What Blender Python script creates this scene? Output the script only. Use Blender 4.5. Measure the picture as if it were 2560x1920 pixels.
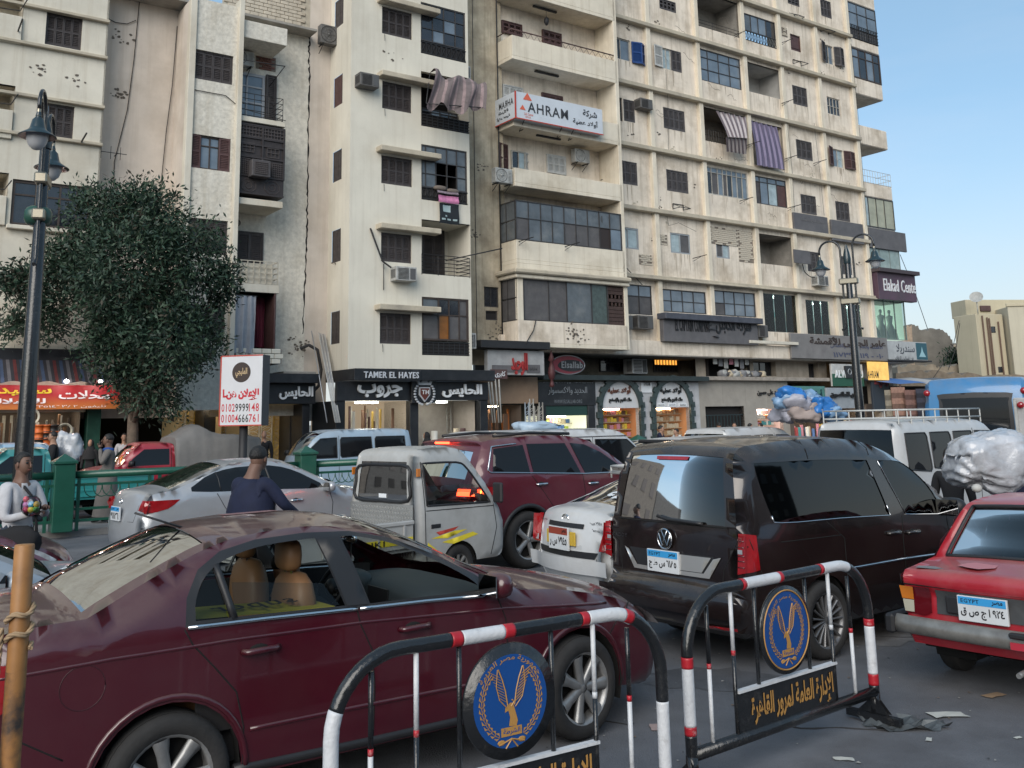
import bpy,math,random,re
from mathutils import noise
from math import sin,cos,pi,radians,sqrt,atan2,hypot
from mathutils import Vector as V,Matrix
from mathutils.geometry import delaunay_2d_cdt,tessellate_polygon
for _o in list(bpy.data.objects):bpy.data.objects.remove(_o)
SC=bpy.context.scene
COL=SC.collection
random.seed(7)
# ---------------------------------------------------------------- camera
FPX,PX0,PY0=2396.0,1265.0,612.0
PIT,ROLL,CH=radians(10.36),radians(1.13),2.10
cF=V((0,cos(PIT),sin(PIT)));_R=V((1,0,0));_U=V((0,-sin(PIT),cos(PIT)))
cR=_R*cos(ROLL)-_U*sin(ROLL);cU=_R*sin(ROLL)+_U*cos(ROLL)
cam=bpy.data.cameras.new('camera');camo=bpy.data.objects.new('camera',cam);COL.objects.link(camo)
cam.sensor_fit='HORIZONTAL';cam.sensor_width=36;cam.lens=36*FPX/2560
cam.shift_x=(1280-PX0)/2560;cam.shift_y=(PY0-960)/2560
cam.clip_start=0.05;cam.clip_end=3000
_m=Matrix((cR,cU,-cF)).transposed().to_4x4();_m.translation=V((0,0,CH));camo.matrix_world=_m
SC.camera=camo
# ---------------------------------------------------------------- world, sun, exposure
SUN_EL,SUN_ROT=radians(30),radians(195)
w=bpy.data.worlds.new('World');SC.world=w;w.use_nodes=True
nt=w.node_tree;nt.nodes.clear()
out=nt.nodes.new('ShaderNodeOutputWorld');bg=nt.nodes.new('ShaderNodeBackground')
sky=nt.nodes.new('ShaderNodeTexSky');sky.sky_type='NISHITA';sky.sun_disc=False
sky.sun_elevation=SUN_EL;sky.sun_rotation=SUN_ROT;sky.air_density=1.0;sky.dust_density=.7;sky.ozone_density=1.6
tc=nt.nodes.new('ShaderNodeTexCoord');mp=nt.nodes.new('ShaderNodeMapping');mp.inputs['Scale'].default_value=(1.2,1.2,5)
mp.inputs['Rotation'].default_value=(0.1,0.25,0.3)
nz=nt.nodes.new('ShaderNodeTexNoise');nz.inputs['Scale'].default_value=1.7;nz.inputs['Detail'].default_value=7;nz.inputs['Roughness'].default_value=.55
rp=nt.nodes.new('ShaderNodeValToRGB');rp.color_ramp.elements[0].position=.47;rp.color_ramp.elements[1].position=.78
mx=nt.nodes.new('ShaderNodeMix');mx.data_type='RGBA'
hs=nt.nodes.new('ShaderNodeHueSaturation');hs.inputs['Saturation'].default_value=1.12;hs.inputs['Value'].default_value=1.0
sc_=nt.nodes.new('ShaderNodeMix');sc_.data_type='RGBA';sc_.inputs[0].default_value=.3;sc_.inputs[7].default_value=(4.3,6.5,7.6,1)
mul=nt.nodes.new('ShaderNodeMath');mul.operation='MULTIPLY';mul.inputs[1].default_value=.14
L=nt.links.new
L(tc.outputs['Generated'],mp.inputs[0]);L(mp.outputs[0],nz.inputs['Vector']);L(nz.outputs['Fac'],rp.inputs[0]);L(rp.outputs[0],mul.inputs[0])
L(sky.outputs[0],hs.inputs['Color']);L(hs.outputs[0],sc_.inputs[6]);L(sc_.outputs[2],mx.inputs[6]);mx.inputs[7].default_value=(7.2,6.5,6.3,1)
sep=nt.nodes.new('ShaderNodeSeparateXYZ');hz_=nt.nodes.new('ShaderNodeMapRange');hz_.interpolation_type='SMOOTHSTEP';hz_.inputs['From Min'].default_value=-.02;hz_.inputs['From Max'].default_value=.30;hz_.inputs['To Min'].default_value=.82;hz_.inputs['To Max'].default_value=0
hm=nt.nodes.new('ShaderNodeMix');hm.data_type='RGBA';hm.inputs[7].default_value=(4.9,5.15,5.35,1)
L(tc.outputs['Generated'],sep.inputs[0]);L(sep.outputs['Z'],hz_.inputs['Value']);L(hz_.outputs[0],hm.inputs[0]);L(mx.outputs[2],hm.inputs[6])
L(mul.outputs[0],mx.inputs[0]);L(hm.outputs[2],bg.inputs[0]);L(bg.outputs[0],out.inputs[0]);bg.inputs[1].default_value=.077
sl=bpy.data.lights.new('sun','SUN');sl.energy=1.5;sl.angle=radians(50);sl.color=(1,.935,.84)
so=bpy.data.objects.new('sun',sl);COL.objects.link(so)
so.rotation_euler=V((sin(SUN_ROT)*cos(SUN_EL),cos(SUN_ROT)*cos(SUN_EL),sin(SUN_EL))).to_track_quat('Z','Y').to_euler()
SC.view_settings.view_transform='Standard';SC.view_settings.look='None';SC.view_settings.gamma=1
SC.view_settings.use_curve_mapping=False;SC.view_settings.exposure=0.93
SC.cycles.max_bounces=6;SC.cycles.transparent_max_bounces=14;SC.cycles.diffuse_bounces=3;SC.cycles.glossy_bounces=3
SC.cycles.transmission_bounces=4;SC.cycles.caustics_reflective=False;SC.cycles.caustics_refractive=False
SC.cycles.sample_clamp_indirect=6
# ---------------------------------------------------------------- measuring: from a pixel of the photograph to a place
FAZ=radians(55.1);fd=V((sin(FAZ),cos(FAZ),0));fn=V((cos(FAZ),-sin(FAZ),0));FA=V((4.4,43,0))
FROT=pi/2-FAZ
def pray(x,y):return cF+cR*((x-PX0)/FPX)+cU*((PY0-y)/FPX)
def FU(x,y,w=0):
 r=pray(x,y);t=((FA+fn*w-V((0,0,CH))).dot(fn))/r.dot(fn);P=V((0,0,CH))+r*t
 return(P-FA).dot(fd),P.z
def FW(u,w,z):return FA+fd*u+fn*w+V((0,0,z))
def PD(x,y,Y):
 r=pray(x,y);t=Y/r.y;return V((0,0,CH))+r*t
CROP={'1':(0,0,2.765),'2':(760,0,2.765),'3':(1480,0,2.765),'D':(0,540,3.456),'A':(560,540,3.253),'B':(1160,540,3.253),'C':(1800,540,2.9105)}
def FR(k,x0,y0,x1,y1,w=0):
 ox,oy,s=CROP[k]
 a=FU(ox+x0/s,oy+y0/s,w);b=FU(ox+x1/s,oy+y1/s,w)
 return a[0],b[0],b[1],a[1]
# ---------------------------------------------------------------- materials
def hexc(h):
 if not isinstance(h,str):return tuple(h)[:3]
 h=h.lstrip('#');c=[int(h[i:i+2],16)/255 for i in(0,2,4)]
 return tuple(((x+.055)/1.055)**2.4 if x>.04045 else x/12.92 for x in c)
MATS={}
def mat(name,col,rough=.5,metal=0,nv=0,ns=3,bump=0,bs=40,coat=0,dirt=0,dcol=(.12,.1,.08),ds=1.2,emit=0,ecol=None,spec=None,streak=0,dust=0,alpha=1,sub=0,dth=.5):
 if name in MATS:return MATS[name]
 m=bpy.data.materials.new(name);MATS[name]=m;m.use_nodes=True
 nt=m.node_tree;p=nt.nodes['Principled BSDF'];c=hexc(col);L=nt.links.new
 p.inputs['Base Color'].default_value=(*c,1);p.inputs['Roughness'].default_value=rough;p.inputs['Metallic'].default_value=metal
 if spec is not None:p.inputs['Specular IOR Level'].default_value=spec
 if coat:p.inputs['Coat Weight'].default_value=coat;p.inputs['Coat Roughness'].default_value=.06
 if emit:p.inputs['Emission Color'].default_value=(*(hexc(ecol)if ecol else c),1);p.inputs['Emission Strength'].default_value=emit
 if alpha<1:p.inputs['Alpha'].default_value=alpha
 cur=None
 if nv or bump or dirt or streak or dust:
  tc=nt.nodes.new('ShaderNodeTexCoord')
 if nv:
  n=nt.nodes.new('ShaderNodeTexNoise');n.inputs['Scale'].default_value=ns;n.inputs['Detail'].default_value=6;n.inputs['Roughness'].default_value=.6
  L(tc.outputs['Object'],n.inputs['Vector'])
  r=nt.nodes.new('ShaderNodeMapRange');r.inputs['From Min'].default_value=.3;r.inputs['From Max'].default_value=.7
  r.inputs['To Min'].default_value=1-nv;r.inputs['To Max'].default_value=1+nv*.6
  L(n.outputs['Fac'],r.inputs['Value'])
  mm=nt.nodes.new('ShaderNodeMix');mm.data_type='RGBA';mm.blend_type='MULTIPLY';mm.inputs[0].default_value=1
  mm.inputs[6].default_value=(*c,1);L(r.outputs[0],mm.inputs[7]);cur=mm.outputs[2]
 def over(fac,col2):
  nonlocal cur
  mm=nt.nodes.new('ShaderNodeMix');mm.data_type='RGBA';L(fac,mm.inputs[0])
  if cur is None:mm.inputs[6].default_value=(*c,1)
  else:L(cur,mm.inputs[6])
  mm.inputs[7].default_value=(*hexc(col2),1);cur=mm.outputs[2]
 def blot(scale,lo,hi,amt,mapsc=None,det=8):
  n=nt.nodes.new('ShaderNodeTexNoise');n.inputs['Scale'].default_value=scale;n.inputs['Detail'].default_value=det;n.inputs['Roughness'].default_value=.65
  if mapsc:
   mp=nt.nodes.new('ShaderNodeMapping');mp.inputs['Scale'].default_value=mapsc;L(tc.outputs['Object'],mp.inputs[0]);L(mp.outputs[0],n.inputs['Vector'])
  else:L(tc.outputs['Object'],n.inputs['Vector'])
  r=nt.nodes.new('ShaderNodeMapRange');r.inputs['From Min'].default_value=lo;r.inputs['From Max'].default_value=hi
  r.inputs['To Min'].default_value=0;r.inputs['To Max'].default_value=amt;L(n.outputs['Fac'],r.inputs['Value']);return r.outputs[0]
 if dirt:over(blot(ds,dth,dth+.22,dirt),dcol)
 if streak:over(blot(1.0,.5,.74,streak,(4.5,4.5,.2)),dcol)
 if dust:
  g=nt.nodes.new('ShaderNodeNewGeometry');s_=nt.nodes.new('ShaderNodeSeparateXYZ');L(g.outputs['Normal'],s_.inputs[0]);r=nt.nodes.new('ShaderNodeMapRange')
  r.inputs['From Min'].default_value=.25;r.inputs['From Max'].default_value=1;r.inputs['To Min'].default_value=.02;r.inputs['To Max'].default_value=dust;L(s_.outputs['Z'],r.inputs['Value'])
  m_=nt.nodes.new('ShaderNodeMath');m_.operation='MULTIPLY';L(r.outputs[0],m_.inputs[0]);L(blot(3.5,.25,.6,1.0),m_.inputs[1]);over(m_.outputs[0],(.30,.25,.20))
  a_=nt.nodes.new('ShaderNodeMath');a_.operation='MULTIPLY_ADD';L(m_.outputs[0],a_.inputs[0]);a_.inputs[1].default_value=.5;a_.inputs[2].default_value=rough;L(a_.outputs[0],p.inputs['Roughness'])
  if coat:c_=nt.nodes.new('ShaderNodeMath');c_.operation='MULTIPLY_ADD';L(m_.outputs[0],c_.inputs[0]);c_.inputs[1].default_value=-1.1*coat;c_.inputs[2].default_value=coat;c_.use_clamp=True;L(c_.outputs[0],p.inputs['Coat Weight'])
 if cur is not None:L(cur,p.inputs['Base Color'])
 if bump:
  n=nt.nodes.new('ShaderNodeTexNoise');n.inputs['Scale'].default_value=bs;n.inputs['Detail'].default_value=5;L(tc.outputs['Object'],n.inputs['Vector'])
  b=nt.nodes.new('ShaderNodeBump');b.inputs['Strength'].default_value=bump;b.inputs['Distance'].default_value=.02
  L(n.outputs['Fac'],b.inputs['Height']);L(b.outputs[0],p.inputs['Normal'])
 return m
def glassmat(name,tint,dens=.5,rough=.03,refl=1.0,ior=1.45):
 if name in MATS:return MATS[name]
 m=bpy.data.materials.new(name);MATS[name]=m;m.use_nodes=True;nt=m.node_tree;nt.nodes.clear();L=nt.links.new
 o=nt.nodes.new('ShaderNodeOutputMaterial');t=nt.nodes.new('ShaderNodeBsdfTransparent');g=nt.nodes.new('ShaderNodeBsdfGlossy')
 f=nt.nodes.new('ShaderNodeFresnel');x=nt.nodes.new('ShaderNodeMixShader');f.inputs[0].default_value=ior
 c=hexc(tint);k=1-dens;t.inputs[0].default_value=(c[0]*k,c[1]*k,c[2]*k,1);g.inputs['Roughness'].default_value=rough
 g.inputs[0].default_value=(refl,refl,refl,1)
 L(f.outputs[0],x.inputs[0]);L(t.outputs[0],x.inputs[1]);L(g.outputs[0],x.inputs[2]);L(x.outputs[0],o.inputs[0]);return m
# ---------------------------------------------------------------- mesh builder
OFF={}
class MB:
 def __init__(s,sm=False):s.v=[];s.f=[];s.m=[];s.s=[];s.sm=sm
 def add(s,vs,fs,mi=0,sm=None):
  b=len(s.v);s.v+=[tuple(v)for v in vs]
  for f in fs:s.f.append(tuple(b+i for i in f));s.m.append(mi);s.s.append(s.sm if sm is None else sm)
  return s
 def box(s,x0,x1,y0,y1,z0,z1,mi=0):
  return s.add([(x,y,z)for x in(x0,x1)for y in(y0,y1)for z in(z0,z1)],[(0,1,3,2),(4,6,7,5),(0,4,5,1),(2,3,7,6),(0,2,6,4),(1,5,7,3)],mi,False)
 def bbox(s,x0,x1,y0,y1,z0,z1,b=.01,mi=0):
  b=min(b,abs(x1-x0)/2.01,abs(y1-y0)/2.01,abs(z1-z0)/2.01);vs=[];fs=[]
  cx,cy,cz=(x0+x1)/2,(y0+y1)/2,(z0+z1)/2;hx,hy,hz=abs(x1-x0)/2,abs(y1-y0)/2,abs(z1-z0)/2
  idx={}
  for sx in(-1,1):
   for sy in(-1,1):
    for sz in(-1,1):
     for a in range(3):
      e=[hx-b,hy-b,hz-b];e[a]+=b
      idx[(sx,sy,sz,a)]=len(vs);vs.append((cx+sx*e[0],cy+sy*e[1],cz+sz*e[2]))
  for a in range(3):
   o=[i for i in range(3)if i!=a]
   for sg in(-1,1):
    q=[]
    for p_,q_ in((-1,-1),(1,-1),(1,1),(-1,1)):
     k=[0,0,0];k[a]=sg;k[o[0]]=p_;k[o[1]]=q_;q.append(idx[(*k,a)])
    fs.append(q)
   for p_ in(-1,1):
    for q_ in(-1,1):
     q=[]
     for sg,ax in((-1,o[0]),(1,o[0]),(1,o[1]),(-1,o[1])):
      k=[0,0,0];k[a]=sg;k[o[0]]=p_;k[o[1]]=q_;q.append(idx[(*k,ax)])
     fs.append(q)
  for sx in(-1,1):
   for sy in(-1,1):
    for sz in(-1,1):fs.append([idx[(sx,sy,sz,a)]for a in range(3)])
  return s.add(vs,fs,mi,False)
 def obox(s,p,q,w,h,mi=0,up=(0,0,1)):
  p,q=V(p),V(q);d=(q-p).normalized();u=V(up)
  if abs(d.dot(u))>.98:u=V((1,0,0))if abs(d.x)<.9 else V((0,1,0))
  a=d.cross(u).normalized();b=a.cross(d);vs=[]
  for e in(p,q):
   for i,j in((-1,-1),(1,-1),(1,1),(-1,1)):vs.append(e+a*(w/2*i)+b*(h/2*j))
  return s.add(vs,[(0,1,2,3),(7,6,5,4),(0,4,5,1),(1,5,6,2),(2,6,7,3),(3,7,4,0)],mi,False)
 def tube(s,pts,r,n=8,mi=0,cap=True,closed=False):
  pts=[V(p)for p in pts];k=len(pts);rs=r if isinstance(r,(list,tuple))else[r]*k
  vs=[];prev=None
  for i in range(k):
   if closed:d=pts[(i+1)%k]-pts[i-1]
   else:d=pts[min(i+1,k-1)]-pts[max(i-1,0)]
   if d.length<1e-9:d=V((0,0,1))
   d.normalize()
   if prev is None:u=V((0,0,1))if abs(d.z)<.9 else V((1,0,0))
   else:u=prev
   a=(u-d*u.dot(d));a=a.normalized()if a.length>1e-6 else d.orthogonal().normalized();b=d.cross(a);prev=a
   for j in range(n):
    t=2*pi*j/n;vs.append(pts[i]+a*(cos(t)*rs[i])+b*(sin(t)*rs[i]))
  fs=[]
  for i in range(k if closed else k-1):
   for j in range(n):
    i2=(i+1)%k;fs.append((i*n+j,i*n+(j+1)%n,i2*n+(j+1)%n,i2*n+j))
  s.add(vs,fs,mi,n>4)
  if cap and not closed:
   b=len(s.v)-len(vs)
   s.f.append(tuple(b+j for j in range(n))[::-1]);s.m.append(mi);s.s.append(False)
   s.f.append(tuple(b+(k-1)*n+j for j in range(n)));s.m.append(mi);s.s.append(False)
  return s
 def lathe(s,prof,c=(0,0,0),ax='z',n=20,mi=0,a0=0,a1=2*pi):
  full=abs(a1-a0-2*pi)<1e-6;m=n if full else n+1;vs=[]
  for r,h in prof:
   for j in range(m):
    t=a0+(a1-a0)*j/n;x,y=r*cos(t),r*sin(t)
    p=(x,y,h)if ax=='z' else((h,x,y)if ax=='x' else(x,h,y))
    vs.append((p[0]+c[0],p[1]+c[1],p[2]+c[2]))
  fs=[]
  for i in range(len(prof)-1):
   for j in range(n):
    j2=(j+1)%m;fs.append((i*m+j,i*m+j2,(i+1)*m+j2,(i+1)*m+j))
  return s.add(vs,fs,mi,True)
 def poly(s,pts,mi=0):return s.add(pts,[tuple(range(len(pts)))],mi,False)
 def prism(s,poly,a,b,plane='xz',mi=0):
  tri=tessellate_polygon([[V((p[0],p[1],0))for p in poly]]);n=len(poly)
  def m3(p,h):return{'xz':(p[0],h,p[1]),'xy':(p[0],p[1],h),'yz':(h,p[0],p[1])}[plane]
  vs=[m3(p,a)for p in poly]+[m3(p,b)for p in poly]
  fs=[tuple(t)for t in tri]+[tuple(n+i for i in t[::-1])for t in tri]+[(i,(i+1)%n,n+(i+1)%n,n+i)for i in range(n)]
  return s.add(vs,fs,mi,False)
 def ball(s,c,r,n=10,mi=0,sq=(1,1,1),p=1.0):
  vs=[];k=n//2+1
  for i in range(k+1):
   a=pi*i/k-pi/2
   for j in range(n):
    t=2*pi*j/n;q=[cos(a)*cos(t),cos(a)*sin(t),sin(a)]
    q=[math.copysign(abs(e)**p,e)for e in q]
    vs.append((c[0]+r*sq[0]*q[0],c[1]+r*sq[1]*q[1],c[2]+r*sq[2]*q[2]))
  return s.add(vs,[(i*n+j,i*n+(j+1)%n,(i+1)*n+(j+1)%n,(i+1)*n+j)for i in range(k)for j in range(n)],mi,True)
 def mesh(s,name,mats,off=(0,0,0),merge=0):
  me=bpy.data.meshes.new(name)
  vs=s.v if not any(off)else[(a-off[0],b-off[1],c-off[2])for a,b,c in s.v]
  me.from_pydata(vs,[],s.f)
  for m in(mats if isinstance(mats,(list,tuple))else[mats]):me.materials.append(m)
  me.polygons.foreach_set('material_index',s.m);me.polygons.foreach_set('use_smooth',s.s)
  me.update();return me
 def build(s,name,mats,parent=None,loc=None,off=None):
  o_=off if off is not None else(OFF.get(parent.name,(0,0,0))if parent else(0,0,0))
  return link(name,s.mesh(name,mats,o_),parent,loc)
def link(name,me,parent=None,loc=None,rot=None,sc=None):
 o=bpy.data.objects.new(name,me);COL.objects.link(o)
 if parent:
  o.parent=parent
  if parent.name in OFF:OFF[o.name]=OFF[parent.name]
 if loc is not None:o.location=loc
 if rot is not None:o.rotation_euler=rot
 if sc is not None:o.scale=sc
 return o
def lumpy(mb,amp=.12,f=2.2,seed=0,crease=.05,cf=9):
 r=max(V(v).length for v in mb.v);o_=V((seed*3.1,seed*1.7,0));q=[]
 for v in mb.v:
  v=V(v);u=v/r;k=1+amp*noise.noise(u*f+o_)-crease*abs(noise.noise(u*cf*.5+o_))-crease*.6*abs(noise.noise(u*cf+o_))*1.5;q.append(tuple(v*k))
 mb.v=q;return mb
def tag(o,label=None,cat=None,group=None,kind=None):
 if label:o['label']=label
 if cat:o['category']=cat
 if group:o['group']=group
 if kind:o['kind']=kind
 return o
def thing(name,label,cat,loc=(0,0,0),rz=0,group=None):
 o=bpy.data.objects.new(name,None);COL.objects.link(o);o.location=loc;o.rotation_euler=(0,0,rz);o.empty_display_size=.2
 return tag(o,label,cat,group)
def fthing(name,label,cat,u,w_,z,group=None):
 o=thing(name,label,cat,FW(u,w_,z),FROT,group);OFF[o.name]=(u,-w_,z);return o
def struct(name,mb,m):return tag(mb.build(name,m),kind='structure')
# ---------------------------------------------------------------- lettering
ARB={'ا':(0xFE8D,2),'أ':(0xFE83,2),'إ':(0xFE87,2),'ب':(0xFE8F,4),'ة':(0xFE93,2),'ت':(0xFE95,4),'ث':(0xFE99,4),'ج':(0xFE9D,4),'ح':(0xFEA1,4),'خ':(0xFEA5,4),'د':(0xFEA9,2),'ذ':(0xFEAB,2),'ر':(0xFEAD,2),'ز':(0xFEAF,2),'س':(0xFEB1,4),'ش':(0xFEB5,4),'ص':(0xFEB9,4),'ض':(0xFEBD,4),'ط':(0xFEC1,4),'ع':(0xFEC9,4),'غ':(0xFECD,4),'ف':(0xFED1,4),'ق':(0xFED5,4),'ك':(0xFED9,4),'ل':(0xFEDD,4),'م':(0xFEE1,4),'ن':(0xFEE5,4),'ه':(0xFEE9,4),'و':(0xFEED,2),'ى':(0xFEEF,2),'ي':(0xFEF1,4)}
def arab(s):
 o_=[];i=0;prev=False
 while i<len(s):
  c=s[i]
  if c=='ل' and i+1<len(s)and s[i+1]in 'اأإ':
   o_.append(chr({'ا':0xFEFB,'أ':0xFEF7,'إ':0xFEF9}[s[i+1]]+(1 if prev else 0)));prev=False;i+=2;continue
  if c in ARB:
   b,n=ARB[c];nx=i+1<len(s)and s[i+1]in ARB and n==4
   o_.append(chr(b+((3 if nx else 1)if prev else(2 if nx else 0))));prev=nx
  else:o_.append(c);prev=False
  i+=1
 r=''.join(o_)[::-1]
 return re.sub('[0-9A-Za-z٠-٩]+',lambda m:m.group(0)[::-1],r)
def letters(parent,txt,m,x0,x1,z0,z1,y,ext=.004,bold=.02,name='lettering',rot=None,mirror=False):
 """text fitted into the rectangle x0..x1, z0..z1 of the parent's own plane y (facing -y)"""
 cu=bpy.data.curves.new('lettering','FONT')
 cu.body=arab(txt)if any('\u0600'<=c<='\u06ff' for c in txt)else txt
 latin=not any('\u0600'<=c<='\u06ff' for c in txt);cu.space_character=1.12 if latin else 1;cu.size=1;cu.offset=min(bold,.012)if latin else bold;cu.resolution_u=2
 t=bpy.data.objects.new('tmp',cu);COL.objects.link(t);dg=bpy.context.evaluated_depsgraph_get();dg.update()
 me=bpy.data.meshes.new_from_object(t.evaluated_get(dg));bpy.data.objects.remove(t)
 if not len(me.vertices):return None
 xs=[v.co.x for v in me.vertices];ys=[v.co.y for v in me.vertices]
 ax,bx,ay,by=min(xs),max(xs),min(ys),max(ys)
 off=OFF.get(parent.name,(0,0,0));sx=(x1-x0)/max(bx-ax,1e-6);sz=(z1-z0)/max(by-ay,1e-6)
 vs=[(x0+(v.co.x-ax)*sx,y,z0+(v.co.y-ay)*sz)for v in me.vertices]
 fs=[tuple(p.vertices)for p in me.polygons];bpy.data.meshes.remove(me)
 mb=MB();n=len(vs)
 if ext>.01:
  ed={}
  for f in fs:
   for i in range(len(f)):
    a,b=f[i],f[(i+1)%len(f)];k=(min(a,b),max(a,b));ed[k]=ed.get(k,0)+1
  mb.add([(a,b-ext,c)for a,b,c in vs]+vs,fs+[(a,b,n+b,n+a)for(a,b),c in ed.items()if c==1])
 else:mb.add([(a,b-ext,c)for a,b,c in vs],fs)
 return mb.build(name,m,parent,off=off)
# ================================================================ ground and street
M=mat
asph=M('asphalt',(.135,.139,.152),.85,nv=.3,ns=1.3,bump=.5,bs=90,dirt=.75,dcol=(.06,.06,.065),ds=.55,dth=.5)
gnt=asph.node_tree
def ground():
 mb=MB();n=40;xs=[-120+i*6 for i in range(41)];ys=[-60+i*5 for i in range(45)]
 vs=[(x,y,0)for y in ys for x in xs]
 mb.add(vs,[(j*41+i,j*41+i+1,(j+1)*41+i+1,(j+1)*41+i)for j in range(44)for i in range(40)])
 struct('road',mb,asph)
 mb=MB();mb.poly([(-1500,-1500,-.03),(1500,-1500,-.03),(1500,1500,-.03),(-1500,1500,-.03)])
 struct('ground',mb,M('dusty_ground',(.2,.18,.15),.95,nv=.3,ns=.05))
ground()
pave=M('pavement',(.25,.24,.23),.9,nv=.25,ns=2,bump=.3,bs=50,dirt=.5,dcol=(.1,.09,.085),ds=.9)
def fpoly(u0,u1,w0,w1,z0,z1,mb=None):
 mb=mb or MB();P=[FW(u,w_,z)for u in(u0,u1)for w_ in(w0,w1)for z in(z0,z1)]
 return mb.add(P,[(0,1,3,2),(4,6,7,5),(0,4,5,1),(2,3,7,6),(0,2,6,4),(1,5,7,3)])
struct('pavement',fpoly(-45,60,-1,4.2,-.05,.14),pave)
for i in range(30):
 o=fpoly(-34+i*2.0,-34.02+(i+1)*2.0,4.2,4.45,-.05,.15).build('kerb_stone',M('kerb',(.3,.3,.29),.85,nv=.25,bump=.2))
 o['kind']='structure'
struct('median',fpoly(-45,45,10.2,11.7,-.05,.13),pave)
random.seed(31);CRK=M('road_crack',(.03,.03,.032),1)
for i in range(16):
 x,y=random.uniform(-1,7),random.uniform(4.5,14);a=random.uniform(0,6.28);P=[(x,y,.004)]
 for k in range(random.randint(8,22)):a+=random.uniform(-.5,.5);P.append((P[-1][0]+.09*cos(a),P[-1][1]+.09*sin(a),.004))
 tag(MB().tube(P,[random.uniform(.002,.007)for _ in P],3).build('road_crack',CRK),kind='structure')
for i,(x,y,r,s)in enumerate(((4.2,5.6,.9,0),(1.6,8.3,.5,1),(3.4,9.8,.7,0),(6.3,7.3,.6,1),(2.2,5.2,.35,1),(5.2,11,.8,1))):
 tag(MB().poly([(x+r*(1+.25*sin(k*1.9+i))*cos(k*.349),y+r*.7*(1+.2*cos(k*2.3))*sin(k*.349),.003+i*.0002)for k in range(18)]).build('road_patch',M('worn_tarmac' if s==0 else 'dark_tarmac',(.17,.165,.165)if s==0 else(.085,.087,.095),.85,nv=.4,ns=3,bump=.4,bs=80,dirt=.7,dcol=(.11,.11,.115),ds=2)),kind='structure')
# ================================================================ building materials
CREAM=M('cream_render',(.65,.605,.51),.9,nv=.16,ns=.6,bump=.25,bs=14,dirt=.5,dcol=(.36,.29,.2),ds=.35,streak=.35,dth=.5)
CREAM2=M('pale_render',(.69,.65,.555),.9,nv=.1,ns=.5,bump=.15,bs=14,dirt=.4,dcol=(.42,.37,.29),ds=.3,streak=.35,dth=.5)
ROUGH=M('rough_render',(.66,.62,.54),.95,nv=.2,ns=7,bump=.9,bs=9,dirt=.3,dcol=(.35,.29,.2),ds=.8,streak=.3)
PINK=M('pinkish_render',(.60,.53,.46),.9,nv=.12,ns=.9,bump=.2,dirt=.5,dcol=(.36,.29,.22),ds=.4,streak=.4)
YEL=M('yellowed_render',(.76,.67,.56),.9,nv=.16,ns=.9,bump=.35,bs=12,dirt=.8,dcol=(.36,.29,.21),ds=.6,streak=.7,dth=.48)
YEL2=M('ochre_render',(.72,.65,.53),.9,nv=.14,ns=.9,bump=.2,dirt=.5,dcol=(.36,.28,.18),ds=.5,streak=.4)
TRIM=M('weathered_concrete',(.5,.44,.34),.9,nv=.22,ns=2.2,bump=.4,bs=16,dirt=.75,dcol=(.2,.18,.16),ds=1.1,dth=.5)
GREYC=M('grey_concrete',(.3,.28,.25),.9,nv=.25,ns=2,bump=.5,bs=14,dirt=.5,dcol=(.12,.11,.1))
SHUT=M('brown_shutter',(.052,.043,.042),.6,nv=.25,ns=6,dirt=.3,dcol=(.11,.095,.09),ds=3)
SHUT2=M('grey_shutter',(.075,.068,.07),.7,nv=.3,ns=5,dirt=.4,dcol=(.14,.13,.12),ds=3)
SHUTM=M('maroon_shutter',(.085,.042,.04),.6,nv=.25,ns=5,dirt=.3,dcol=(.13,.1,.09),ds=3)
BLUES=M('blue_shutter',(.015,.055,.20),.5,nv=.2,ns=5)
WHITES=M('white_shutter',(.5,.5,.48),.6,nv=.2,ns=5)
GFRAME=M('dark_window_frame',(.045,.042,.042),.5,nv=.2)
PFRAME=M('pale_window_frame',(.42,.40,.36),.6,nv=.3,ns=4)
BFRAME=M('brown_window_frame',(.05,.036,.03),.6,nv=.2)
DIRTG=M('dusty_glass',(.10,.115,.13),.25,nv=.35,ns=1.5,dirt=.5,dcol=(.22,.22,.21),ds=1.1,spec=.7)
DARKG=M('dark_glass',(.02,.023,.03),.08,nv=.2,dirt=.3,dcol=(.07,.07,.075),ds=1.6,spec=.8)
BRIGHTG=M('bright_glass',(.36,.44,.46),.12,nv=.3,ns=2,dirt=.4,dcol=(.15,.18,.19),ds=2.5,spec=.8)
BLUEG=M('bluish_glass',(.15,.19,.235),.12,nv=.3,ns=1.2,dirt=.4,dcol=(.25,.27,.28),ds=.9,spec=.8)
PANEL=M('grey_panel',(.095,.09,.092),.6,nv=.2,dirt=.4,dcol=(.17,.16,.15),ds=2)
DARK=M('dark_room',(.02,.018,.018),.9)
IRON=M('dark_iron',(.02,.02,.022),.6,nv=.2)
WIRE=M('black_cable',(.025,.023,.023),.7)
BRICK=M('pale_brick',(.55,.49,.4),.9,nv=.2,ns=4)
BRICKM=M('brick_joint',(.2,.17,.14),.95)
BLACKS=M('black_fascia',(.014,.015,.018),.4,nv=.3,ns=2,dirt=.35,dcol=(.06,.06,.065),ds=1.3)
WHITEL=M('white_lettering',(.72,.74,.76),.5,nv=.1)
WKEY={}
def louvres(mb,x0,x1,z0,z1,y,n,mi=0,t=.012):
 for i in range(n):
  z=z0+(i+.5)*(z1-z0)/n;h=(z1-z0)/n*.62
  mb.add([(x0,y-t,z-h/2),(x1,y-t,z-h/2),(x1,y+t,z+h/2),(x0,y+t,z+h/2)],[(0,1,2,3)],mi,False)
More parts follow.
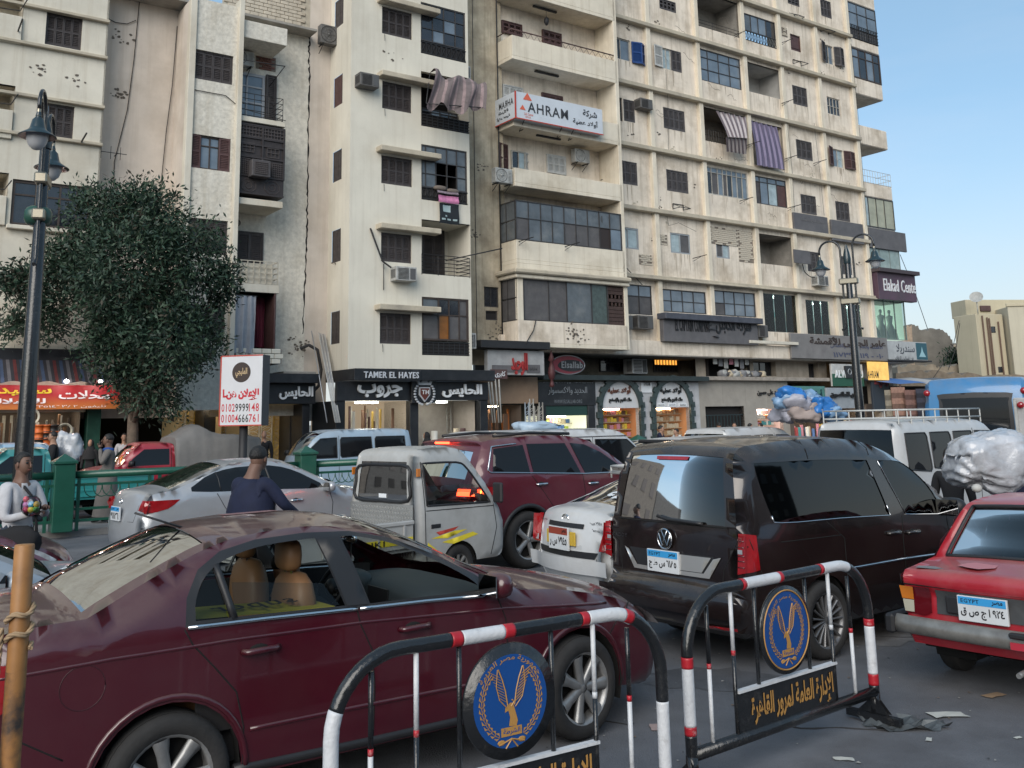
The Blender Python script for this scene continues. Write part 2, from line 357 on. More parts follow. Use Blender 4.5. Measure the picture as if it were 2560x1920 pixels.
def leafmesh(w_,h,m,plain=False):
 k=('leaf',round(w_,2),round(h,2),m.name,plain)
 if k not in WKEY:
  mb=MB();b=min(.05,w_*.14)
  mb.box(0,b,-.02,.02,0,h);mb.box(w_-b,w_,-.02,.02,0,h);mb.box(b,w_-b,-.02,.02,0,.08);mb.box(b,w_-b,-.02,.02,h-.07,h)
  mb.box(b,w_-b,-.02,.02,h*.48,h*.48+.06)
  mb.poly([(b,.012,.08),(w_-b,.012,.08),(w_-b,.012,h-.07),(b,.012,h-.07)])
  if not plain:
   louvres(mb,b,w_-b,.08,h*.48,0,max(5,int(h*7)));louvres(mb,b,w_-b,h*.48+.06,h-.07,0,max(5,int(h*7)))
  WKEY[k]=mb.mesh('shutter',m)
 return WKEY[k]
def at(parent,name,me,u,w_,z,rz=0,par2=None):
 off=OFF.get(parent.name,(0,0,0));o=link(name,me,par2 or parent)
 o.location=(u-off[0],-w_-off[1],z-off[2])if par2 is None else(u,-w_,z)
 o.rotation_euler=(0,0,rz);OFF[o.name]=(0,0,0);return o
def shutters(p,r,w_,n=4,m=None,plain=False):
 u0,u1,z0,z1=r;m=m or SHUT;W,Hh=u1-u0,z1-z0
 k=('fr',round(W,2),round(Hh,2),m.name)
 if k not in WKEY:
  mb=MB();b=.045;mb.box(-W/2,-W/2+b,-.05,.05,0,Hh);mb.box(W/2-b,W/2,-.05,.05,0,Hh);mb.box(-W/2+b,W/2-b,-.05,.05,Hh-b,Hh);mb.box(-W/2+b,W/2-b,-.06,.05,0,b)
  WKEY[k]=mb.mesh('window',m)
 o=at(p,'window',WKEY[k],(u0+u1)/2,w_-.03,z0)
 lw=(W-.09)/n
 for i in range(n):
  s=link('shutter',leafmesh(lw-.006,Hh-.09,m,plain),o,(-W/2+.045+i*lw+.003,random.uniform(-.012,.012),.045))
 return o
def glazed(p,r,w_,nx=3,ny=2,fm=None,gm=None,alt=None,split=.5,fw=.05,rail=False,solid=()):
 u0,u1,z0,z1=r;fm=fm or GFRAME;gm=gm or DIRTG;W,Hh=u1-u0,z1-z0;mb=MB();f=fw
 xs=nx if isinstance(nx,(list,tuple))else[i/nx for i in range(nx+1)]
 zs=ny if isinstance(ny,(list,tuple))else[i/ny for i in range(ny+1)]
 for i,x in enumerate(xs):
  e=f if i in(0,len(xs)-1)else f*.6;c=min(max(x*W,e/2),W-e/2);mb.box(c-e/2,c+e/2,-.04,.04,0,Hh)
 for i,z in enumerate(zs):
  e=f if i in(0,len(zs)-1)else f*.6;c=min(max(z*Hh,e/2),Hh-e/2);mb.box(0,W,-.036,.036,c-e/2,c+e/2)
 o=at(p,'window',mb.mesh('window',fm),u0,w_,z0)
 c=0
 for i in range(len(xs)-1):
  for j in range(len(zs)-1):
   a,b=xs[i]*W+f*.3,xs[i+1]*W-f*.3;q,s=zs[j]*Hh+f*.3,zs[j+1]*Hh-f*.3
   g=gm
   if alt and(i,j)in alt:g=alt[(i,j)]
   c+=1
   if g is None:continue
   t=random.uniform(-.008,.008)
   pm=MB();pm.add([(a,t,q),(b,-t,q),(b,-t*.4,s),(a,t*.4,s)],[(0,1,2,3)]);pm.build('pane',g,o)
 return o
def hole(p,r,w_,depth=1.4,m=None,fl=None):
 u0,u1,z0,z1=r;m=m or YEL;mb=MB();a,b=-w_+.0,-w_+depth
 mb.poly([(u0,b,z0),(u1,b,z0),(u1,b,z1),(u0,b,z1)]);mb.poly([(u0,a,z0),(u0,b,z0),(u0,b,z1),(u0,a,z1)])
 mb.poly([(u1,a,z0),(u1,b,z0),(u1,b,z1),(u1,a,z1)]);mb.poly([(u0,a,z1),(u1,a,z1),(u1,b,z1),(u0,b,z1)])
 mb.poly([(u0,a,z0),(u1,a,z0),(u1,b,z0),(u0,b,z0)])
 return mb.build('recess',m,p)
def wall(p,name,u0,u1,z0,z1,w_,holes,m,rev=.18):
 us=sorted({u0,u1,*[min(max(h[0],u0),u1)for h in holes],*[min(max(h[1],u0),u1)for h in holes]})
 zs=sorted({z0,z1,*[min(max(h[2],z0),z1)for h in holes],*[min(max(h[3],z0),z1)for h in holes]})
 mb=MB();y=-w_;idx={}
 def vi(i,j):
  if(i,j)not in idx:idx[(i,j)]=len(mb.v);mb.v.append((us[i],y,zs[j]))
  return idx[(i,j)]
 for i in range(len(us)-1):
  for j in range(len(zs)-1):
   cu,cz=(us[i]+us[i+1])/2,(zs[j]+zs[j+1])/2
   if any(h[0]<cu<h[1]and h[2]<cz<h[3]for h in holes):continue
   mb.f.append((vi(i,j),vi(i+1,j),vi(i+1,j+1),vi(i,j+1)));mb.m.append(0);mb.s.append(False)
 for a,b,c,d in[h[:4]for h in holes]:
  a,b,c,d=max(a,u0),min(b,u1),max(c,z0),min(d,z1)
  for q in(((a,c),(b,c)),((b,c),(b,d)),((b,d),(a,d)),((a,d),(a,c))):
   mb.poly([(q[0][0],y,q[0][1]),(q[1][0],y,q[1][1]),(q[1][0],y+rev,q[1][1]),(q[0][0],y+rev,q[0][1])])
 return mb.build(name,m,p)
def fbox(p,name,u0,u1,w0,w1,z0,z1,m,b=.012):return MB().bbox(u0,u1,-w1,-w0,z0,z1,b).build(name,m,p)
def bar(p,name,pts,r,m,n=5):return MB().tube([(a,-b,c)for a,b,c in pts],r,n).build(name,m,p)
def rack(p,u,z,w_,s=.7):
 mb=MB();a=.012
 for x in(u,u+s):mb.obox((x,-w_,z+.25),(x,-w_,z),.03,.03);mb.obox((x,-w_,z),(x,-w_-.5,z-.02),.03,.03);mb.obox((x,-w_,z+.25),(x,-w_-.5,z-.02),.02,.02)
 mb.obox((u,-w_-.5,z-.02),(u+s,-w_-.5,z-.02),.03,.03);mb.obox((u,-w_-.02,z+.25),(u+s,-w_-.02,z+.25),.03,.03)
 return mb.build('bracket',IRON,p)
def bricks(p,r,w_,m=None,ch=.085,cl=.24,name='brick',ragged=.25,cap=300):
 u0,u1,z0,z1=r;me=None;jb=MB();jb.poly([(u0,-w_-.004,z0),(u1,-w_-.004,z0),(u1,-w_-.004,z1),(u0,-w_-.004,z1)])
 bk=jb.build('mortar',BRICKM,p);k=('brick',ch,cl,m.name if m else '')
 if k not in WKEY:WKEY[k]=MB().bbox(-cl/2+.008,cl/2-.008,-.02,.02,.008,ch-.006,.006).mesh('brick',m or BRICK)
 row=0;z=z0;n=0;rest=MB()
 while z<z1-ch*.5:
  x=u0+(row%2)*cl/2
  while x<u1:
   e=min(x-u0,u1-x,z-z0,z1-z)
   if not(e<cl*.6 and random.random()<ragged)and x-cl/2>=u0-.06 and x+cl/2<=u1+.06:
    y=random.uniform(-.006,.006)
    if n<cap:at(p,name,WKEY[k],x,w_+.012+y,z)
    else:rest.bbox(x-cl/2+.008,x+cl/2-.008,-w_-.032+y,-w_,z+.008,z+ch-.006,.005)
    n+=1
   x+=cl
  z+=ch;row+=1
 if rest.v:tag(rest.build('brickwork',m or BRICK,p),kind='stuff')
# ---- an air conditioner: split outdoor unit or window unit
ACW=M('aged_white_casing',(.42,.42,.40),.6,nv=.25,ns=5,dirt=.5,dcol=(.16,.15,.14),ds=4)
ACD=M('dirty_grey_casing',(.12,.115,.11),.7,nv=.3,ns=5,dirt=.5,dcol=(.05,.05,.05),ds=4)
def outdoor_unit(label,u,w_,z,W=.85,Hh=.6,dirty=False,group='air conditioners on the fronts',face=0):
 t=fthing('air_conditioner',label,'air conditioner',u,w_,z,group);m=ACD if dirty else ACW;D=.32
 MB().bbox(u,u+W,-w_-D-.12,-w_-.12,z,z+Hh,.02).build('casing',m,t)
 y=-w_-D-.125;c=u+W*.36;mb=MB();mb.lathe([(0,y+.02),(Hh*.40,y+.02),(Hh*.42,y-.004),(Hh*.44,y)],(c,0,z+Hh/2),'y',20);mb.build('fan_guard',DARK,t)
 mb=MB()
 for k in range(3):mb.tube([(c+Hh*.13*(k+1)*cos(a*pi/8),y-.012,z+Hh/2+Hh*.13*(k+1)*sin(a*pi/8))for a in range(17)],.006,4)
 for k in range(6):mb.obox((c,y-.012,z+Hh/2),(c+Hh*.41*cos(k*pi/3),y-.012,z+Hh/2+Hh*.41*sin(k*pi/3)),.01,.01)
 mb.lathe([(0,y-.02),(.05,y-.02),(.05,y)],(c,0,z+Hh/2),'y',10);mb.build('fan',m,t)
 mb=MB();louvres(mb,u+W*.74,u+W*.96,z+.06,z+Hh-.06,y-.004,8);mb.build('side_grille',m,t)
 mb=MB()
 for x in(u+.12,u+W-.12):mb.obox((x,-w_,z-.02),(x,-w_-D-.14,z-.02),.03,.04);mb.obox((x,-w_,z-.3),(x,-w_-D-.1,z-.04),.02,.02)
 mb.build('bracket',IRON,t);return t
def window_unit(label,u,w_,z,W=.72,Hh=.45,m=None,group='air conditioners on the fronts',D=.45):
 t=fthing('air_conditioner',label,'air conditioner',u,w_,z,group);m=m or ACD
 MB().bbox(u,u+W,-w_-D,-w_+.05,z,z+Hh,.015).build('casing',m,t)
 mb=MB();louvres(mb,u+.08,u+W*.62,z+.05,z+Hh-.05,-w_-D-.006,9);mb.build('grille',DARK,t)
 mb=MB()
 for i in range(7):
  y=-w_-D+.06+i*.05;mb.box(u-.006,u+.01,y,y+.02,z+.1,z+Hh-.1)
 mb.build('side_grille',DARK,t)
 mb=MB();mb.box(u+W*.68,u+W-.05,-w_-D-.008,-w_-D,z+.06,z+Hh-.06);mb.build('coil',M('coil',(.09,.09,.09),.6),t);return t
def cable(label,pts,r=.012,sag=0,m=None,name='cable',group='cables on the fronts'):
 P=[]
 for i in range(len(pts)-1):
  for k in range(6):
   t=k/6;q=V(pts[i]).lerp(V(pts[i+1]),t);q.z-=sag*4*t*(1-t);P.append(q)
 P.append(V(pts[-1]));b=V(P[0]);mb=MB().tube([p-b for p in P],r,5)
 o=mb.build(name,m or WIRE);o.location=b;tag(o,label,'cable',group);return o
def FP(k,x,y,w_=0):ox,oy,s=CROP[k];u,z=FU(ox+x/s,oy+y/s,w_);return FW(u,w_,z)
# ================================================================ LEFT BUILDING
def bld(name,label,u0,w_=0):return fthing(name,label,'building',u0,w_,0)
LB=bld('apartment_building','cream rendered apartment block on the left, behind the tree and the red shop sign',-33)
uA=FR('1',100,155,735,400,.9)[1]
uP0=FR('1',1335,200,1640,300,1.7)[0];uP1=FR('1',1335,200,1640,300,1.7)[1]
uB1=FR('1',1690,80,1985,318,1.7)[1];uC=FU(770,350,.2)[0]
a1=FR('1',325,75,560,350,.9);a2=FR('1',275,700,503,965,.9);a3=FR('1',90,1235,620,1600,.9)
o1=FR('1',-420,-200,145,312,.9);o2=FR('1',-420,510,80,965,.9);o3=FR('1',-420,1142,35,1560,.9)
wall(LB,'wall',-33,uA,2.6,24,.9,[a1,a2,a3,o1,o2,o3],CREAM)
for r in(o1,o2,o3):
 hole(LB,r,.9,1.3,YEL2);fbox(LB,'parapet',r[0],r[1]-.02,.75,1.0,r[2],r[2]+.9,CREAM)
 bar(LB,'drying_rail',[(r[1]-1,.95,r[2]+1.05),(r[1]-.1,.95,r[2]+1.1),(r[1],1.6,r[2]+1.25)],.02,IRON)
shutters(LB,a1,.8);shutters(LB,a2,.8)
glazed(LB,a3,.8,[0,.3,.6,.82,1],[0,.68,1],BFRAME,DARKG,fw=.09)
fbox(LB,'window_sill',a3[0]-.1,a3[1]+.3,.85,1.1,a3[2]-.14,a3[2]-.02,CREAM)
for yy,xx in((155,735),(405,720),(745,690),(1005,690)):
 z=FU(xx/2.765,yy/2.765,.9)[1];fbox(LB,'ledge',-26.0,uA+.02,.85,1.06,z-.05,z+.05,TRIM)
wall(LB,'wall',uA,uP0,2.4,FU(1200/2.765,40/2.765,0)[1],0,[],PINK)
MB().box(uA-.05,uA,-.9,0,2.6,24).build('wall_return',CREAM,LB)
zt=FU(1500/2.765,15/2.765,1.7)[1]
s1=FR('1',1345,335,1608,588,1.7);s2=FR('1',1318,920,1588,1190,1.7)
s3=FR('D',1640,45,1950,345,1.7);s4=FR('D',1700,832,1925,1135,1.7);s3=(s2[0],s2[1],s2[2]-2.85,s2[3]-2.85);s4=(s2[0],s2[1],s2[2]-5.7,s2[3]-5.7)
wall(LB,'wall',uP0,uP1,2.6,zt,1.7,[s1,s2,s3,s4],ROUGH)
MB().box(uP0-.06,uP0,-1.7,.2,2.4,zt).build('wall_return',PINK,LB);fbox(LB,'corner_rib',uP0-.12,uP0+.1,1.5,1.8,2.6,zt+.1,CREAM)
shutters(LB,s1,1.62);shutters(LB,s3,1.62);shutters(LB,s4,1.62)
def open_shutter(p,r,w_,ms,n=1,glass=None,side=(1,1),ang=(.25,.25),fm=None,lw=None,nxx=2):
 u0,u1,z0,z1=r;lw=lw or(u1-u0)*.27
 g=glazed(p,(u0+lw*.9*side[0],u1-lw*.9*side[1],z0,z1),w_-.08,nxx,[0,.7,1],fm or BFRAME,glass or BLUEG,fw=.06)
 if side[0]:link('shutter',leafmesh(lw,z1-z0,ms),g,(-lw*.9-.0,-.1,0),(0,0,ang[0]))
 if side[1]:
  W=(u1-u0)-lw*.9*(side[0]+side[1]);link('shutter',leafmesh(lw,z1-z0,ms),g,(W-.05,-.06,0),(0,0,-ang[1]))
 return g
open_shutter(LB,s2,1.66,SHUTM,ang=(.12,.1))
fbox(LB,'pilaster',uP1,FR('1',1600,100,1690,200,1.9)[1],1.4,1.9,2.6,zt+.25,CREAM)
zb=FU(2070/2.765,175/2.765,.2)[1];uR=FR('1',1640,100,1690,200,1.9)[1]
wall(LB,'wall',uR-.2,uC,2.4,zb,.2,[],ROUGH)
q1=FR('1',1690,78,1985,318,1.7)
fbox(LB,'balcony_canopy',uR,q1[1],.2,1.7,q1[2],q1[3]-.3,ROUGH)
q2=FR('1',1665,775,1975,880,1.7);fbox(LB,'balcony_slab',uR,q2[1],.2,1.7,q2[2],q2[3]-.1,CREAM)
# upper balcony: glazed door, brick patch, railing
d1=FR('1',1672,500,1822,782,.2);glazed(LB,(uR+.05,d1[1],q2[3],d1[3]),.24,2,[0,.45,.75,1],M('grey_frame',(.35,.36,.38),.5),BLUEG,fw=.1)
shutters(LB,(d1[1]+.02,d1[1]+.42,q2[3],d1[3]+.05),.34,1)
bricks(LB,FR('1',1770,375,1905,500,.2),.205,M('red_brick',(.19,.09,.07),.9,nv=.3,ns=5),cap=90)
def railing(p,u0,u1,w_,z0,z1,n=5,vert=0,m=None,ret=1.0,r=.014):
 mb=MB()
 for i in range(n):
  z=z0+(z1-z0)*i/(n-1);mb.tube([(u0,-w_,z),(u1,-w_,z),(u1,-w_+ret,z)],r,4)
 k=max(2,int((u1-u0)/(vert or.5))+1)
 for i in range(k):x=u0+(u1-u0)*i/(k-1);mb.tube([(x,-w_,z0-.05),(x,-w_,z1)],r*.9,4)
 return mb.build('railing',m or IRON,p)
rr=FR('1',1670,632,1950,800,1.65);railing(LB,uR,q2[1]-.1,1.65,q2[3]-.05,q2[3]+.75)
bar(LB,'drying_rail',[(uR,1.7,q2[3]+1.9),(q2[1]-.1,1.75,q2[3]+1.95),(q2[1]-.15,.4,q2[3]+1.6)],.018,IRON)
outdoor_unit('white split air conditioner outdoor unit above the upper balcony door, beside bare brick',uR+.02,.25,FU(1690/2.765,455/2.765,.6)[1],.8,.55)
# carved wooden screen closing the balcony below
q3=FR('1',1655,842,1965,1366,1.7);MASH=M('dark_carved_wood',(.035,.028,.028),.6,nv=.3,ns=8)
sc=MB();sc.box(uR,q3[1],-1.6,-.2,q3[2],q3[3]);scr=sc.build('screen',MASH,LB)
W,Hh=q3[1]-uR,q3[3]-q3[2]
def lattice(u0,u1,z0,z1,w_,s=.11,t=.02,nm='lattice'):
 mb=MB();k=max(2,int((u1-u0)/s))
 for i in range(k+1):x=u0+(u1-u0)*i/k;mb.box(x-t/2,x+t/2,-w_-.02,-w_,z0,z1)
 k=max(2,int((z1-z0)/s))
 for i in range(k+1):z=z0+(z1-z0)*i/k;mb.box(u0,u1,-w_-.03,-w_-.005,z-t/2,z+t/2)
 tag(mb.build(nm,M('carved_wood_edge',(.075,.062,.06),.6),scr),kind='stuff')
lattice(uR+.05,q3[1]-.05,q3[3]-Hh*.17,q3[3]-.06,1.62)
lattice(uR+W*.08,uR+W*.34,q3[3]-Hh*.40,q3[3]-Hh*.27,1.62);lattice(uR+W*.62,uR+W*.88,q3[3]-Hh*.44,q3[3]-Hh*.31,1.62)
lattice(uR+.05,uR+W*.26,q3[2]+Hh*.27,q3[2]+Hh*.50,1.62,.07);lattice(uR+W*.74,q3[1]-.05,q3[2]+Hh*.27,q3[2]+Hh*.48,1.62,.07)
mb=MB()
for z in(.0,.25,.52,.7,.8,.985):mb.box(uR,q3[1],-1.65,-1.6,q3[2]+z*Hh,q3[2]+z*Hh+.06)
for x in(0,.5,.97):mb.box(uR+x*W,uR+x*W+.06,-1.66,-1.6,q3[2]+Hh*.25,q3[3])
mb.build('screen_rail',MASH,scr)
for cx in(.25,.75):
 mb=MB();mb.tube([(uR+cx*W+.28*cos(a*pi/4+.4),-1.61,q3[2]+Hh*.125+.24*sin(a*pi/4+.4))for a in range(9)],.012,4);mb.tube([(uR+cx*W+.12*cos(a*pi/4),-1.61,q3[2]+Hh*.125+.12*sin(a*pi/4))for a in range(9)],.012,4);mb.build('carving',M('carved_wood_edge','#3a3030'),scr)
gb=FR('1',1745,1095,1870,1228,2.0);mb=MB();mb.bbox(gb[0],gb[1],-2.0,-1.6,gb[2],gb[3],.02);mb.build('shutter',SHUT2,scr)
lattice(gb[0]+.1,gb[1]-.1,gb[2]+.1,gb[3]-.1,2.0,.06)
q4=FR('1',1645,1340,1955,1440,1.7);fbox(LB,'balcony_slab',uR,q4[1],.2,1.7,q4[2],q4[3]-.1,CREAM)
mb=MB();mb.ball((uR+.25+.2,-.5,q4[2]-.42),.12,12);mb.tube([(uR+.45,-.25,q4[2]-.3),(uR+.45,-.5,q4[2]-.3)],.02);mb.build('globe_lamp',M('sooty_glass',(.03,.03,.03),.3),LB)
q5=FR('A',80,540,450,632,1.7);fbox(LB,'balcony_slab',uR,q5[1],.2,1.7,q5[2],q5[3],CREAM)
shutters(LB,(uR+.05,FR('A',105,120,308,362,.2)[1],q5[3]+.02,FR('A',105,122,308,362,.2)[3]),.3,3)
r5=FR('A',92,355,435,540,1.7);mb=MB()
for i in range(5):z=q5[3]+i*(r5[3]-q5[3])/4;mb.box(uR,r5[1],-1.7,-1.67,z,z+.025);mb.box(r5[1]-.025,r5[1],-1.7,-.2,z,z+.025)
for i in range(8):x=uR+i*(r5[1]-uR)/7;mb.box(x,x+.025,-1.7,-1.67,q5[3],r5[3])
mb.build('railing',M('cream_metal',(.5,.45,.36),.6,nv=.2),LB);fbox(LB,'parapet',uR,r5[1]-.1,1.3,1.6,q5[3],r5[3]-.05,CREAM)
q6=FR('A',85,635,415,1080,1.7)
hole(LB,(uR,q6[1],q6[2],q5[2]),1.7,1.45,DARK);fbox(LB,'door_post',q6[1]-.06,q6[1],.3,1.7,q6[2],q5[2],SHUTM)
fbox(LB,'parapet',uR,q6[1]+.25,.2,1.7,q6[2]-.5,q6[2],GREYC)
for i in range(3):
 for j in range(5):fbox(LB,'block',uR+.02+j*.33+(i%2)*.1,uR+.33+j*.33+(i%2)*.1,1.69,1.73,q6[2]-.5+i*.17,q6[2]-.35+i*.17,CREAM2)
def cloth(u0,u1,z0,z1,w_,m,name,label,cat,folds=5,amp=.06,narrow=0,drift=0,group=None,nz_=10,top=None,wob=0):
 o=fthing(name,label,cat,u0,w_,z0,group);mb=MB(True);n=folds*6
 for j in range(nz_+1):
  t=j/nz_
  for i in range(n+1):
   s=i/n;x=u0+(u1-u0)*(s*(1-narrow*(1-t))+narrow*(1-t)*.3)+drift*(1-t)
   ph=s*folds*2*pi+.8*sin(3*t+s*4)
   mb.v.append((x,-w_-amp*(1.2-.5*t)*sin(ph)-amp*.4*sin(ph*2.3+t*5)-wob*sin(t*pi),z0+(z1-z0)*t+wob*.4*sin(s*9)*(1-t)))
 for j in range(nz_):
  for i in range(n):a=j*(n+1)+i;mb.f.append((a,a+1,a+n+2,a+n+1));mb.m.append(0);mb.s.append(True)
 f=mb.build('fabric',m,o)
 mb=MB().tube([(u0-.05,-w_,z1+.01),(u1+.05,-w_,z1+.01)],.015,6);mb.build('curtain_rod',IRON,o);return o
c1=FR('A',92,645,245,1120,1.72)
cloth(uR,c1[1],c1[2],c1[3],1.75,M('grey_tarpaulin',(.30,.32,.36),.45,nv=.15),'curtain','grey sheet hanging from the balcony above the roadside billboard','curtain',3,.05)
cloth(q6[1]-.75,q6[1]-.1,q6[2]+.1,q5[2]-.05,.9,M('maroon_cloth',(.13,.012,.03),.8,nv=.2),'curtain','dark maroon curtain inside the balcony beside the grey sheet','curtain',5,.04)
# crack between the buildings
pts=[FP('1',2140,260,.21),FP('1',2138,420,.21),FP('1',2142,600,.21),FP('1',2130,900,.21),FP('1',2128,1300,.21),FP('A',675,30,.21),FP('A',668,300,.21),FP('A',655,600,.21),FP('A',640,1000,.21)]
mb=MB();P=[]
for i in range(len(pts)-1):
 for k in range(10):P.append(pts[i].lerp(pts[i+1],k/10)+fd*random.uniform(-.03,.03))
mb.tube([(V(((p-FA).dot(fd),-.19,p.z)))for p in P],[random.uniform(.015,.05)for _ in P],5);mb.build('crack',M('crack_shadow',(.012,.01,.01),1),LB)
# shop-level of the left block
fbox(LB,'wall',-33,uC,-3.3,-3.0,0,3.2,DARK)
for u in(-26.5,-21.7,-17.9,uC-.4):fbox(LB,'pier',u,u+.4,-1,.0 if u>-18 else.6,0,3.2,M('green_tile',(.02,.07,.05),.35,nv=.3)if u<-20 else BLACKS)
fbox(LB,'soffit',-33,uC,-3.3,.9,3.1,3.2,GREYC);fbox(LB,'roof',-33,uC,-9,.9,16.6,16.7,GREYC);fbox(LB,'roof',-33,uA,-9,.9,23.9,24,GREYC)
# scars, aerials and loose wires on the left block
def scar(p,k,x,y,w_,s,m,n=9):
 ox,oy,sc_=CROP[k];u,z=FU(ox+x/sc_,oy+y/sc_,w_);mb=MB()
 for i in range(n):a,r=random.uniform(0,6.3),random.uniform(0,s);q=random.uniform(.02,.07);cx,cz=u+r*cos(a),z+r*.7*sin(a);mb.poly([(cx+q*random.uniform(.6,1.3)*cos(t),-w_-.006-i*.0006,cz+q*.7*random.uniform(.6,1.3)*sin(t))for t in(0,1,2,3,4,5)])
 tag(mb.build('plaster_damage',m,p),kind='stuff')
SC_=M('bare_plaster',(.13,.11,.09),1,nv=.3)
for a in(('1',830,650,0,.32,26),('1',290,480,.9,.35,16),('1',520,560,.9,.3,9),('1',830,270,0,.5,14),('A',900,390,.9,.15,6),('A',600,1060,.2,.6,30)):scar(LB,*a[:5],SC_,a[5])
for k,L_,lab in(('1',[(965,0),(925,420),(880,760),(790,1120),(785,1290)],'long service cable falling down the pinkish recessed wall'),('1',[(1225,180),(1190,600),(1150,900),(1105,1350)],'thin cable down the angle of the left block'),('1',[(1320,615),(1450,640),(1560,660),(1660,745),(1975,835)],'cable looped across the left pier under the upper shutter'),('1',[(740,125),(800,155),(880,165),(940,140)],'short looped wire near the roof of the left block')):
 cable(lab,[FP(k,x,y,1.74 if x>1300 else.05)for x,y in L_],.014)
for i,(x,y)in enumerate(((560,985),(125,215))):
 P0=FP('1',x,y,1.0);t=thing('antenna',['bent metal drying arm under the shutter on the far left','dark metal arm at the corner of the top left balcony'][i],'metal arm',P0)
 mb=MB().obox((0,0,0),fn*.8+V((0,0,.1)),.04,.04);mb.build('arm',IRON,t)
P0=FP('1',790,1080,.1);t=thing('television_aerial','small rooftop style aerial fixed to the pinkish wall above the tree','aerial',P0)
mb=MB();mb.tube([(0,0,0),fn*.4],.015);mb.tube([fn*.4-fd*1.2,fn*.4+fd*.3],.012);mb.build('boom',IRON,t)
for i in range(4):MB().tube([fn*.4-fd*(.8-i*.3)+V((0,0,-.22)),fn*.4-fd*(.8-i*.3)+V((0,0,.22))],.01).build('element',IRON,t)
# ================================================================ MIDDLE BUILDING
TB=bld('apartment_building','pale cream apartment block in the middle, with concrete canopies over its shutters',FU(875,300,2)[0])
uT0=FU(876,300,2)[0];uT1=FR('2',812,1000,1148,1400,2)[1];TW=2.0
sh=[FR('2',540,40,748,278,TW),FR('2',541,556,745,785,TW),FR('2',535,1070,749,1295,TW),FR('A',1278,130,1527,388,TW),FR('A',1268,785,1522,1045,TW)]
sh.append((sh[0][0],sh[0][1],sh[0][2]+3.05,sh[0][3]+3.05))
gl=[FR('2',812,12,1112,435,TW),FR('2',808,490,1128,925,TW),FR('2',812,995,1138,1420,TW),FR('A',1605,25,2005,500,TW),FR('A',1603,655,1998,1140,TW)]
gx0,gx1=sum(g[0]for g in gl)/5,uT1
gl=[(gx0,(uT1-.12 if i in(0,2,4)else uT1),g[2],g[3])for i,g in enumerate(gl)]
g5=(gx0,uT1-.12,gl[0][2]+3.1,gl[0][3]+3.1)
zTB=FU(940,915,TW)[1]-.35
wall(TB,'wall',uT0,uT1,zTB,24,TW,sh+gl+[g5],CREAM2)
side=[]
for k,x,ya,yb in(('2',228,-10,180),('2',228,525,730),('2',220,1040,1250),('A',898,110,375),('A',885,775,1040)):
 ox,oy,s=CROP[k];z1=FU(ox+x/s,oy+ya/s,.92)[1];z0=FU(ox+x/s,oy+yb/s,.92)[1];side.append((z0,z1))
mb=MB();ys=[-2.0,-1.3,-.55,-.2];zz=sorted([zTB-.1,24]+[z for s in side for z in s])
for j in range(len(zz)-1):
 for i in range(3):
  c=(zz[j]+zz[j+1])/2
  if i==1 and any(a<c<b for a,b in side):continue
  mb.poly([(uT0,ys[i],zz[j]),(uT0,ys[i+1],zz[j]),(uT0,ys[i+1],zz[j+1]),(uT0,ys[i],zz[j+1])])
mb.build('side_wall',CREAM2,TB)
off=OFF[TB.name]
for i,(z0,z1)in enumerate(side):
 o=link('window',MB().box(-.04,.0,0,.04,0,z1-z0).mesh('window',SHUT),TB,(uT0-off[0]+.035,-1.3-off[1],z0-off[2]))
 for k in range(2):link('shutter',leafmesh(.37,z1-z0,SHUTM if i==1 else SHUT),o,(0,.01+k*.375,0),(0,0,pi/2))
for i,r in enumerate(sh):
 shutters(TB,r,TW-.08)
 fbox(TB,'canopy',r[0]-.22,r[1]+1.05 if i else r[1]+1.05,TW-.05,TW+.42,r[3]+.07,r[3]+.27,TRIM,.02)
 if random.random()<2:MB().tube([(r[0]+.1,-TW-.02,r[2]-.02),(r[0]+.1,-TW-.05,r[2]-.3)],.01,4).build('sill_hook',IRON,TB)
DP=DARKG
glazed(TB,(g5[0],g5[1],g5[2]+.5,g5[3]),TW-.06,4,2,GFRAME,DP)
glazed(TB,(gl[0][0],gl[0][1],gl[0][2]+.55,gl[0][3]),TW-.06,[0,.27,.52,.78,1],[0,.34,.68,1],GFRAME,DP,{(0,2):PANEL,(1,0):BLUEG,(2,1):BLUEG})
glazed(TB,(gl[2][0],gl[2][1],gl[2][2]+.5,gl[2][3]),TW-.06,[0,.1,.32,.56,.78,1],[0,.33,.62,1],GFRAME,DIRTG,{(2,0):None,(2,1):None,(3,0):None,(3,1):None})
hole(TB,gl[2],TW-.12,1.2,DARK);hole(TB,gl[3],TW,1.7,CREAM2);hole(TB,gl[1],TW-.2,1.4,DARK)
glazed(TB,(gl[1][0],gl[1][1]-.1,gl[1][2]+.55,gl[1][3]-1.2),TW-.7,5,[0,.7,1],GFRAME,BLUEG,{(1,0):DARKG,(3,0):DARKG,(4,0):DARKG})
glazed(TB,(gl[4][0],gl[4][1],gl[4][2]+.55,gl[4][3]),TW-.06,[0,.36,.58,.8,1],[0,.6,1],BFRAME,PANEL,{(1,0):M('amber_glass',(.24,.09,.015),.3,nv=.3),(2,1):DARKG,(1,1):DARKG,(0,1):DIRTG},fw=.07)
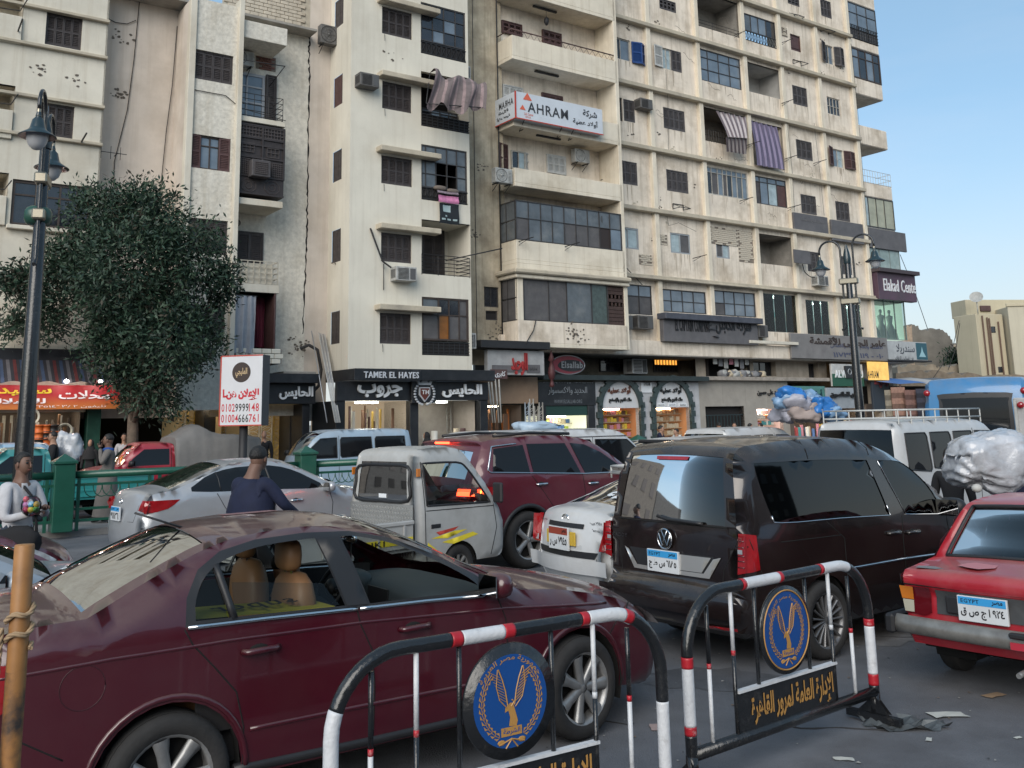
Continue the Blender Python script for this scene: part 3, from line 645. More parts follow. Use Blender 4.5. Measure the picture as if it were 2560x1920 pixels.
def grille(p,u0,u1,w_,z0,z1,m=None,kind=0):
 mb=MB();mb.box(u0,u1,-w_-.02,-w_+.02,z0,z0+.03);mb.box(u0,u1,-w_-.02,-w_+.02,z1-.03,z1);n=max(3,int((u1-u0)/.22))
 for i in range(n):
  a,b=u0+(u1-u0)*i/n,u0+(u1-u0)*(i+1)/n;c=(a+b)/2;zc=(z0+z1)/2
  if kind==0:mb.box(a,a+.03,-w_-.015,-w_+.015,z0,z1)
  elif kind==1:mb.obox((a,-w_,z0),(b,-w_,z1),.018,.018);mb.obox((a,-w_,z1),(b,-w_,z0),.018,.018);mb.box(a,a+.02,-w_-.015,-w_+.015,z0,z1)
  else:mb.tube([(c+.08*cos(t*pi/4),-w_,zc+.12*sin(t*pi/4))for t in range(9)],.012,4);mb.box(a,a+.02,-w_-.015,-w_+.015,z0,z1)
 if kind==0:
  for k in range(1,4):z=z0+(z1-z0)*k/4;mb.box(u0,u1,-w_-.012,-w_+.012,z-.012,z+.012)
 return mb.build('railing',m or IRON,p)
for i,kd in((0,1),(1,0),(2,2),(4,0)):g=gl[i];MB().box(g[0],g[1],-TW+.03,-TW+.06,g[2],g[2]+.5).build('railing_back',DARK,TB);grille(TB,g[0],g[1],TW,g[2]+.03,g[2]+.5,kind=kd)
g=gl[3];railing(TB,g[0],g[1]-.05,TW,g[2]+.02,g[2]+.75,6,.6);dr=FR('A',1605,222,1790,500,.3)
shutters(TB,(g[0]+.1,g[0]+.5,g[2],g[2]+2.2),.8,1);shutters(TB,(g[0]+.9,g[0]+1.9,g[2],g[2]+2.15),.5,2);glazed(TB,(g[0]+.5,g[0]+.9,g[2],g[2]+2.15),.45,1,3,PFRAME,BLUEG)
bar(TB,'drying_rail',[(g[1]-1.2,TW+.1,g[2]+.55),(g[1]+.8,TW+1.0,g[2]+1.05)],.025,IRON)
fbox(TB,'wall',uT0,uT1,.2,1.95,23.9,24,GREYC)
bp=FR('1',1830,-40,2140,250,-.5);wb=MB();wb.poly([(-17.6,.6,13),(uT0,.6,13),(uT0,.6,26),(-17.6,.6,26)]);wb.build('party_wall',M('pale_brick_render',(.52,.48,.4),.95,nv=.2,ns=5,bump=1,bs=6),TB)
def bigbricks():
 mb=MB();z=16.2;row=0
 while z<21:
  x=-17.55+(row%2)*.17
  while x<uC-.1:mb.bbox(x,x+.32,.55,.62,z,z+.13,.01);x+=.34
  z+=.145;row+=1
 tag(mb.build('brickwork',BRICK,TB),kind='stuff')
bigbricks()
wall(TB,'wall',uC,uT0,2.2,24,.2,[],PINK)
# recessed wall between the middle and the right building
wall(TB,'wall',uT1-2.0,-5.55,4.3,24,.2,[FR('B',162,572,285,745,.2),FR('B',176,768,275,850,.2)],M('stained_render',(.50,.43,.32),.95,nv=.3,ns=1.5,bump=.5,bs=10,dirt=.75,dcol=(.2,.16,.11),ds=.6,streak=.8,dth=.45))
glazed(TB,FR('B',162,572,285,745,.2),.1,2,1,GFRAME,DARKG);glazed(TB,FR('B',176,768,275,850,.2),.1,1,1,GFRAME,DARK)
MB().box(uT1-.01,uT1+.0,-1.99,.2,zTB,24).build('side_wall',CREAM2,TB)
for dx in(.5,.7,1.35,2.6):bar(TB,'drain_pipe',[(uT1+dx,.28,4.6+dx*.3),(uT1+dx,.28,23)],.03 if dx!=1.35 else.015,TRIM if dx<1 else IRON,6)
for a in(('B',90,150,.2,.3,14),('2',1240,1150,.2,.4,12),('2',620,380,2.0,.5,7),('B',300,950,.2,.7,40)):scar(TB,*a[:5],SC_,a[5])
window_unit('grey window air conditioner beside the second shutter of the middle block',FR('2',385,500,485,605,2.4)[0],TW,FR('2',385,500,485,605,2.4)[2],.78,.5,ACD)
window_unit('window air conditioner with thick black hose below the fourth shutter',FR('A',1395,410,1510,530,2.4)[0],TW,FR('A',1395,410,1510,530,2.4)[2],.85,.52,ACW)
outdoor_unit('dirty split air conditioner high in the angle beside the tall side shutters',FR('2',115,175,250,330,.7)[0],.3,FR('2',115,200,250,322,.7)[2],.9,.75,True)
window_unit('small window air conditioner on the right edge of the middle block',uT1+.02,1.2,FR('2',1145,470,1180,565,1.5)[2],.32,.55,ACW)
window_unit('small air conditioner beside the lowest brown windows of the middle block',uT1+.02,1.3,FR('A',2000,980,2055,1085,1.5)[2],.35,.6,ACW)
z=FU(560+1195/3.253,540+100/3.253,TW)[1]
cable('thick black hose hanging in a curve to the window air conditioner',[FP('A',1190,100,TW+.05),FP('A',1230,210,TW+.15),FP('A',1290,370,TW+.2),FP('A',1360,420,TW+.3)],.035)
cable('loose black cable tail hanging under the hose',[FP('A',1298,390,TW+.1),FP('A',1297,600,TW+.05)],.015)
# torn awning
def torn_awning():
 r=FR('2',850,500,1240,780,TW);o=fthing('torn_awning','torn brownish striped awning sagging out of the middle block loggia','awning',r[0],TW,r[2])
 mb=MB(True);n,k=26,12;B=[FP('2',870,505,TW),FP('2',1190,590,TW+.1)];C_=[FP('2',845,715,TW+1.2),FP('2',1245,745,TW+1.6)]
 for j in range(k+1):
  for i in range(n+1):
   s,t=i/n,j/k;top=B[0].lerp(B[1],s);bot=C_[0].lerp(C_[1],s);p=top.lerp(bot,t)
   p=p+fn*(.45*sin(t*pi)+.12*sin(s*17+t*3))+V((0,0,.12*sin(s*11+t*5)+.35*sin(t*pi)-(.25*abs(sin(s*13))*(t>.95))))
   mb.v.append(((p-FA).dot(fd),-(p-FA).dot(fn),p.z))
 for j in range(k):
  for i in range(n):
   if(j in(2,3)and 4<i<20)or(j==4 and i%5==1 and i>3):continue
   a=j*(n+1)+i;mb.f.append((a,a+1,a+n+2,a+n+1));mb.m.append(i%3==0);mb.s.append(True)
 mb.build('fabric',[M('awning_cloth',(.16,.13,.13),.9,nv=.4,ns=3,dirt=.6,dcol=(.07,.055,.055),ds=3),M('awning_stripe',(.27,.2,.2),.9,nv=.4,ns=3)],o)
 mb=MB();cv=lambda p:((p-FA).dot(fd),-(p-FA).dot(fn),p.z)
 mb.tube([cv(B[0]),cv(C_[0])],.02);mb.tube([cv(B[1]),cv(C_[1])],.02);mb.tube([cv(C_[0]),cv(C_[1])],.02);mb.build('awning_frame',IRON,o)
torn_awning()
# rugs hung out from the third loggia
def hung(label,name,cat,k,x0,y0,x1,y1,w_,ms,pat=None):
 r=FR(k,x0,y0,x1,y1,w_);o=fthing(name,label,cat,r[0],w_,r[2]);mb=MB(True);n,h=10,12
 for j in range(h+1):
  for i in range(n+1):s,t=i/n,j/h;mb.v.append((r[0]+(r[1]-r[0])*s,-w_-.03*sin(s*7+t*2)-.02*sin(t*6),r[2]+(r[3]-r[2])*t))
 for j in range(h):
  for i in range(n):a=j*(n+1)+i;mb.f.append((a,a+1,a+n+2,a+n+1));mb.m.append(pat(i,j)if pat else 0);mb.s.append(True)
 mb.build('fabric',ms,o);return o
BLK=M('black_rug',(.012,.017,.022),.9);PAL=M('pale_rug_pattern',(.33,.42,.43),.9)
hung('black and pale patterned rug hanging from the middle block loggia','rug','rug','2',935,1400,1070,1555,TW+.12,[BLK,PAL],lambda i,j:1 if(j==2 and i%3)or(7<=j<=10 and 2<=i<=5)or(j==4 and i==3)else 0)
hung('pink printed blanket folded over the loggia rail above the black rug','blanket','blanket','2',928,1345,1068,1412,TW+.16,[M('pink_cloth',(.55,.2,.36),.9,nv=.3,ns=8)])
hung('grey and mauve striped blanket lying along the loggia rail','blanket','blanket','2',920,1312,1065,1352,TW+.18,[M('mauve_cloth',(.25,.2,.23),.9,nv=.4,ns=9)])
for x,y,lab in((945,1300,'brown pillow airing at the left end of the loggia rail'),(1030,1322,'flat brown pillow airing at the right of the loggia rail')):
 u,z=FU(760+x/2.765,y/2.765,TW+.1);o=fthing('pillow',lab,'pillow',u,TW+.1,z);MB().ball((u,-TW-.05,z),.28,12,sq=(1,.5,.35),p=.7).build('cover',M('brown_pillow',(.16,.13,.11),.9),o)
# ================================================================ RIGHT BUILDING
RB=bld('apartment_building','tall yellowed apartment block with a grid of ribs and ledges, on the right',-5.75)
PIL=[.25,3.32,6.8,10.38,13.4,16.65,19.8];LED=[5.0,8.57,11.8,14.85,17.93,21.2,24.3,27.4,30.5]
ZT=30.5
H_=[]
def W3(k,*a):r=FR(k,*a,0);H_.append(r);return r
jobs=[]
def J(f,r,*a,**k):jobs.append((f,r,a,k));return r
sh_=lambda r,m=SHUT2,n=4:J(shutters,r,-.02,n,m)
for a in((463,-18,582,92),(490,738,645,915),(147,1097,316,1285),(512,1168,667,1340),(1408,960,1527,1115),(1382,585,1492,742),(1440,1340,1555,1488),(1680,1388,1785,1535),(1575,-12,1658,132),(1350,-30,1435,50)):
 sh_(W3('3',*a),n=4 if a[0]<1300 else 3)
sh_(W3('C',630,255,740,412),SHUT2,3);J(shutters,W3('C',875,290,962,430),-.02,2,SHUT2,True)
r=W3('3',130,245,270,428);J(glazed,r,-.1,[0,.5,1],1,PFRAME,BLUEG,{(0,0):DARKG},fw=.05);RBlue=r
r=W3('3',480,325,622,505);J(glazed,(r[0],r[0]+(r[1]-r[0])*.5,r[2],r[3]),-.1,2,1,PFRAME,BRIGHTG);J(shutters,(r[0]+(r[1]-r[0])*.5,r[1],r[2],r[3]),-.02,2,SHUT2);RWhite=r
r=W3('3',738,330,1035,625);J(glazed,r,-.05,[0,.2,.46,.73,1],[0,.37,.74,1],GFRAME,BLUEG)
r=W3('3',1045,85,1280,340);J(glazed,(r[0],r[1],r[2]+.55,r[3]),-.05,[0,.22,.45,.7,1],[0,1],GFRAME,DARKG,{(1,0):BLUEG,(2,0):BLUEG,(0,0):DIRTG});J(grille,r,0);R_gr=r
r=W3('3',1368,230,1448,365);J(glazed,r,-.08,1,[0,.2,1],SHUTM,SHUTM)
RO=W3('3',1605,305,1675,452);J(glazed,RO,-.1,2,1,PFRAME,BLUEG,{(0,0):DARKG})
r=W3('3',1622,665,1722,808);J(glazed,r,-.08,4,2,PFRAME,DARKG);
RQ=W3('3',150,665,215,840);J(glazed,RQ,-.1,3,5,GFRAME,DARKG)
r=W3('3',215,682,298,850);J(shutters,r,-.02,2,SHUT2)
RS=W3('3',1660,1025,1745,1165);J(glazed,RS,-.1,2,1,PFRAME,BRIGHTG,{(0,0):BLUEG})
r=W3('3',785,1145,1083,1385);J(glazed,r,-.05,[0,.13,.28,.4,.5,.62,.74,.87,1],[0,.8,1],PFRAME,BLUEG,{(0,0):DARKG,(1,0):PANEL,(3,0):PANEL,(4,0):DARKG,(7,0):BLUEG,(6,0):DIRTG})
r=W3('3',1120,1210,1352,1440);J(glazed,r,-.05,[0,.17,.42,.7,1],[0,.8,1],GFRAME,BLUEG,{(0,0):SHUT2,(3,0):SHUTM,(2,0):BRIGHTG})
for a,al in(((1243,82,1425,275),{}),((1675,132,1845,315),{(1,0):PANEL}),((2045,168,2165,350),{(0,0):PANEL})):
 J(glazed,W3('B',*a),-.06,2,1,M('grey_aluminium',(.28,.3,.32),.4),BRIGHTG,al,fw=.07)
r=W3('B',1183,540,1535,808);J(glazed,r,-.06,[0,.16,.42,.7,1],[0,.62,1],GFRAME,BLUEG,{(2,0):PANEL,(3,0):PANEL})
r=W3('B',1603,590,1975,800);J(glazed,(r[0],r[1],r[2],r[3]),-.06,[0,.22,.47,.72,1],[0,.5,1],GFRAME,BLUEG)
r=FR('B',2025,600,2212,800,0);q=FR('C',0,545,265,740,0);r=(r[0],q[1],q[2],r[3]);H_.append(r);J(glazed,r,-.06,[0,.26,.5,.75,1],[0,.5,1],GFRAME,BLUEG,{(0,0):PANEL})
SHOPG=[W3('C',310,560,568,852),W3('C',620,608,808,866),W3('C',878,635,1040,888)]
# open balconies let into the grid
BAL=[W3('3',722,-60,1022,262),W3('3',1070,425,1322,692),W3('3',760,735,1078,1030),W3('3',1088,830,1335,1180),W3('C',275,125,545,372)]
BAL[0]=H_[-5]=(BAL[0][0],BAL[0][1],BAL[0][2],24.1)
wall(RB,'wall',-.0,19.8,5.0,ZT,0,H_,YEL,.14)
for f,r,a,k in jobs:f(RB,r,*a,**k)if f is not grille else grille(RB,r[0],r[1],0,r[2],r[2]+.55,kind=1)
for i,b in enumerate(BAL):
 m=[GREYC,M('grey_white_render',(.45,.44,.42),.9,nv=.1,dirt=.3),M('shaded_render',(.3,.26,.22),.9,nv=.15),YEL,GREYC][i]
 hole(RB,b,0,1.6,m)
 if i!=3:shutters(RB,(b[0]+.35,b[0]+1.25,b[2],b[2]+2.0-(.4 if i==4 else 0)),-1.5,2,DARK if i==2 else GFRAME)
 if i in(0,2):railing(RB,b[0],b[1],0,b[2],b[2]+(.35 if i==0 else.6),3,.18 if i==2 else.9,ret=.02)
for i,u in enumerate(PIL):
 fbox(RB,'pilaster',u-.14,u+.14,-.02,.2,5.0 if i else 5.0,ZT,YEL2,.02)
for z in LED[1:]:fbox(RB,'ledge',.1,19.95,-.02,.34,z-.14,z+.06,TRIM,.02)
fbox(RB,'ledge',.1,19.95,.0,.42,8.42,8.5,TRIM,.02)
# open leaves of shutters
def leaf(u,w_,z,wd,h,m,ang):o=at(RB,'shutter',leafmesh(wd,h,m),u,w_,z,ang)
b=RBlue;leaf(b[0]-.02,.05,b[2],.72,b[3]-b[2],BLUES,-pi*.5-.5);leaf(b[1]+.02,.06,b[2]-.05,.55,b[3]-b[2],BLUES,-.25);leaf(b[1]+.56,.2,b[2]-.05,.5,b[3]-b[2],BLUES,.5)
b=RWhite;leaf(b[0]-.62,.12,b[2],.62,b[3]-b[2],WHITES,.12)
b=RO;leaf(b[0]-.5,.2,b[2],.52,b[3]-b[2]+.1,SHUT2,.3);leaf(b[1]+.02,.05,b[2],.4,b[3]-b[2],SHUT2,-.35);leaf(b[1]+.42,.2,b[2],.4,b[3]-b[2],SHUT2,.2)
b=RQ;leaf(b[0]-.26,.35,b[2],.5,b[3]-b[2],SHUTM,1.0)
b=RS;leaf(b[0]-.55,.2,b[2],.55,b[3]-b[2]+.05,SHUTM,.3);leaf(b[1]+.02,.04,b[2],.48,b[3]-b[2],SHUTM,-.2);leaf(b[1]+.5,.14,b[2],.48,b[3]-b[2],SHUTM,.15)
bricks(RB,FR('B',1420,308,1528,405,0),.0,cap=60);bricks(RB,FR('B',1572,145,1655,240,0),.0,cap=60)
w1=FR('B',2045,168,2165,350,0);r=FR('C',125,100,248,345,0);bricks(RB,r,.0,cap=170,cl=.26,ch=.1);r2=FR('B',1990,72,2330,158,0);bricks(RB,(r2[0],r[0]-.02,r[3]-.9,r[3]),.0,cap=120,cl=.26,ch=.1)
bricks(RB,FR('3',1308,185,1352,262,0),.0,cap=30)
for a in((568,1375),(1398,372),(1372,50),(1590,150)):
 u,z=FU(1480+a[0]/2.765,(a[1]+65)/2.765,.1);rack(RB,u,z,.02)
# drying bars sticking out
for k,x,y in(('3',1300,300),('3',1310,715),('3',1070,1005),('3',1330,1100),('3',1530,1130),('3',1020,1390),('3',1350,1440),('3',980,245),('3',60,1245),('B',1110,275),('B',1860,345),('B',445,208),('B',820,250)):
 w_=1.36 if(k=='B' and x<900)else.1;u,z=FU(CROP[k][0]+x/CROP[k][2],CROP[k][1]+y/CROP[k][2],w_)
 mb=MB();mb.tube([(u,-w_,z),(u+.25,-w_-.7,z+.1)],.02,4);mb.tube([(u,-w_,z-.15),(u+.15,-w_-.4,z+.04)],.012,4);mb.build('drying_bar',IRON,RB)
random.seed(11)
for i in range(70):
 u=random.uniform(.6,19.4);z=random.uniform(9,24)
 if any(h[0]-.2<u<h[1]+.2 and h[2]-.2<z<h[3]+.2 for h in H_):continue
 mb=MB()
 for j in range(random.randint(2,7)):q=random.uniform(.02,.09);cx,cz=u+random.uniform(-.25,.25),z+random.uniform(-.12,.12);mb.poly([(cx+q*random.uniform(.6,1.3)*cos(t),-.007-j*.0007,cz+q*.6*random.uniform(.6,1.3)*sin(t))for t in range(6)])
 tag(mb.build('plaster_damage',SC_ if random.random()<.6 else TRIM,RB),kind='stuff')
for h in H_:
 mb=MB()
 for k in range(random.randint(3,7)):x=random.uniform(h[0],h[1]);q=random.uniform(.012,.04);L_=random.uniform(.2,.9);mb.poly([(x-q,-.005-k*.0004,h[2]-.02),(x+q,-.005-k*.0004,h[2]-.02),(x+q*.4,-.005-k*.0004,h[2]-L_),(x-q*.3,-.005-k*.0004,h[2]-L_*.96)])
 tag(mb.build('rain_streak',M('rain_stain',(.45,.38,.30),.95,nv=.3),RB),kind='stuff')
for i in range(30):
 u=random.uniform(.6,19.4);z=random.uniform(9.2,23);P=[(u,z)]
 for k in range(9):P.append((P[-1][0]+random.uniform(.03,.16),P[-1][1]+random.uniform(-.16,.1)))
 MB().tube([(a,-.004,c)for a,c in P],.008,3).build('crack',SC_,RB)
fbox(RB,'roof',-5.7,23,-9,.1,ZT-.1,ZT,GREYC)
# ---- protruding balcony bay with the big sign
bu0=sum((FR('2',1455,1158,2045,1370,1.35)[0],FR('B',425,190,1120,440,1.35)[0]))/2;bu1=0.1;BW=1.35
wall(RB,'wall',-5.75,.0,5.0,ZT,0,[],YEL)
wins=[('2',1362,140,1502,262,SHUTM,3),('2',1642,205,1775,330,SHUTM,3),('2',1368,583,1510,760,WHITES,3),('2',1638,640,1785,800,SHUTM,3),('2',1672,1065,1805,1215,WHITES,3)]
for k,a,b_,c,d,m,n in wins:shutters(RB,FR(k,a,b_,c,d,0),.08,n,m)
r=FR('2',1425,1040,1525,1180,0);glazed(RB,r,.06,2,1,PFRAME,BRIGHTG,{(0,0):DARKG});leaf(r[0]-.75,.25,r[2]-.3,.6,r[3]-r[2]+.5,SHUTM,.3);leaf(r[1],.08,r[2],.4,r[3]-r[2],WHITES,.4)
p=[FR('2',1440,240,2010,540,BW),FR('2',1460,700,2030,960,BW),FR('2',1455,1158,2045,1370,BW),FR('B',425,190,1120,445,BW),FR('B',425,845,1150,1000,BW),FR('2',1340,-200,2000,105,BW)]
for i,r in enumerate(p):
 z0,z1=r[2],r[3]
 if i==5:z1=z0+1.1
 if i==1:z0=FR('2',1460,700,2020,975,BW)[2];z1=z0+1.0
 if i==4:z0=5.0
 fbox(RB,'balcony_slab',bu0,bu1,0,BW,z0,z0+.16,YEL2);m=YEL2 if i!=4 else YEL
 fbox(RB,'parapet',bu0,bu1,BW-.12,BW,z0+.16,z1,m);fbox(RB,'parapet',bu0,bu0+.12,0,BW-.12,z0+.16,z1,m)
 for a in(bu0,bu1-.01):fbox(RB,'edge_trim',a,a+.02,BW,BW+.02,z0,z1,TRIM)if i<0 else None
fbox(RB,'side_wall',bu1-.12,bu1+.1,0,BW,5,ZT,YEL2,.02)
r=p[0];mb=MB();zz=r[3]
mb.tube([(bu0,0,zz+.28),(bu0,-BW+.05,zz+.28),(bu1,-BW+.05,zz+.28)],.03,5);n=34
for i in range(n):a=bu0+(bu1-bu0)*i/n;mb.obox((a,-BW+.05,zz+(.0 if i%2 else.26)),(a+(bu1-bu0)/n,-BW+.05,zz+(.26 if i%2 else.0)),.012,.012)
mb.build('railing',SHUTM,RB)
for zc in(p[0][2]-.02,p[1][2]-.1,p[5][2]-.02):MB().box(-4.2,-2.9,-.85,-.75,zc-.09,zc-.02).build('light_fitting',IRON,RB)
mb=MB();zc=p[5][2];mb.tube([(-3.4,-.7,zc),(-3.4,-.7,zc-.35)],.01,4);mb.lathe([(.02,zc-.35),(.1,zc-.45),(.12,zc-.6),(.05,zc-.75),(.0,zc-.78)],(-3.4,-.7,0),'z',8);mb.build('hanging_lantern',IRON,RB)
# glazed-in floors of the bay
d=FR('2',1455,1362,2040,1600,BW);e=FR('B',425,0,1100,243,BW);zg0,zg1=p[3][3],d[3]-.1
cols=[0,.115,.225,.33,.44,.55,.665,.78,.885,1];al={(i,0):random.choice([PANEL,DIRTG,BLUEG])for i in range(9)};al[(7,0)]=M('dark_brown_panel',(.03,.02,.017),.6)
glazed(RB,(bu0,bu1-.12,zg0,zg1),BW-.03,cols,[0,.56,1],GFRAME,DIRTG,al,fw=.04)
def sideglaze(z0,z1,nn=2,gm=None):
 off=OFF[RB.name];mb=MB()
 for i in range(nn+1):y=-BW+.06+i*(BW-.06)/nn;mb.box(bu0,bu0+.04,y-.02,y+.02,z0,z1)
 for z in(z0,(z0+z1)/2,z1-.04):mb.box(bu0-.005,bu0+.035,-BW+.05,0,z,z+.04)
 f=mb.build('window',GFRAME,RB)
 for i in range(nn):
  for j in range(2):
   a=-BW+.08+i*(BW-.06)/nn;b_=a+(BW-.06)/nn-.04;c=z0+(z1-z0)*j/2+.04;d_=c+(z1-z0)/2-.06
   MB().poly([(bu0+.02,a,c),(bu0+.02,b_,c),(bu0+.02,b_,d_),(bu0+.02,a,d_)]).build('pane',gm or DIRTG,f)
sideglaze(zg0,zg1)
fr_=FR('B',455,485,1130,868,BW);zf0,zf1=p[4][3],FR('B',410,480,1130,850,BW)[3]
glazed(RB,(bu0+.32,bu1-1.05,zf0,zf1),BW-.06,[0,.29,.5,.8,1],[0,1],GFRAME,PANEL,{(2,0):DIRTG,(3,0):M('greenish_glass',(.06,.085,.08),.2,nv=.4,ns=5)},fw=.045)
fbox(RB,'corner_post',bu0,bu0+.3,BW-.15,BW,zf0,zf1,YEL2);fbox(RB,'lintel',bu0,bu1,0,BW,zf1,p[3][2],YEL2);fbox(RB,'ledge',bu0-.3,bu1+.1,-.0,BW+.32,p[3][2]-.45,p[3][2]-.25,TRIM,.05);fbox(RB,'ledge',bu0-.15,bu1+.1,-.0,BW+.16,p[3][2]-.62,p[3][2]-.45,YEL2,.03)
sideglaze(zf0,zf1,2,PANEL)
BRW=M('reddish_planks',(.06,.035,.03),.8,nv=.3,ns=6);x0=bu1-1.05;n=0
for j in range(11):
 z=zf0+(zf1-zf0)*j/11
 if j in(5,7):
  for x in(0,.22,.43,.65,.86):fbox(RB,'plank',x0+x,x0+x+.08,BW-.1,BW-.05,z+.01,z+(zf1-zf0)/11-.01,BRW,.004)
 else:fbox(RB,'plank',x0,bu1-.12,BW-.1+random.uniform(0,.012),BW-.05,z+.008,z+(zf1-zf0)/11-.008,BRW,.004)
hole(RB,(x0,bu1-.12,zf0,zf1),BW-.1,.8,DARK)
fbox(RB,'fascia',bu0-.2,12.2,.0,.4,4.9,5.55,YEL,.02);fbox(RB,'soffit',-5.7,23,-4,.38,4.86,4.94,GREYC)
fbox(RB,'ledge',8.7,12.4,.4,.7,5.6,5.75,CREAM);fbox(RB,'fascia',12.2,20.2,.0,.4,4.9,5.3,GREYC)
scar(RB,'B',900,960,BW,.8,SC_,40)
outdoor_unit('white split air conditioner on the balcony wall at the right, below the large white sign',FR('2',1875,1035,2000,1140,.5)[0],.05,FR('2',1875,1035,2000,1135,.5)[2],.85,.62)
outdoor_unit('white split air conditioner on the left corner of the balcony below the large white sign',bu0-.95,.9,FR('2',1300,1170,1425,1272,1.3)[2],.85,.62)
window_unit('boxy black window air conditioner high on the gridded front beside open shutters',FR('3',330,685,418,770,.4)[0],0,FR('3',330,685,418,762,.4)[2],.8,.5,ACD)
for i,(a,b_)in enumerate(((1250,1400),(1420,1560))):r=FR('B',a,808,b_,918,.5);window_unit(['left','right'][i]+' one of the two sooty air conditioners over the mezzanine shops',r[0],0,r[2]-.02,.95,.62,ACD)
r=FR('C',715,420,820,512,.5);window_unit('pale window air conditioner behind the right street lamp',r[0],0,r[2],.9,.55,ACW)
r=FR('C',262,790,340,885,.5);window_unit('dark window air conditioner at the right end of the black company sign',r[0],.2,r[2],.7,.6,ACD)
cable('grey hose looped to the pale air conditioner by the lamp',[FP('C',600,350,.1),FP('C',620,410,.2),FP('C',690,445,.4)],.025,.1)
for q_,a in zip(('long bundle down the right edge of the balcony bay','wire slanting from the bay across the first bay of windows','cable dropping beside the two sooty air conditioners','short cable under the plank-patched window'),([(1120,0),(1155,700),(1190,1090)],[(1160,20),(1300,400),(1450,560)],[(1215,640),(1215,800),(1250,930),(1280,1090)],[(585,845),(565,930),(500,1040)])):
 cable(q_,[FP('B',x,y,BW+.05 if x<1150 else.25)for x,y in a],.02)
for q_,a in zip(('wire hanging down the first rib of the grid','wire hanging under the white open shutter','wire hanging between the two right columns of windows','wire down the second column under the high shutter','wire beside the purple striped curtain','wire looping below the brick patch window','wire down the right end rib of the grid'),([(55,100),(75,500),(100,900)],[(510,480),(525,700),(530,1050)],[(1535,850),(1570,1150),(1605,1490)],[(90,0),(105,400),(125,760)],[(1350,850),(1385,1200),(1400,1460)],[(520,1500),(530,1560),(600,1540),(720,1600)],[(1790,300),(1850,900),(1900,1560)])):
 cable(q_,[FP('3',x,y,.22)for x,y in a],.009)
# striped curtains of the open balconies
STR1=[M('striped_cloth_pale',(.42,.38,.38),.9,nv=.1),M('striped_cloth_dark',(.15,.12,.13),.9,nv=.1)];STR2=[M('striped_cloth_mauve',(.21,.18,.27),.9,nv=.1),M('striped_cloth_plum',(.10,.085,.14),.9,nv=.1)]
def stripes(label,P,ms,bulge=.5,n=44,k=14):
 a=FP(*P[0]);o=thing('striped_curtain',label,'curtain',a,0);P=[FP(*q)-a for q in P];mb=MB(True)
 for j in range(k+1):
  for i in range(n+1):
   s,t=i/n,j/k;q=P[0].lerp(P[1],s).lerp(P[3].lerp(P[2],s),t);q=q+fn*(bulge*sin(t*pi*.55)+.05*sin(s*34+t*2))
   mb.v.append(tuple(q))
 for j in range(k):
  for i in range(n):a_=j*(n+1)+i;mb.f.append((a_,a_+1,a_+n+2,a_+n+1));mb.m.append(1 if i%4 in(0,1)else 0);mb.s.append(True)
 mb.build('fabric',ms,o);MB().tube([P[0],P[1]],.02).build('curtain_rod',IRON,o)
stripes('pale grey and brown striped curtain blown out of an open balcony',[('3',855,765,.05),('3',1060,810,.05),('3',1070,960,.9),('3',925,950,.9)],STR1,.1,k=8)
stripes('lower striped flap of the blown-out balcony curtain',[('3',925,950,.9),('3',1070,960,.9),('3',1072,1068,.5),('3',925,1045,.5)],STR1,.0,k=6)
stripes('purple striped curtain closing the balcony right of the pale striped one',[('3',1092,832,.05),('3',1275,880,.05),('3',1315,1180,.35),('3',1115,1145,.35)],STR2,.2)
# ---- rounded end with its own balconies
CU0,CU1,CW=19.9,22.85,.1
fbox(RB,'wall',19.95,CU1-1.1,-6,-1.4,5,ZT,YEL,.01);fbox(RB,'wall',19.95,CU1-.15,-6,-.9,0,5,YEL)
def cz(k,y,x):ox,oy,s=CROP[k];return FU(ox+x/s,oy+y/s,CW)[1]
slabs=[(cz('3',310,1960),cz('3',380,1975)+.35),(cz('3',690,2000),cz('3',585,2000)),(cz('3',1035,2030),cz('3',905,2025)),(cz('3',1385,2070),cz('3',1285,2060)),(cz('3',-20,1940),cz('3',75,1945))]
P5=[(cz('3',380,1975),cz('3',312,1958)),(cz('3',692,1995),cz('3',585,1990)),(cz('3',1035,2035),cz('3',905,2022)),(cz('3',1388,2068),cz('3',1292,2062)),(cz('3',72,1948),cz('3',-40,1940))]
for a,b_ in P5:fbox(RB,'parapet',19.95,CU1,-.0,CW,a,b_,YEL,.05);fbox(RB,'balcony_slab',19.95,CU1-.02,-2.2,-.0,a,a+.15,YEL)
glazed(RB,(20,CU1,P5[0][1],P5[4][0]),CW-.05,3,[0,.27,.72,1],GFRAME,BLUEG,{(0,0):PANEL,(1,0):PANEL,(2,0):PANEL});grille(RB,20,CU1,CW+.02,P5[0][1],P5[0][1]+.85)
z0_,z1_=cz('3',550,1985),P5[0][0];glazed(RB,(20,CU1,P5[1][1],z1_),CW-.05,[0,.25,.5,.75,1],[0,.7,1],BFRAME,PFRAME,{(i,j):(DARKG if i%2 else BLUEG)for i in range(4)for j in range(2)},fw=.09)
zb5=cz('3',1590,2080);glazed(RB,(20,CU1,zb5,P5[3][0]),CW-.05,[0,.13,.4,.68,1],[0,1],GFRAME,M('curtained_glass',(.36,.36,.27),.3,nv=.25,ns=2),{(0,0):BRIGHTG})
railing(RB,20,CU1-.05,CW,P5[3][1],P5[3][1]+.75,3,.25,M('pale_railing',(.4,.38,.34),.6));fbox(RB,'pier',CU1-.25,CU1-.05,.75,.95,P5[2][1],P5[1][0],YEL)if 0 else None
def corner_glass(name,za,zb,m,nx=3):glazed(RB,(20,CU1+.1,za,zb),CW-.02,nx,1,M('pale_joint',(.2,.24,.24),.4),m,fw=.03)
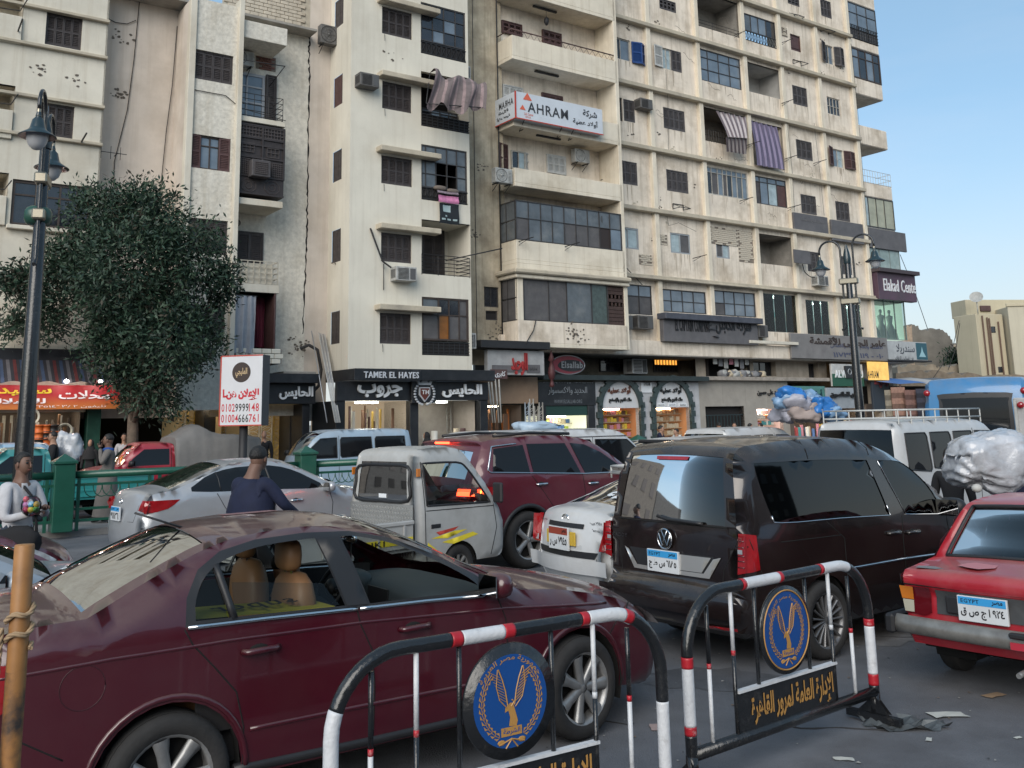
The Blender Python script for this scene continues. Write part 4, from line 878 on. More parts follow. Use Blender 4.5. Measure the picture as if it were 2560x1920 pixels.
SG=M('shop_window_glass',(.25,.33,.32),.1,nv=.3,ns=1.5,dirt=.4,dcol=(.5,.56,.54),ds=1.2)
s1=(cz('C',262,1320),cz('C',85,1060));s2=(cz('C',632,1375),cz('C',410,1090));s3=(cz('C',1040,1425),cz('C',893,1130))
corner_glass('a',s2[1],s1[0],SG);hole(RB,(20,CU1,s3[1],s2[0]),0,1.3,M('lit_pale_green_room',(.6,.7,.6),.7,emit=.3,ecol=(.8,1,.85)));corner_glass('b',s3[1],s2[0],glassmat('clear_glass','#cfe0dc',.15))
for z in(s1[0],s2[0]-.02,s2[1],zb5-.05):fbox(RB,'balcony_slab',19.95,CU1,-2,CW-.05,z-.04,z+.04,GREYC)
def board(name,label,u0,u1,z0,z1,w_,m,th=.12,cat='sign',group=None,b=.01):
 t=fthing(name,label,cat,u0,w_,z0,group);MB().bbox(u0,u1,-w_-th,-w_,z0,z1,b).build('board',m,t);return t
GREYB=M('grey_board',(.11,.105,.11),.6,nv=.2,ns=2,dirt=.3,dcol=(.18,.17,.17))
r=FR('3',1395,1465,1640,1618,.35);t=board('shop_sign','blank weathered grey board with faint lettering, left of three boards on a ledge',*r,.2,GREYB);letters(t,'محلات الحرير للأقمشة',M('faint_lettering',(.17,.16,.16),.6),r[0]+.6,r[1]-.4,r[2]+.5,r[2]+.75,-.33,.01)
r=FR('3',1655,1515,1888,1690,.35);board('shop_sign','blank grey board in the middle of three over the lamp',*r,.2,GREYB)
board('shop_sign','blank grey board wrapping the right end of the block under the curtained glass',20,CU1+.75,s1[0],s1[1],CW,GREYB)
r=FR('C',540,240,668,352,.6);t=board('shop_sign','small crooked grey sign hung on the ribs behind the lamp',*r,.5,GREYB,.06)
# sign Elakad Center
PUR=M('purple_board',(.085,.045,.07),.5,nv=.3,ns=1,dirt=.5,dcol=(.07,.06,.065),ds=.7)
t=board('shop_sign','purple and grey Elakad Center sign on the rounded end',20.0,CU1+.85,*s2,CW,PUR,.4)
MB().bbox(19.9,CU1+1.0,-CW-.65,-CW+.1,s2[1],s2[1]+.22).build('hood',M('dark_hood',(.06,.045,.05),.6),t)
letters(t,'Elakad Cente',WHITEL,20.5,CU1+.75,s2[0]+.5,s2[1]-.35,-CW-.4,.04,.0)
ban=(20.2,CU1+1.6,s3[0]-.1,s3[1]-.1);t=board('shop_banner','white and teal cloth banner with wedding dress print over the corner shop',*ban,CW+.2,M('banner_cloth',(.42,.43,.43),.7,nv=.15),.05)
letters(t,'سندريلا',M('dark_print',(.03,.035,.05),.6),ban[0]+1.2,ban[0]+3.0,ban[3]-.75,ban[3]-.15,-CW-.25);letters(t,'فرع فساتين الزفاف',M('dark_print','#222'),ban[0]+1.0,ban[0]+2.8,ban[3]-1.15,ban[3]-.85,-CW-.25)
MB().box(ban[1]-1.1,ban[1]-.02,-CW-.27,-CW-.25,ban[2]+.05,ban[3]-.05).build('print',M('teal_print',(.03,.10,.13),.6),t);mb=MB();c=ban[1]-.55;mb.poly([(c-.35,-CW-.28,ban[2]+.2),(c+.35,-CW-.28,ban[2]+.2),(c+.1,-CW-.28,ban[3]-.55),(c,-CW-.28,ban[3]-.25),(c-.1,-CW-.28,ban[3]-.55)]);mb.build('dress_print',M('pale_teal',(.3,.5,.55),.6),t)
MB().box(ban[0],ban[1],-CW-.5,0,ban[2]-.1,ban[2]-.02).build('shelf',IRON,t)
# ================================================================ shop signs of the right building
r=FR('C',500,852,1145,1060,.45);r=(r[0],20.3,r[2]+.05,r[3]);t=board('shop_sign','long faded grey fascia board with brown letters under the glass shop floor',*r,.42,M('faded_board',(.2,.19,.185),.6,nv=.15,ns=1.5,dirt=.6,dcol=(.12,.11,.11)))
FB=M('faded_brown_lettering',(.05,.035,.03),.7,nv=.3,ns=5);letters(t,'عامر الجلالى للأقمشة',FB,r[0]+1.5,r[1]-.2,r[2]+(r[3]-r[2])*.52,r[3]-.08,-.55,.015,.03);letters(t,'للأقمشة والخام بالجملة والقطاعى',M('blue_lettering',(.05,.06,.12),.6),r[0]+3.2,r[1]-.5,r[2]+.55,r[2]+.9,-.55);letters(t,'٠١٠ - ١١٧٣٩١٩١١٩',M('blue_lettering','#123'),r[0]+3.4,r[1]-.5,r[2]+.12,r[2]+.42,-.55)
a=FR('B',1600,840,2212,1035,.5);b_=FR('C',0,760,265,940,.5);u0,u1,z0,z1=a[0],b_[1],b_[2],a[3]
t=board('shop_sign','charcoal company fascia with raised dark English and Arabic letters and a hood',u0,u1,z0,z1,.4,M('charcoal_board',(.12,.115,.12),.6,nv=.2,dirt=.4,dcol=(.14,.13,.13),ds=2),.25)
MB().bbox(u0-.1,u1+.1,-.95,-.35,z1,z1+.28,.02).build('hood',M('slate_hood',(.07,.075,.095),.6,nv=.3),t)
DL=M('dark_letters',(.012,.012,.014),.5);letters(t,'EL CAPTAIN COMPANY',DL,u0+.75,u0+3.05,z0+.5,z0+1.1,-.65,.03,.005);letters(t,'شركة الكابتن',DL,u1-3.0,u1-.5,z0+.45,z0+1.35,-.65,.04,.02)
c=(u0+u1)/2;letters(t,'ع',M('grey_emblem',(.05,.05,.055),.5),c-.55,c+.35,z0+.2,z1-.15,-.65,.1,.05)
# AHRAM box sign
AW=BW+.35;f0,f1=FR('2',1460,628,2068,925,AW)[:2];z1=FR('2',1460,628,2068,925,AW)[3];z0=FR('2',1465,820,2068,930,AW)[2];zm=FR('2',1462,815,1500,816,AW)[3]
t=fthing('shop_sign','large white AHRAM box sign wrapped round a balcony','sign',f0,AW,z0);SW=M('white_sign_sheet',(.56,.60,.65),.45,nv=.08,ns=1.5,dirt=.2,dcol=(.42,.43,.44))
MB().bbox(f0,f1,-AW,-.05,z0,z1,.01).build('board',SW,t);RDT=M('red_trim',(.45,.05,.03),.5)
mb=MB();mb.box(f0-.03,f1,-AW-.03,-AW,z0-.04,z0+.0);mb.box(f0-.03,f0+.02,-AW-.03,-AW+.02,z0,z1);mb.box(f0-.03,f0,-AW,-.05,z0-.04,z0);mb.build('trim',RDT,t)
CHL=M('charcoal_lettering',(.035,.037,.042),.5);Wd=f1-f0;Hd=z1-z0
letters(t,'AHRAM',CHL,f0+Wd*.13,f0+Wd*.585,z0+Hd*.30,z0+Hd*.68,-AW-.01,.005,.03);letters(t,'شركة',CHL,f0+Wd*.76,f0+Wd*.93,z0+Hd*.52,z0+Hd*.85,-AW-.01,.005,.025);letters(t,'أولاد عطية',CHL,f0+Wd*.64,f0+Wd*.94,z0+Hd*.17,z0+Hd*.47,-AW-.01,.005,.025)
OR=M('orange_print',(.62,.12,.06),.5);mb=MB()
for cx,cz_,s in((.13,.74,.09),(.075,.34,.06)):mb.poly([(f0+Wd*cx-s*2.6,-AW-.012,z0+Hd*cz_),(f0+Wd*cx+s*2.6,-AW-.012,z0+Hd*cz_),(f0+Wd*cx,-AW-.012,z0+Hd*cz_+s*3.6)])
mb.build('logo',OR,t);letters(t,'Call Center',OR,f0+Wd*.09,f0+Wd*.19,z0+Hd*.16,z0+Hd*.25,-AW-.01);letters(t,'15910',OR,f0+Wd*.1,f0+Wd*.16,z0+Hd*.06,z0+Hd*.13,-AW-.01)
s_=thing('shop_sign','x','sign');bpy.data.objects.remove(s_)
def sideletters(t,txt,m,y0,y1,z0,z1,x,bold=.03):
 o=letters(t,txt,m,y0,y1,z0,z1,0,.004,bold);off=OFF[t.name]
 for v in o.data.vertices:
  X,Y,Z=v.co.x+off[0],v.co.y+off[1],v.co.z;v.co=(x-off[0]+Y,X-off[1],Z)
 return o
sideletters(t,'AHRAM',CHL,-AW+.15-.0,-.2-.3,z0+Hd*.55,z0+Hd*.8,f0-.01);sideletters(t,'شركة',CHL,-AW+.5,-.45,z0+Hd*.33,z0+Hd*.48,f0-.01);sideletters(t,'أولاد عطية',CHL,-AW+.4,-.3,z0+Hd*.12,z0+Hd*.28,f0-.01)
mb=MB()
for x in(f0+.5,f0+2.5,f1-1.6):mb.tube([(x,-AW+.1,z0-.02),(x+.2,-BW+.4,z0-.3),(x+.6,-BW,z0-.05)],.02,4)
mb.build('bracket',IRON,t)
# ================================================================ shops at street level
WARM=lambda n,c,e:M(n,c,.5,emit=e)  # lit_ walls, rooms and boards glow themselves in place of lamp light
GOODS=[M('goods_'+n,c,.7,nv=.1)for n,c in(('cream',(.5,.42,.3)),('red',(.4,.06,.06)),('brown',(.18,.1,.06)),('white',(.6,.58,.52)),('blue',(.08,.16,.35)),('green',(.06,.22,.12)),('gold',(.5,.32,.07)),('pink',(.5,.2,.25)),('grey',(.2,.2,.21)),('orange',(.5,.16,.04)),('teal',(.05,.25,.26)))]
LAMPW=M('shop_ceiling_light',(1,.9,.7),.5,emit=9,ecol=(1,.83,.58));LAMPC=M('shop_ceiling_light_cool',(1,1,1),.5,emit=9,ecol=(.95,1,.95))
INW=M('shop_wall_warm',(.45,.36,.24),.8);INC=M('shop_wall_pale',(.5,.48,.42),.8);INB=M('shop_wall_dark',(.1,.08,.07),.8)
def shop(label,u0,u1,z1,w_,kind,depth=2.6,wallm=None,lamp=None,pal=None,z0=.14,seed=1,glow=True):
 rnd=random.Random(seed);t=fthing('shop_interior',label,'shop',u0,w_,z0,'lit shop openings');mb=MB();a,b=-w_,-w_+depth
 mb.poly([(u0,b,z0),(u1,b,z0),(u1,b,z1),(u0,b,z1)]);mb.poly([(u0,a,z0),(u0,b,z0),(u0,b,z1),(u0,a,z1)]);mb.poly([(u1,a,z0),(u1,b,z0),(u1,b,z1),(u1,a,z1)])
 mb.poly([(u0,a,z1),(u1,a,z1),(u1,b,z1),(u0,b,z1)]);mb.build('shop_wall',wallm or INW,t)
 if glow:
  for i in range(max(1,int((u1-u0)/1.4))):c=u0+(i+.5)*(u1-u0)/max(1,int((u1-u0)/1.4));MB().box(c-.4,c+.4,a+.5,a+.75,z1-.07,z1-.02).build('ceiling_light',lamp or LAMPW,t)
 pal=pal or GOODS
 if kind=='shelves':
  z=z0+.5
  while z<z1-.25:
   MB().box(u0+.03,u1-.03,b-.45,b-.02,z-.03,z).build('shelf',INW,t);x=u0+.06
   while x<u1-.2:
    w1=rnd.uniform(.12,.24);h=rnd.uniform(.14,.24);MB().bbox(x,x+w1-.02,b-.42,b-.1,z,z+h,.01).build('box',rnd.choice(pal),t);x+=w1
   z+=.32
 if kind=='rods':
  x=u0+.1
  while x<u1-.08:
   w1=rnd.uniform(.05,.13);d=rnd.uniform(.4,depth-.3);MB().bbox(x,x+w1-.015,a+d,a+d+.05,z0,z1-rnd.uniform(.1,.7),.008).build('batten',rnd.choice(pal),t);x+=w1
 if kind=='rolls':
  x=u0+.1
  while x<u1-.1:
   r=rnd.uniform(.07,.12);h=rnd.uniform(1.2,1.7);MB().lathe([(0,z0+h),(r*.4,z0+h),(r,z0+h-.01),(r,z0),(0,z0)],(x+r,a+rnd.uniform(.2,.7),0),'z',10).build('fabric_roll',rnd.choice(pal),t);x+=2*r+.02
 if kind=='panels':
  x=u0+.1
  while x<u1-.2:
   w1=rnd.uniform(.25,.5);g=M('gilt_ornament',(.45,.32,.08),.4,metal=.3,nv=.3,ns=12);mb=MB();y=b-.12;mb.box(x,x+.04,y-.03,y,z0+.3,z1-.2);mb.box(x+w1-.08,x+w1-.04,y-.03,y,z0+.3,z1-.2)
   for k in range(14):zc=z0+.4+k*(z1-z0-.7)/14;mb.tube([(x+w1/2-.02+.35*w1*cos(q*.9+k),y-.02,zc+.08*sin(q*.9))for q in range(8)],.012,4)
   mb.build('ornament_panel',g if rnd.random()<.6 else WHITES,t);x+=w1
 return t
cu=lambda k,x,w_=0:FU(CROP[k][0]+x/CROP[k][2],1010,w_)[0]
# pale goods, three palettes
PALW=[GOODS[0],GOODS[3],GOODS[2],GOODS[6]]
# right building fascia zone: continuous dark upper recess
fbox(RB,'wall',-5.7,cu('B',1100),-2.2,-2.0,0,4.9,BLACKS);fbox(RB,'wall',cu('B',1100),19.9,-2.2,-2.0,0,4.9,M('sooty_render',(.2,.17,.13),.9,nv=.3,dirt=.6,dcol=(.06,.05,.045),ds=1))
zl=FR('B',1100,1300,1950,1335,.2)
fbox(RB,'shop_canopy',cu('B',600),cu('B',1950),-2,.45,zl[2]-.06,zl[2]+.16,M('green_black_canopy',(.025,.035,.035),.5,nv=.3),.01);zc=zl[2]-.1
# arches with marble
MARB=M('veined_marble',(.46,.46,.47),.35,nv=.2,ns=3,dirt=.4,dcol=(.3,.31,.33),ds=1.4);MARW=M('white_marble',(.6,.6,.61),.3,nv=.12,ns=2,dirt=.3,dcol=(.42,.43,.46),ds=1);GRN=M('dark_green_marble',(.035,.055,.055),.3,nv=.4,ns=6)
ub0,ub1=cu('B',1055),cu('B',1915)
def arch_shop(uc,half,zs,n,word):
 top=zs+half*1.0;out_=MB()
 A=[(uc+half*cos(pi-k*pi/18),zs+half*1.05*sin(pi-k*pi/18))for k in range(19)]
 MB().prism(A,-.02,.06,'xz').build('tympanum',MARW,RB)
 for k in range(18):
  a0,a1=pi-k*pi/18,pi-(k+1)*pi/18;ro=half+(.30 if k%2 else.2);ri=half
  MB().prism([(uc+ri*cos(a0),zs+ri*1.05*sin(a0)),(uc+ro*cos(a0),zs+ro*1.05*sin(a0)),(uc+ro*cos(a1),zs+ro*1.05*sin(a1)),(uc+ri*cos(a1),zs+ri*1.05*sin(a1))],-.14,.0,'xz').build('stone',GRN,RB)
 for sx in(-1,1):
  for j in range(int(zs/.28)):
   e=.30 if j%2 else.2;x=uc+sx*(half+e/2);fbox(RB,'stone',x-e/2,x+e/2,0,.14,.14+j*.28,.14+(j+1)*.28-.01,GRN,.006)
half=(cu('B',1420)-cu('B',1115))/2;ca,cb=cu('B',1267),cu('B',1688);zs=FU(1160+1300/3.253,540+1562/3.253,0)[1]
half2=(cu('B',1828)-cu('B',1545))/2
hls=[(ca-half,ca+half,0,zs),(cb-half2,cb+half2,0,zs)]
wall(RB,'shop_front',ub0,ub1,0,zc,-.0,hls,MARB,.2);arch_shop(ca,half,zs,0,'');arch_shop(cb,half2,zs,0,'')
BRL=M('brown_lettering',(.13,.05,.03),.5);BKL=M('black_lettering',(.015,.015,.015),.5)
for i,(c,h)in enumerate(((ca,half),(cb,half2))):
 t=fthing('shop_sign',['raised brown Arabic lettering on the left marble arch','raised dark Arabic lettering on the right marble arch'][i],'sign',c-h*.7,.05,zs)
 letters(t,'أولاد عطية',BRL if i==0 else BKL,c-h*.65,c+h*.6,zs+h*.55,zs+h*.88,-.03,.05,.03);letters(t,'ملك الفوم والإسفنج',BKL,c-h*.6,c+h*.6,zs+h*.2,zs+h*.42,-.03,.04,.02)
 if i:
  for k,wd in enumerate(('Janssen','jotun','Slumber')):MB().box(c-h*.85+k*h*.62,c-h*.4+k*h*.62,-.05,-.02,zs+.03,zs+.2).build('plaque',WHITEL,t);letters(t,wd,BKL if k!=1 else M('blue_lettering','#123'),c-h*.8+k*h*.62,c-h*.46+k*h*.62,zs+.07,zs+.16,-.055)
r=FR('B',1435,1355,1528,1438,.02);t=board('shop_sign','small white AHRAM plaque between the two marble arches',*r,.02,WHITEL,.03);letters(t,'AHRAM',CHL,r[0]+.15,r[1]-.12,r[2]+.3,r[2]+.5,-.055)
OP=[GOODS[9],GOODS[2],GOODS[7],GOODS[6]]
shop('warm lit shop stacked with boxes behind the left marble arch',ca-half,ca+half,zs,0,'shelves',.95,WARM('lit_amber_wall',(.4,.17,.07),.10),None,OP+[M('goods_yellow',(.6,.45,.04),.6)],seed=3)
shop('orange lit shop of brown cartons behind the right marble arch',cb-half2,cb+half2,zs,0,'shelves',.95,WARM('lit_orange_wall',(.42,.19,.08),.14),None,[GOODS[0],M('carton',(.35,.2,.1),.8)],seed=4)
# Elsallab
e0,e1=cu('B',590),cu('B',1055);zf=FR('B',590,1325,1055,1540,.1)
t=fthing('shop_sign','black fascia with thin outlined Arabic lettering and a web address','sign',e0,.1,zf[2]);MB().bbox(e0,e1,-.16,.05,zf[2],zc-.02,.01).build('board',BLACKS,t);OL=M('grey_lettering',(.22,.24,.26),.4)
letters(t,'سعيد السلاب',OL,e0+.25,e1-.15,zf[2]+1.0,zc-.1,-.17,.03,.0);letters(t,'الحديد والاكسسوار',OL,e0+.5,e1-.5,zf[2]+.45,zf[2]+.8,-.17,.02,.0);letters(t,'WWW.ELSALLAB.ORG',OL,e0+.8,e1-.8,zf[2]+.1,zf[2]+.25,-.17,.01,.0)
for x in(e0,e1-.45):fbox(RB,'shop_pier',x,x+.4,0,.14,0,zf[2],BLACKS)
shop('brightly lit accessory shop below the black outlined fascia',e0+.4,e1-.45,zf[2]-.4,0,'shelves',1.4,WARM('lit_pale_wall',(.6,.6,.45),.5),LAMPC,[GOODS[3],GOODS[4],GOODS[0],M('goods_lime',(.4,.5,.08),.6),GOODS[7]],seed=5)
fbox(RB,'roller_shutter',e0+.4,e1-.45,.0,.1,zf[2]-.42,zf[2],M('green_roller',(.015,.05,.04),.5))
r=FR('B',692,1132,968,1290,.3);t=fthing('shop_sign','oval red and black Elsallab sign under the dark soffit','sign',r[0],.3,r[2]);cx,cz0,a_,b2=(r[0]+r[1])/2,(r[2]+r[3])/2,(r[1]-r[0])/2,(r[3]-r[2])/2
MB().prism([(cx+a_*cos(k*pi/16),cz0+b2*sin(k*pi/16))for k in range(32)],-.42,-.3,'xz').build('board',M('dull_red',(.22,.03,.045),.5,dirt=.4,dcol=(.12,.1,.1)),t)
MB().prism([(cx+a_*.18+a_*.78*cos(k*pi/16),cz0-.03+b2*.62*sin(k*pi/16))for k in range(32)],-.44,-.42,'xz').build('inset',BLACKS,t);mb=MB().tube([(cx+a_*cos(k*pi/16),-.43,cz0+b2*sin(k*pi/16))for k in range(32)],.03,5,closed=True);mb.build('rim',M('chrome_rim',(.3,.3,.31),.3,metal=.6),t);letters(t,'Elsallab',M('grey_lettering','#888'),cx-a_*.42,cx+a_*.85,cz0-b2*.35,cz0+b2*.35,-.445,.03,.02)
# Elwaheed
r=FR('B',168,1088,632,1298,.9);t=board('shop_sign','dirty white sign with raised red Arabic lettering at the foot of the balcony bay',*r,.85,M('dirty_white_board',(.38,.38,.38),.5,nv=.2,dirt=.5,dcol=(.2,.2,.2)),.25)
letters(t,'الوحيد',M('red_lettering',(.35,.03,.03),.5,nv=.3),r[0]+1.1,r[1]-.9,r[3]-1.0,r[3]-.1,-1.11,.08,.03);MB().box(r[0]+1.9,r[1]-.25,-1.14,-1.1,r[2]+.1,r[2]+.42).build('plate',GREYB,t);MB().box(r[0]+.2,r[0]+1.75,-1.14,-1.1,r[2]+.12,r[2]+.38).build('plate',GREYB,t);MB().box(r[0]+.12,r[0]+.9,-1.15,-1.1,r[3]-1.15,r[3]-.78).build('plate',SHUTM,t);letters(t,'كابرى',WHITEL,r[0]+.3,r[0]+.8,r[3]-1.1,r[3]-.85,-1.155)
letters(t,'الوحيد للديكور والتجهيزات',DL,r[0]+2.0,r[1]-.4,r[2]+.16,r[2]+.34,-1.142)
fbox(RB,'shop_canopy',r[0]-.5,cu('B',690,1.2),.3,1.4,r[3]+.05,r[3]+.35,IRON);w0,w1=r[0]-.15,e0-.05
t=fthing('lantern','tall dull red festive lantern hanging beside the oval sign','lantern',e0,1.1,zc);mb=MB();mb.lathe([(.02,zc+1.2),(.06,zc+1.05),(.14,zc+.8),(.06,zc+.75),(.12,zc+.5),(.16,zc+.3),(.12,zc+.05),(.05,zc),(.09,zc-.15),(.12,zc-.25),(.0,zc-.32)],(e0,-1.1,0),'z',8);mb.build('body',M('sooty_red',(.07,.02,.022),.6),t)
fbox(RB,'shop_front',w0,w1,-.2,.2,zf[2]+.1,r[2]-.02,M('tan_panel',(.3,.2,.13),.6,nv=.15));shop('dim shop of curtain rods and brown battens under the raised red lettering',w0,w1-.9,zf[2]+.05,.2,'rods',1.5,INB,None,[GOODS[2],GOODS[9],GOODS[2]],seed=6)
for i in range(5):
 x=w1-1.15+i*.24-(.0 if i else 3.5);m=[PFRAME,M('blue_white_panel',(.35,.42,.5),.5),WHITES,PFRAME,PFRAME][i];t=fthing('carved_panel',['carved grey openwork panel leaning at the far left of the batten shop','bluish openwork panel leaning by the shop pier','white openwork panel leaning by the shop pier','grey openwork panel, second from the black fascia pier','grey openwork panel leaning against the black fascia pier'][i],'carved panel',x,.5,.14)
 mb=MB();h=2.5+.15*(i%3);mb.box(x,x+.03,-.5,-.46,.14,.14+h);mb.box(x+.18,x+.21,-.5,-.46,.14,.14+h)
 for k in range(12):mb.tube([(x+.1+.07*cos(q*.9+k),-.48,.25+k*h/12.5+.07*sin(q*.9))for q in range(8)],.012,4)
 mb.build('panel',m,t)
# mezzanine windows in the dark upper recess
r=FR('B',1545,1152,1745,1272,-1.9);glazed(RB,r,-1.95,8,[0,.5,1],GFRAME,DARK,{(i,1):WARM('lit_amber_pane',(.6,.25,.04),1.2)for i in range(8)});r=FR('B',1105,1120,1350,1270,-1.9);glazed(RB,r,-1.95,3,2,GFRAME,DARKG)
r=FR('B',1415,1178,1558,1280,-.6);window_unit('clean white window air conditioner in the dark mezzanine recess',r[0],-1.6,r[2],.95,.7,M('clean_white_casing',(.5,.5,.5),.5),D=.6)
# marble wall right of the arches with dark door, mezzanine ledge
MZ=M('grey_beige_stone',(.33,.30,.26),.6,nv=.15,ns=2,dirt=.3,dcol=(.2,.18,.16));v0,v1=ub1,cu('C',500)
dd=(cu('B',1960),cu('C',172),0,FR('C',0,1385,170,1540,0)[3]);sp=(cu('C',265),cu('C',450),0,FR('C',265,1405,450,1530,0)[3])
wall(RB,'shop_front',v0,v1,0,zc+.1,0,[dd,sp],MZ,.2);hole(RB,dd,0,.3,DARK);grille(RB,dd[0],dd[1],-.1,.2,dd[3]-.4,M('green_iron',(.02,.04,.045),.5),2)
for k in range(1,4):x=v0+(v1-v0)*k/4;fbox(RB,'stone_joint',x,x+.02,.0,.004,dd[3],zc+.1,GREYC,.001)
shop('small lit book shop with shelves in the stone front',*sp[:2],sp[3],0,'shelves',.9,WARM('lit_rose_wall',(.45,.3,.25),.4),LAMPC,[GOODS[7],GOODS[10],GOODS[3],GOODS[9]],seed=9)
t=fthing('shop_sign','thin black Arabic name lettering on the plain stone front','sign',sp[0],0,sp[3]);r=FR('C',270,1262,452,1308,.02);letters(t,'محمد على حسين',DL,*r,-.0,.06,.01)
fbox(RB,'ledge',v0,cu('C',780),-2,.3,zc+.1,zc+.28,M('stained_ledge',(.33,.29,.25),.9,nv=.3))
for k,(a,b_,c,d_)in enumerate(((1985,1160,2330,1310),(0,0,0,0))):
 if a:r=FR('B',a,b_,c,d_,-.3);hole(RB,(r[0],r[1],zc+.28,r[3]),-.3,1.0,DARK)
HL=[(r[0],r[1],zc+.28,r[3]),FR('C',240,1055,410,1165,-.5),FR('C',640,1070,722,1190,-.5)]
wall(RB,'mezzanine_wall',cu('B',1900,-.5),cu('C',795,-.5),zc+.28,4.88,-.5,HL,M('dusty_mezzanine_render',(.36,.31,.25),.9,nv=.2,dirt=.6,dcol=(.16,.14,.12),ds=1.2,streak=.5),.4)
for q_ in HL[1:]:glazed(RB,q_,-.85,2,1,GFRAME,DARKG)
laund=fthing('laundry','grey and white laundry hanging in a dark mezzanine opening','laundry',r[0],-.2,zc+.5)
for i in range(7):x=r[0]+.2+i*.38;MB().bbox(x,x+.28,.15,.19,zc+.9-.1*(i%3),zc+1.5,.01).build('garment',[WHITES,GOODS[8],ACW,GOODS[7]][i%4],laund)
random.seed(5)
for i in range(16):x=cu('C',20)+i*.19+(.1 if i%3==0 else 0);t=fthing('rubbish_bag','bag of rags, '+['leftmost','second','third','fourth','fifth','sixth','seventh','eighth','ninth','tenth','eleventh','twelfth','thirteenth','fourteenth','fifteenth','rightmost'][i]+' along the mezzanine ledge','bag',x,.05,zc+.28,'bags of rags on the mezzanine ledge');mb=lumpy(MB(True).ball((0,0,0),random.uniform(.15,.28),14,sq=(1.2,.8,.8),p=.8),.5,1.6,i,.25);mb.v=[(a+x,b,c+zc+.42)for a,b,c in mb.v];mb.build('bag',[GOODS[8],ACW,SHUT2,GOODS[0]][i%4],t)
for a in((240,1055,410,1165),(640,1070,722,1190)):r=FR('C',*a,-1.9);glazed(RB,r,-1.95,2,1,GFRAME,DARKG)
fbox(RB,'wall',cu('B',1900,-1),cu('C',620,-1),-1.95,-1.0,zc+.28,4.9,MZ)if 0 else None
# right group of signs
r=FR('C',505,1238,762,1342,.35);t=board('shop_sign','teal sign with dark Arabic writing behind the blue bags',r[0],r[1],r[2]-.2,r[3],.3,M('teal_board',(.08,.22,.2),.5,nv=.2));letters(t,'أبو النجا',M('dark_teal_lettering',(.01,.05,.06),.5),r[0]+1.5,r[1]-.3,r[2]+.1,r[3]-.15,-.43,.05)
r=FR('C',800,1075,1040,1240,.3);t=board('shop_sign','white over green ALWAABRU sign with a round emblem',*r,.25,WHITES);MB().box(r[0],r[1],-.4,-.37,r[2],r[2]+(r[3]-r[2])*.55).build('panel',M('deep_green',(.015,.085,.05),.5),t);letters(t,'ALWAABRU',WHITEL,r[0]+.2,r[1]-.1,r[2]+.45,r[2]+.85,-.4,.05,.04);cx=(r[0]+r[1])/2;MB().bbox(cx-.3,cx+.3,-.5,-.37,r[3]-.75,r[3]-.1).build('emblem_box',BLACKS,t);mb=MB().tube([(cx+.15*cos(k*pi/4),-.51,r[3]-.42+.15*sin(k*pi/4))for k in range(8)],.03,4,closed=True);mb.build('emblem',OL,t)
r=FR('C',765,1250,1040,1398,.5);t=board('shop_sign','silver sign with thick black Arabic lettering next to the teal sign',*r,.45,M('silver_board',(.3,.33,.36),.4,nv=.15));letters(t,'مجدى المانسون',DL,r[0]+.25,r[1]-.1,r[2]+.55,r[3]-.2,-.57,.12,.03)
r=FR('C',1095,1205,1240,1410,.4);t=board('shop_sign','dark slate sign with maroon Arabic lettering right of the lamp post',*r,.35,M('slate_board',(.03,.04,.055),.5));letters(t,'ابو الفتوح سعد',M('maroon_lettering',(.2,.04,.05),.5),r[0]+.2,r[1]-.1,r[2]+1.2,r[2]+1.75,-.47,.04)
r=FR('C',1072,1060,1225,1195,.6);t=board('shop_sign','glowing gold AHRAM panel at the right end of the shops',*r,.55,M('lit_gold_panel',(.55,.33,.08),.35,nv=.5,ns=2.5,emit=.35,ecol=(1,.6,.15)));letters(t,'AHRAM',BKL,r[0]-.2,r[0]+.8,r[3]-.9,r[3]-.5,-.68)
for i,(a,b_)in enumerate(((505,760),(765,1040),(1095,1235))):shop(['dim dress shop under the teal sign','dim cloth shop under the silver sign','dark cloth shop under the slate sign'][i],cu('C',a),cu('C',b_),2.6,.2,'rolls',1.5,INB,None,GOODS,seed=20+i)
fbox(RB,'pier',19.7,20.0,-.6,.2,0,4.9,YEL);fbox(RB,'wall',20,CU1,-1.2,-1.0,0,5,M('maroon_wall',(.1,.04,.035),.8))
# show windows of the glass shop floor: bolts of cloth behind clear panes
CLRG=glassmat('clear_glass','#cfe0dc',.15)
for i,r in enumerate(SHOPG):
 hole(RB,r,-.1,1.6,M('lit_show_window_room',(.40,.44,.43),.8,emit=.16,ecol=(.8,.95,1)));rnd=random.Random(i);x=r[0]+.05  # room lining given a glow of its own for the shop light
 t=fthing('window_display',['left','middle','right'][i]+' one of three show windows with standing cloth bolts','window display',r[0],-.1,r[2])
 while x<r[1]-.1:wd=rnd.uniform(.12,.24);h=rnd.uniform(.28,.6)*(r[3]-r[2]);MB().lathe([(0,r[2]+h),(wd*.45,r[2]+h),(wd*.5,r[2]),(0,r[2])],(x+wd/2,rnd.uniform(.35,.8),0),'z',8).build('cloth_bolt',rnd.choice([GOODS[8],GOODS[10],GOODS[7],WHITES,GOODS[3],M('pale_blue_cloth',(.25,.36,.46),.8),M('pale_pink_cloth',(.5,.4,.42),.8),GOODS[0]]),t);x+=wd
 for k in range(2):MB().box(r[0]+.25+k*1.0,r[0]+.8+k*1.0,.3,.9,r[3]-.1,r[3]-.05).build('ceiling_light',LAMPC,t)
 pw=(r[1]-r[0])/3
 for k in range(3):MB().box(r[0]+k*pw+.01,r[0]+(k+1)*pw-.01,.02,.03,r[2],r[3]).build('pane',CLRG,t)
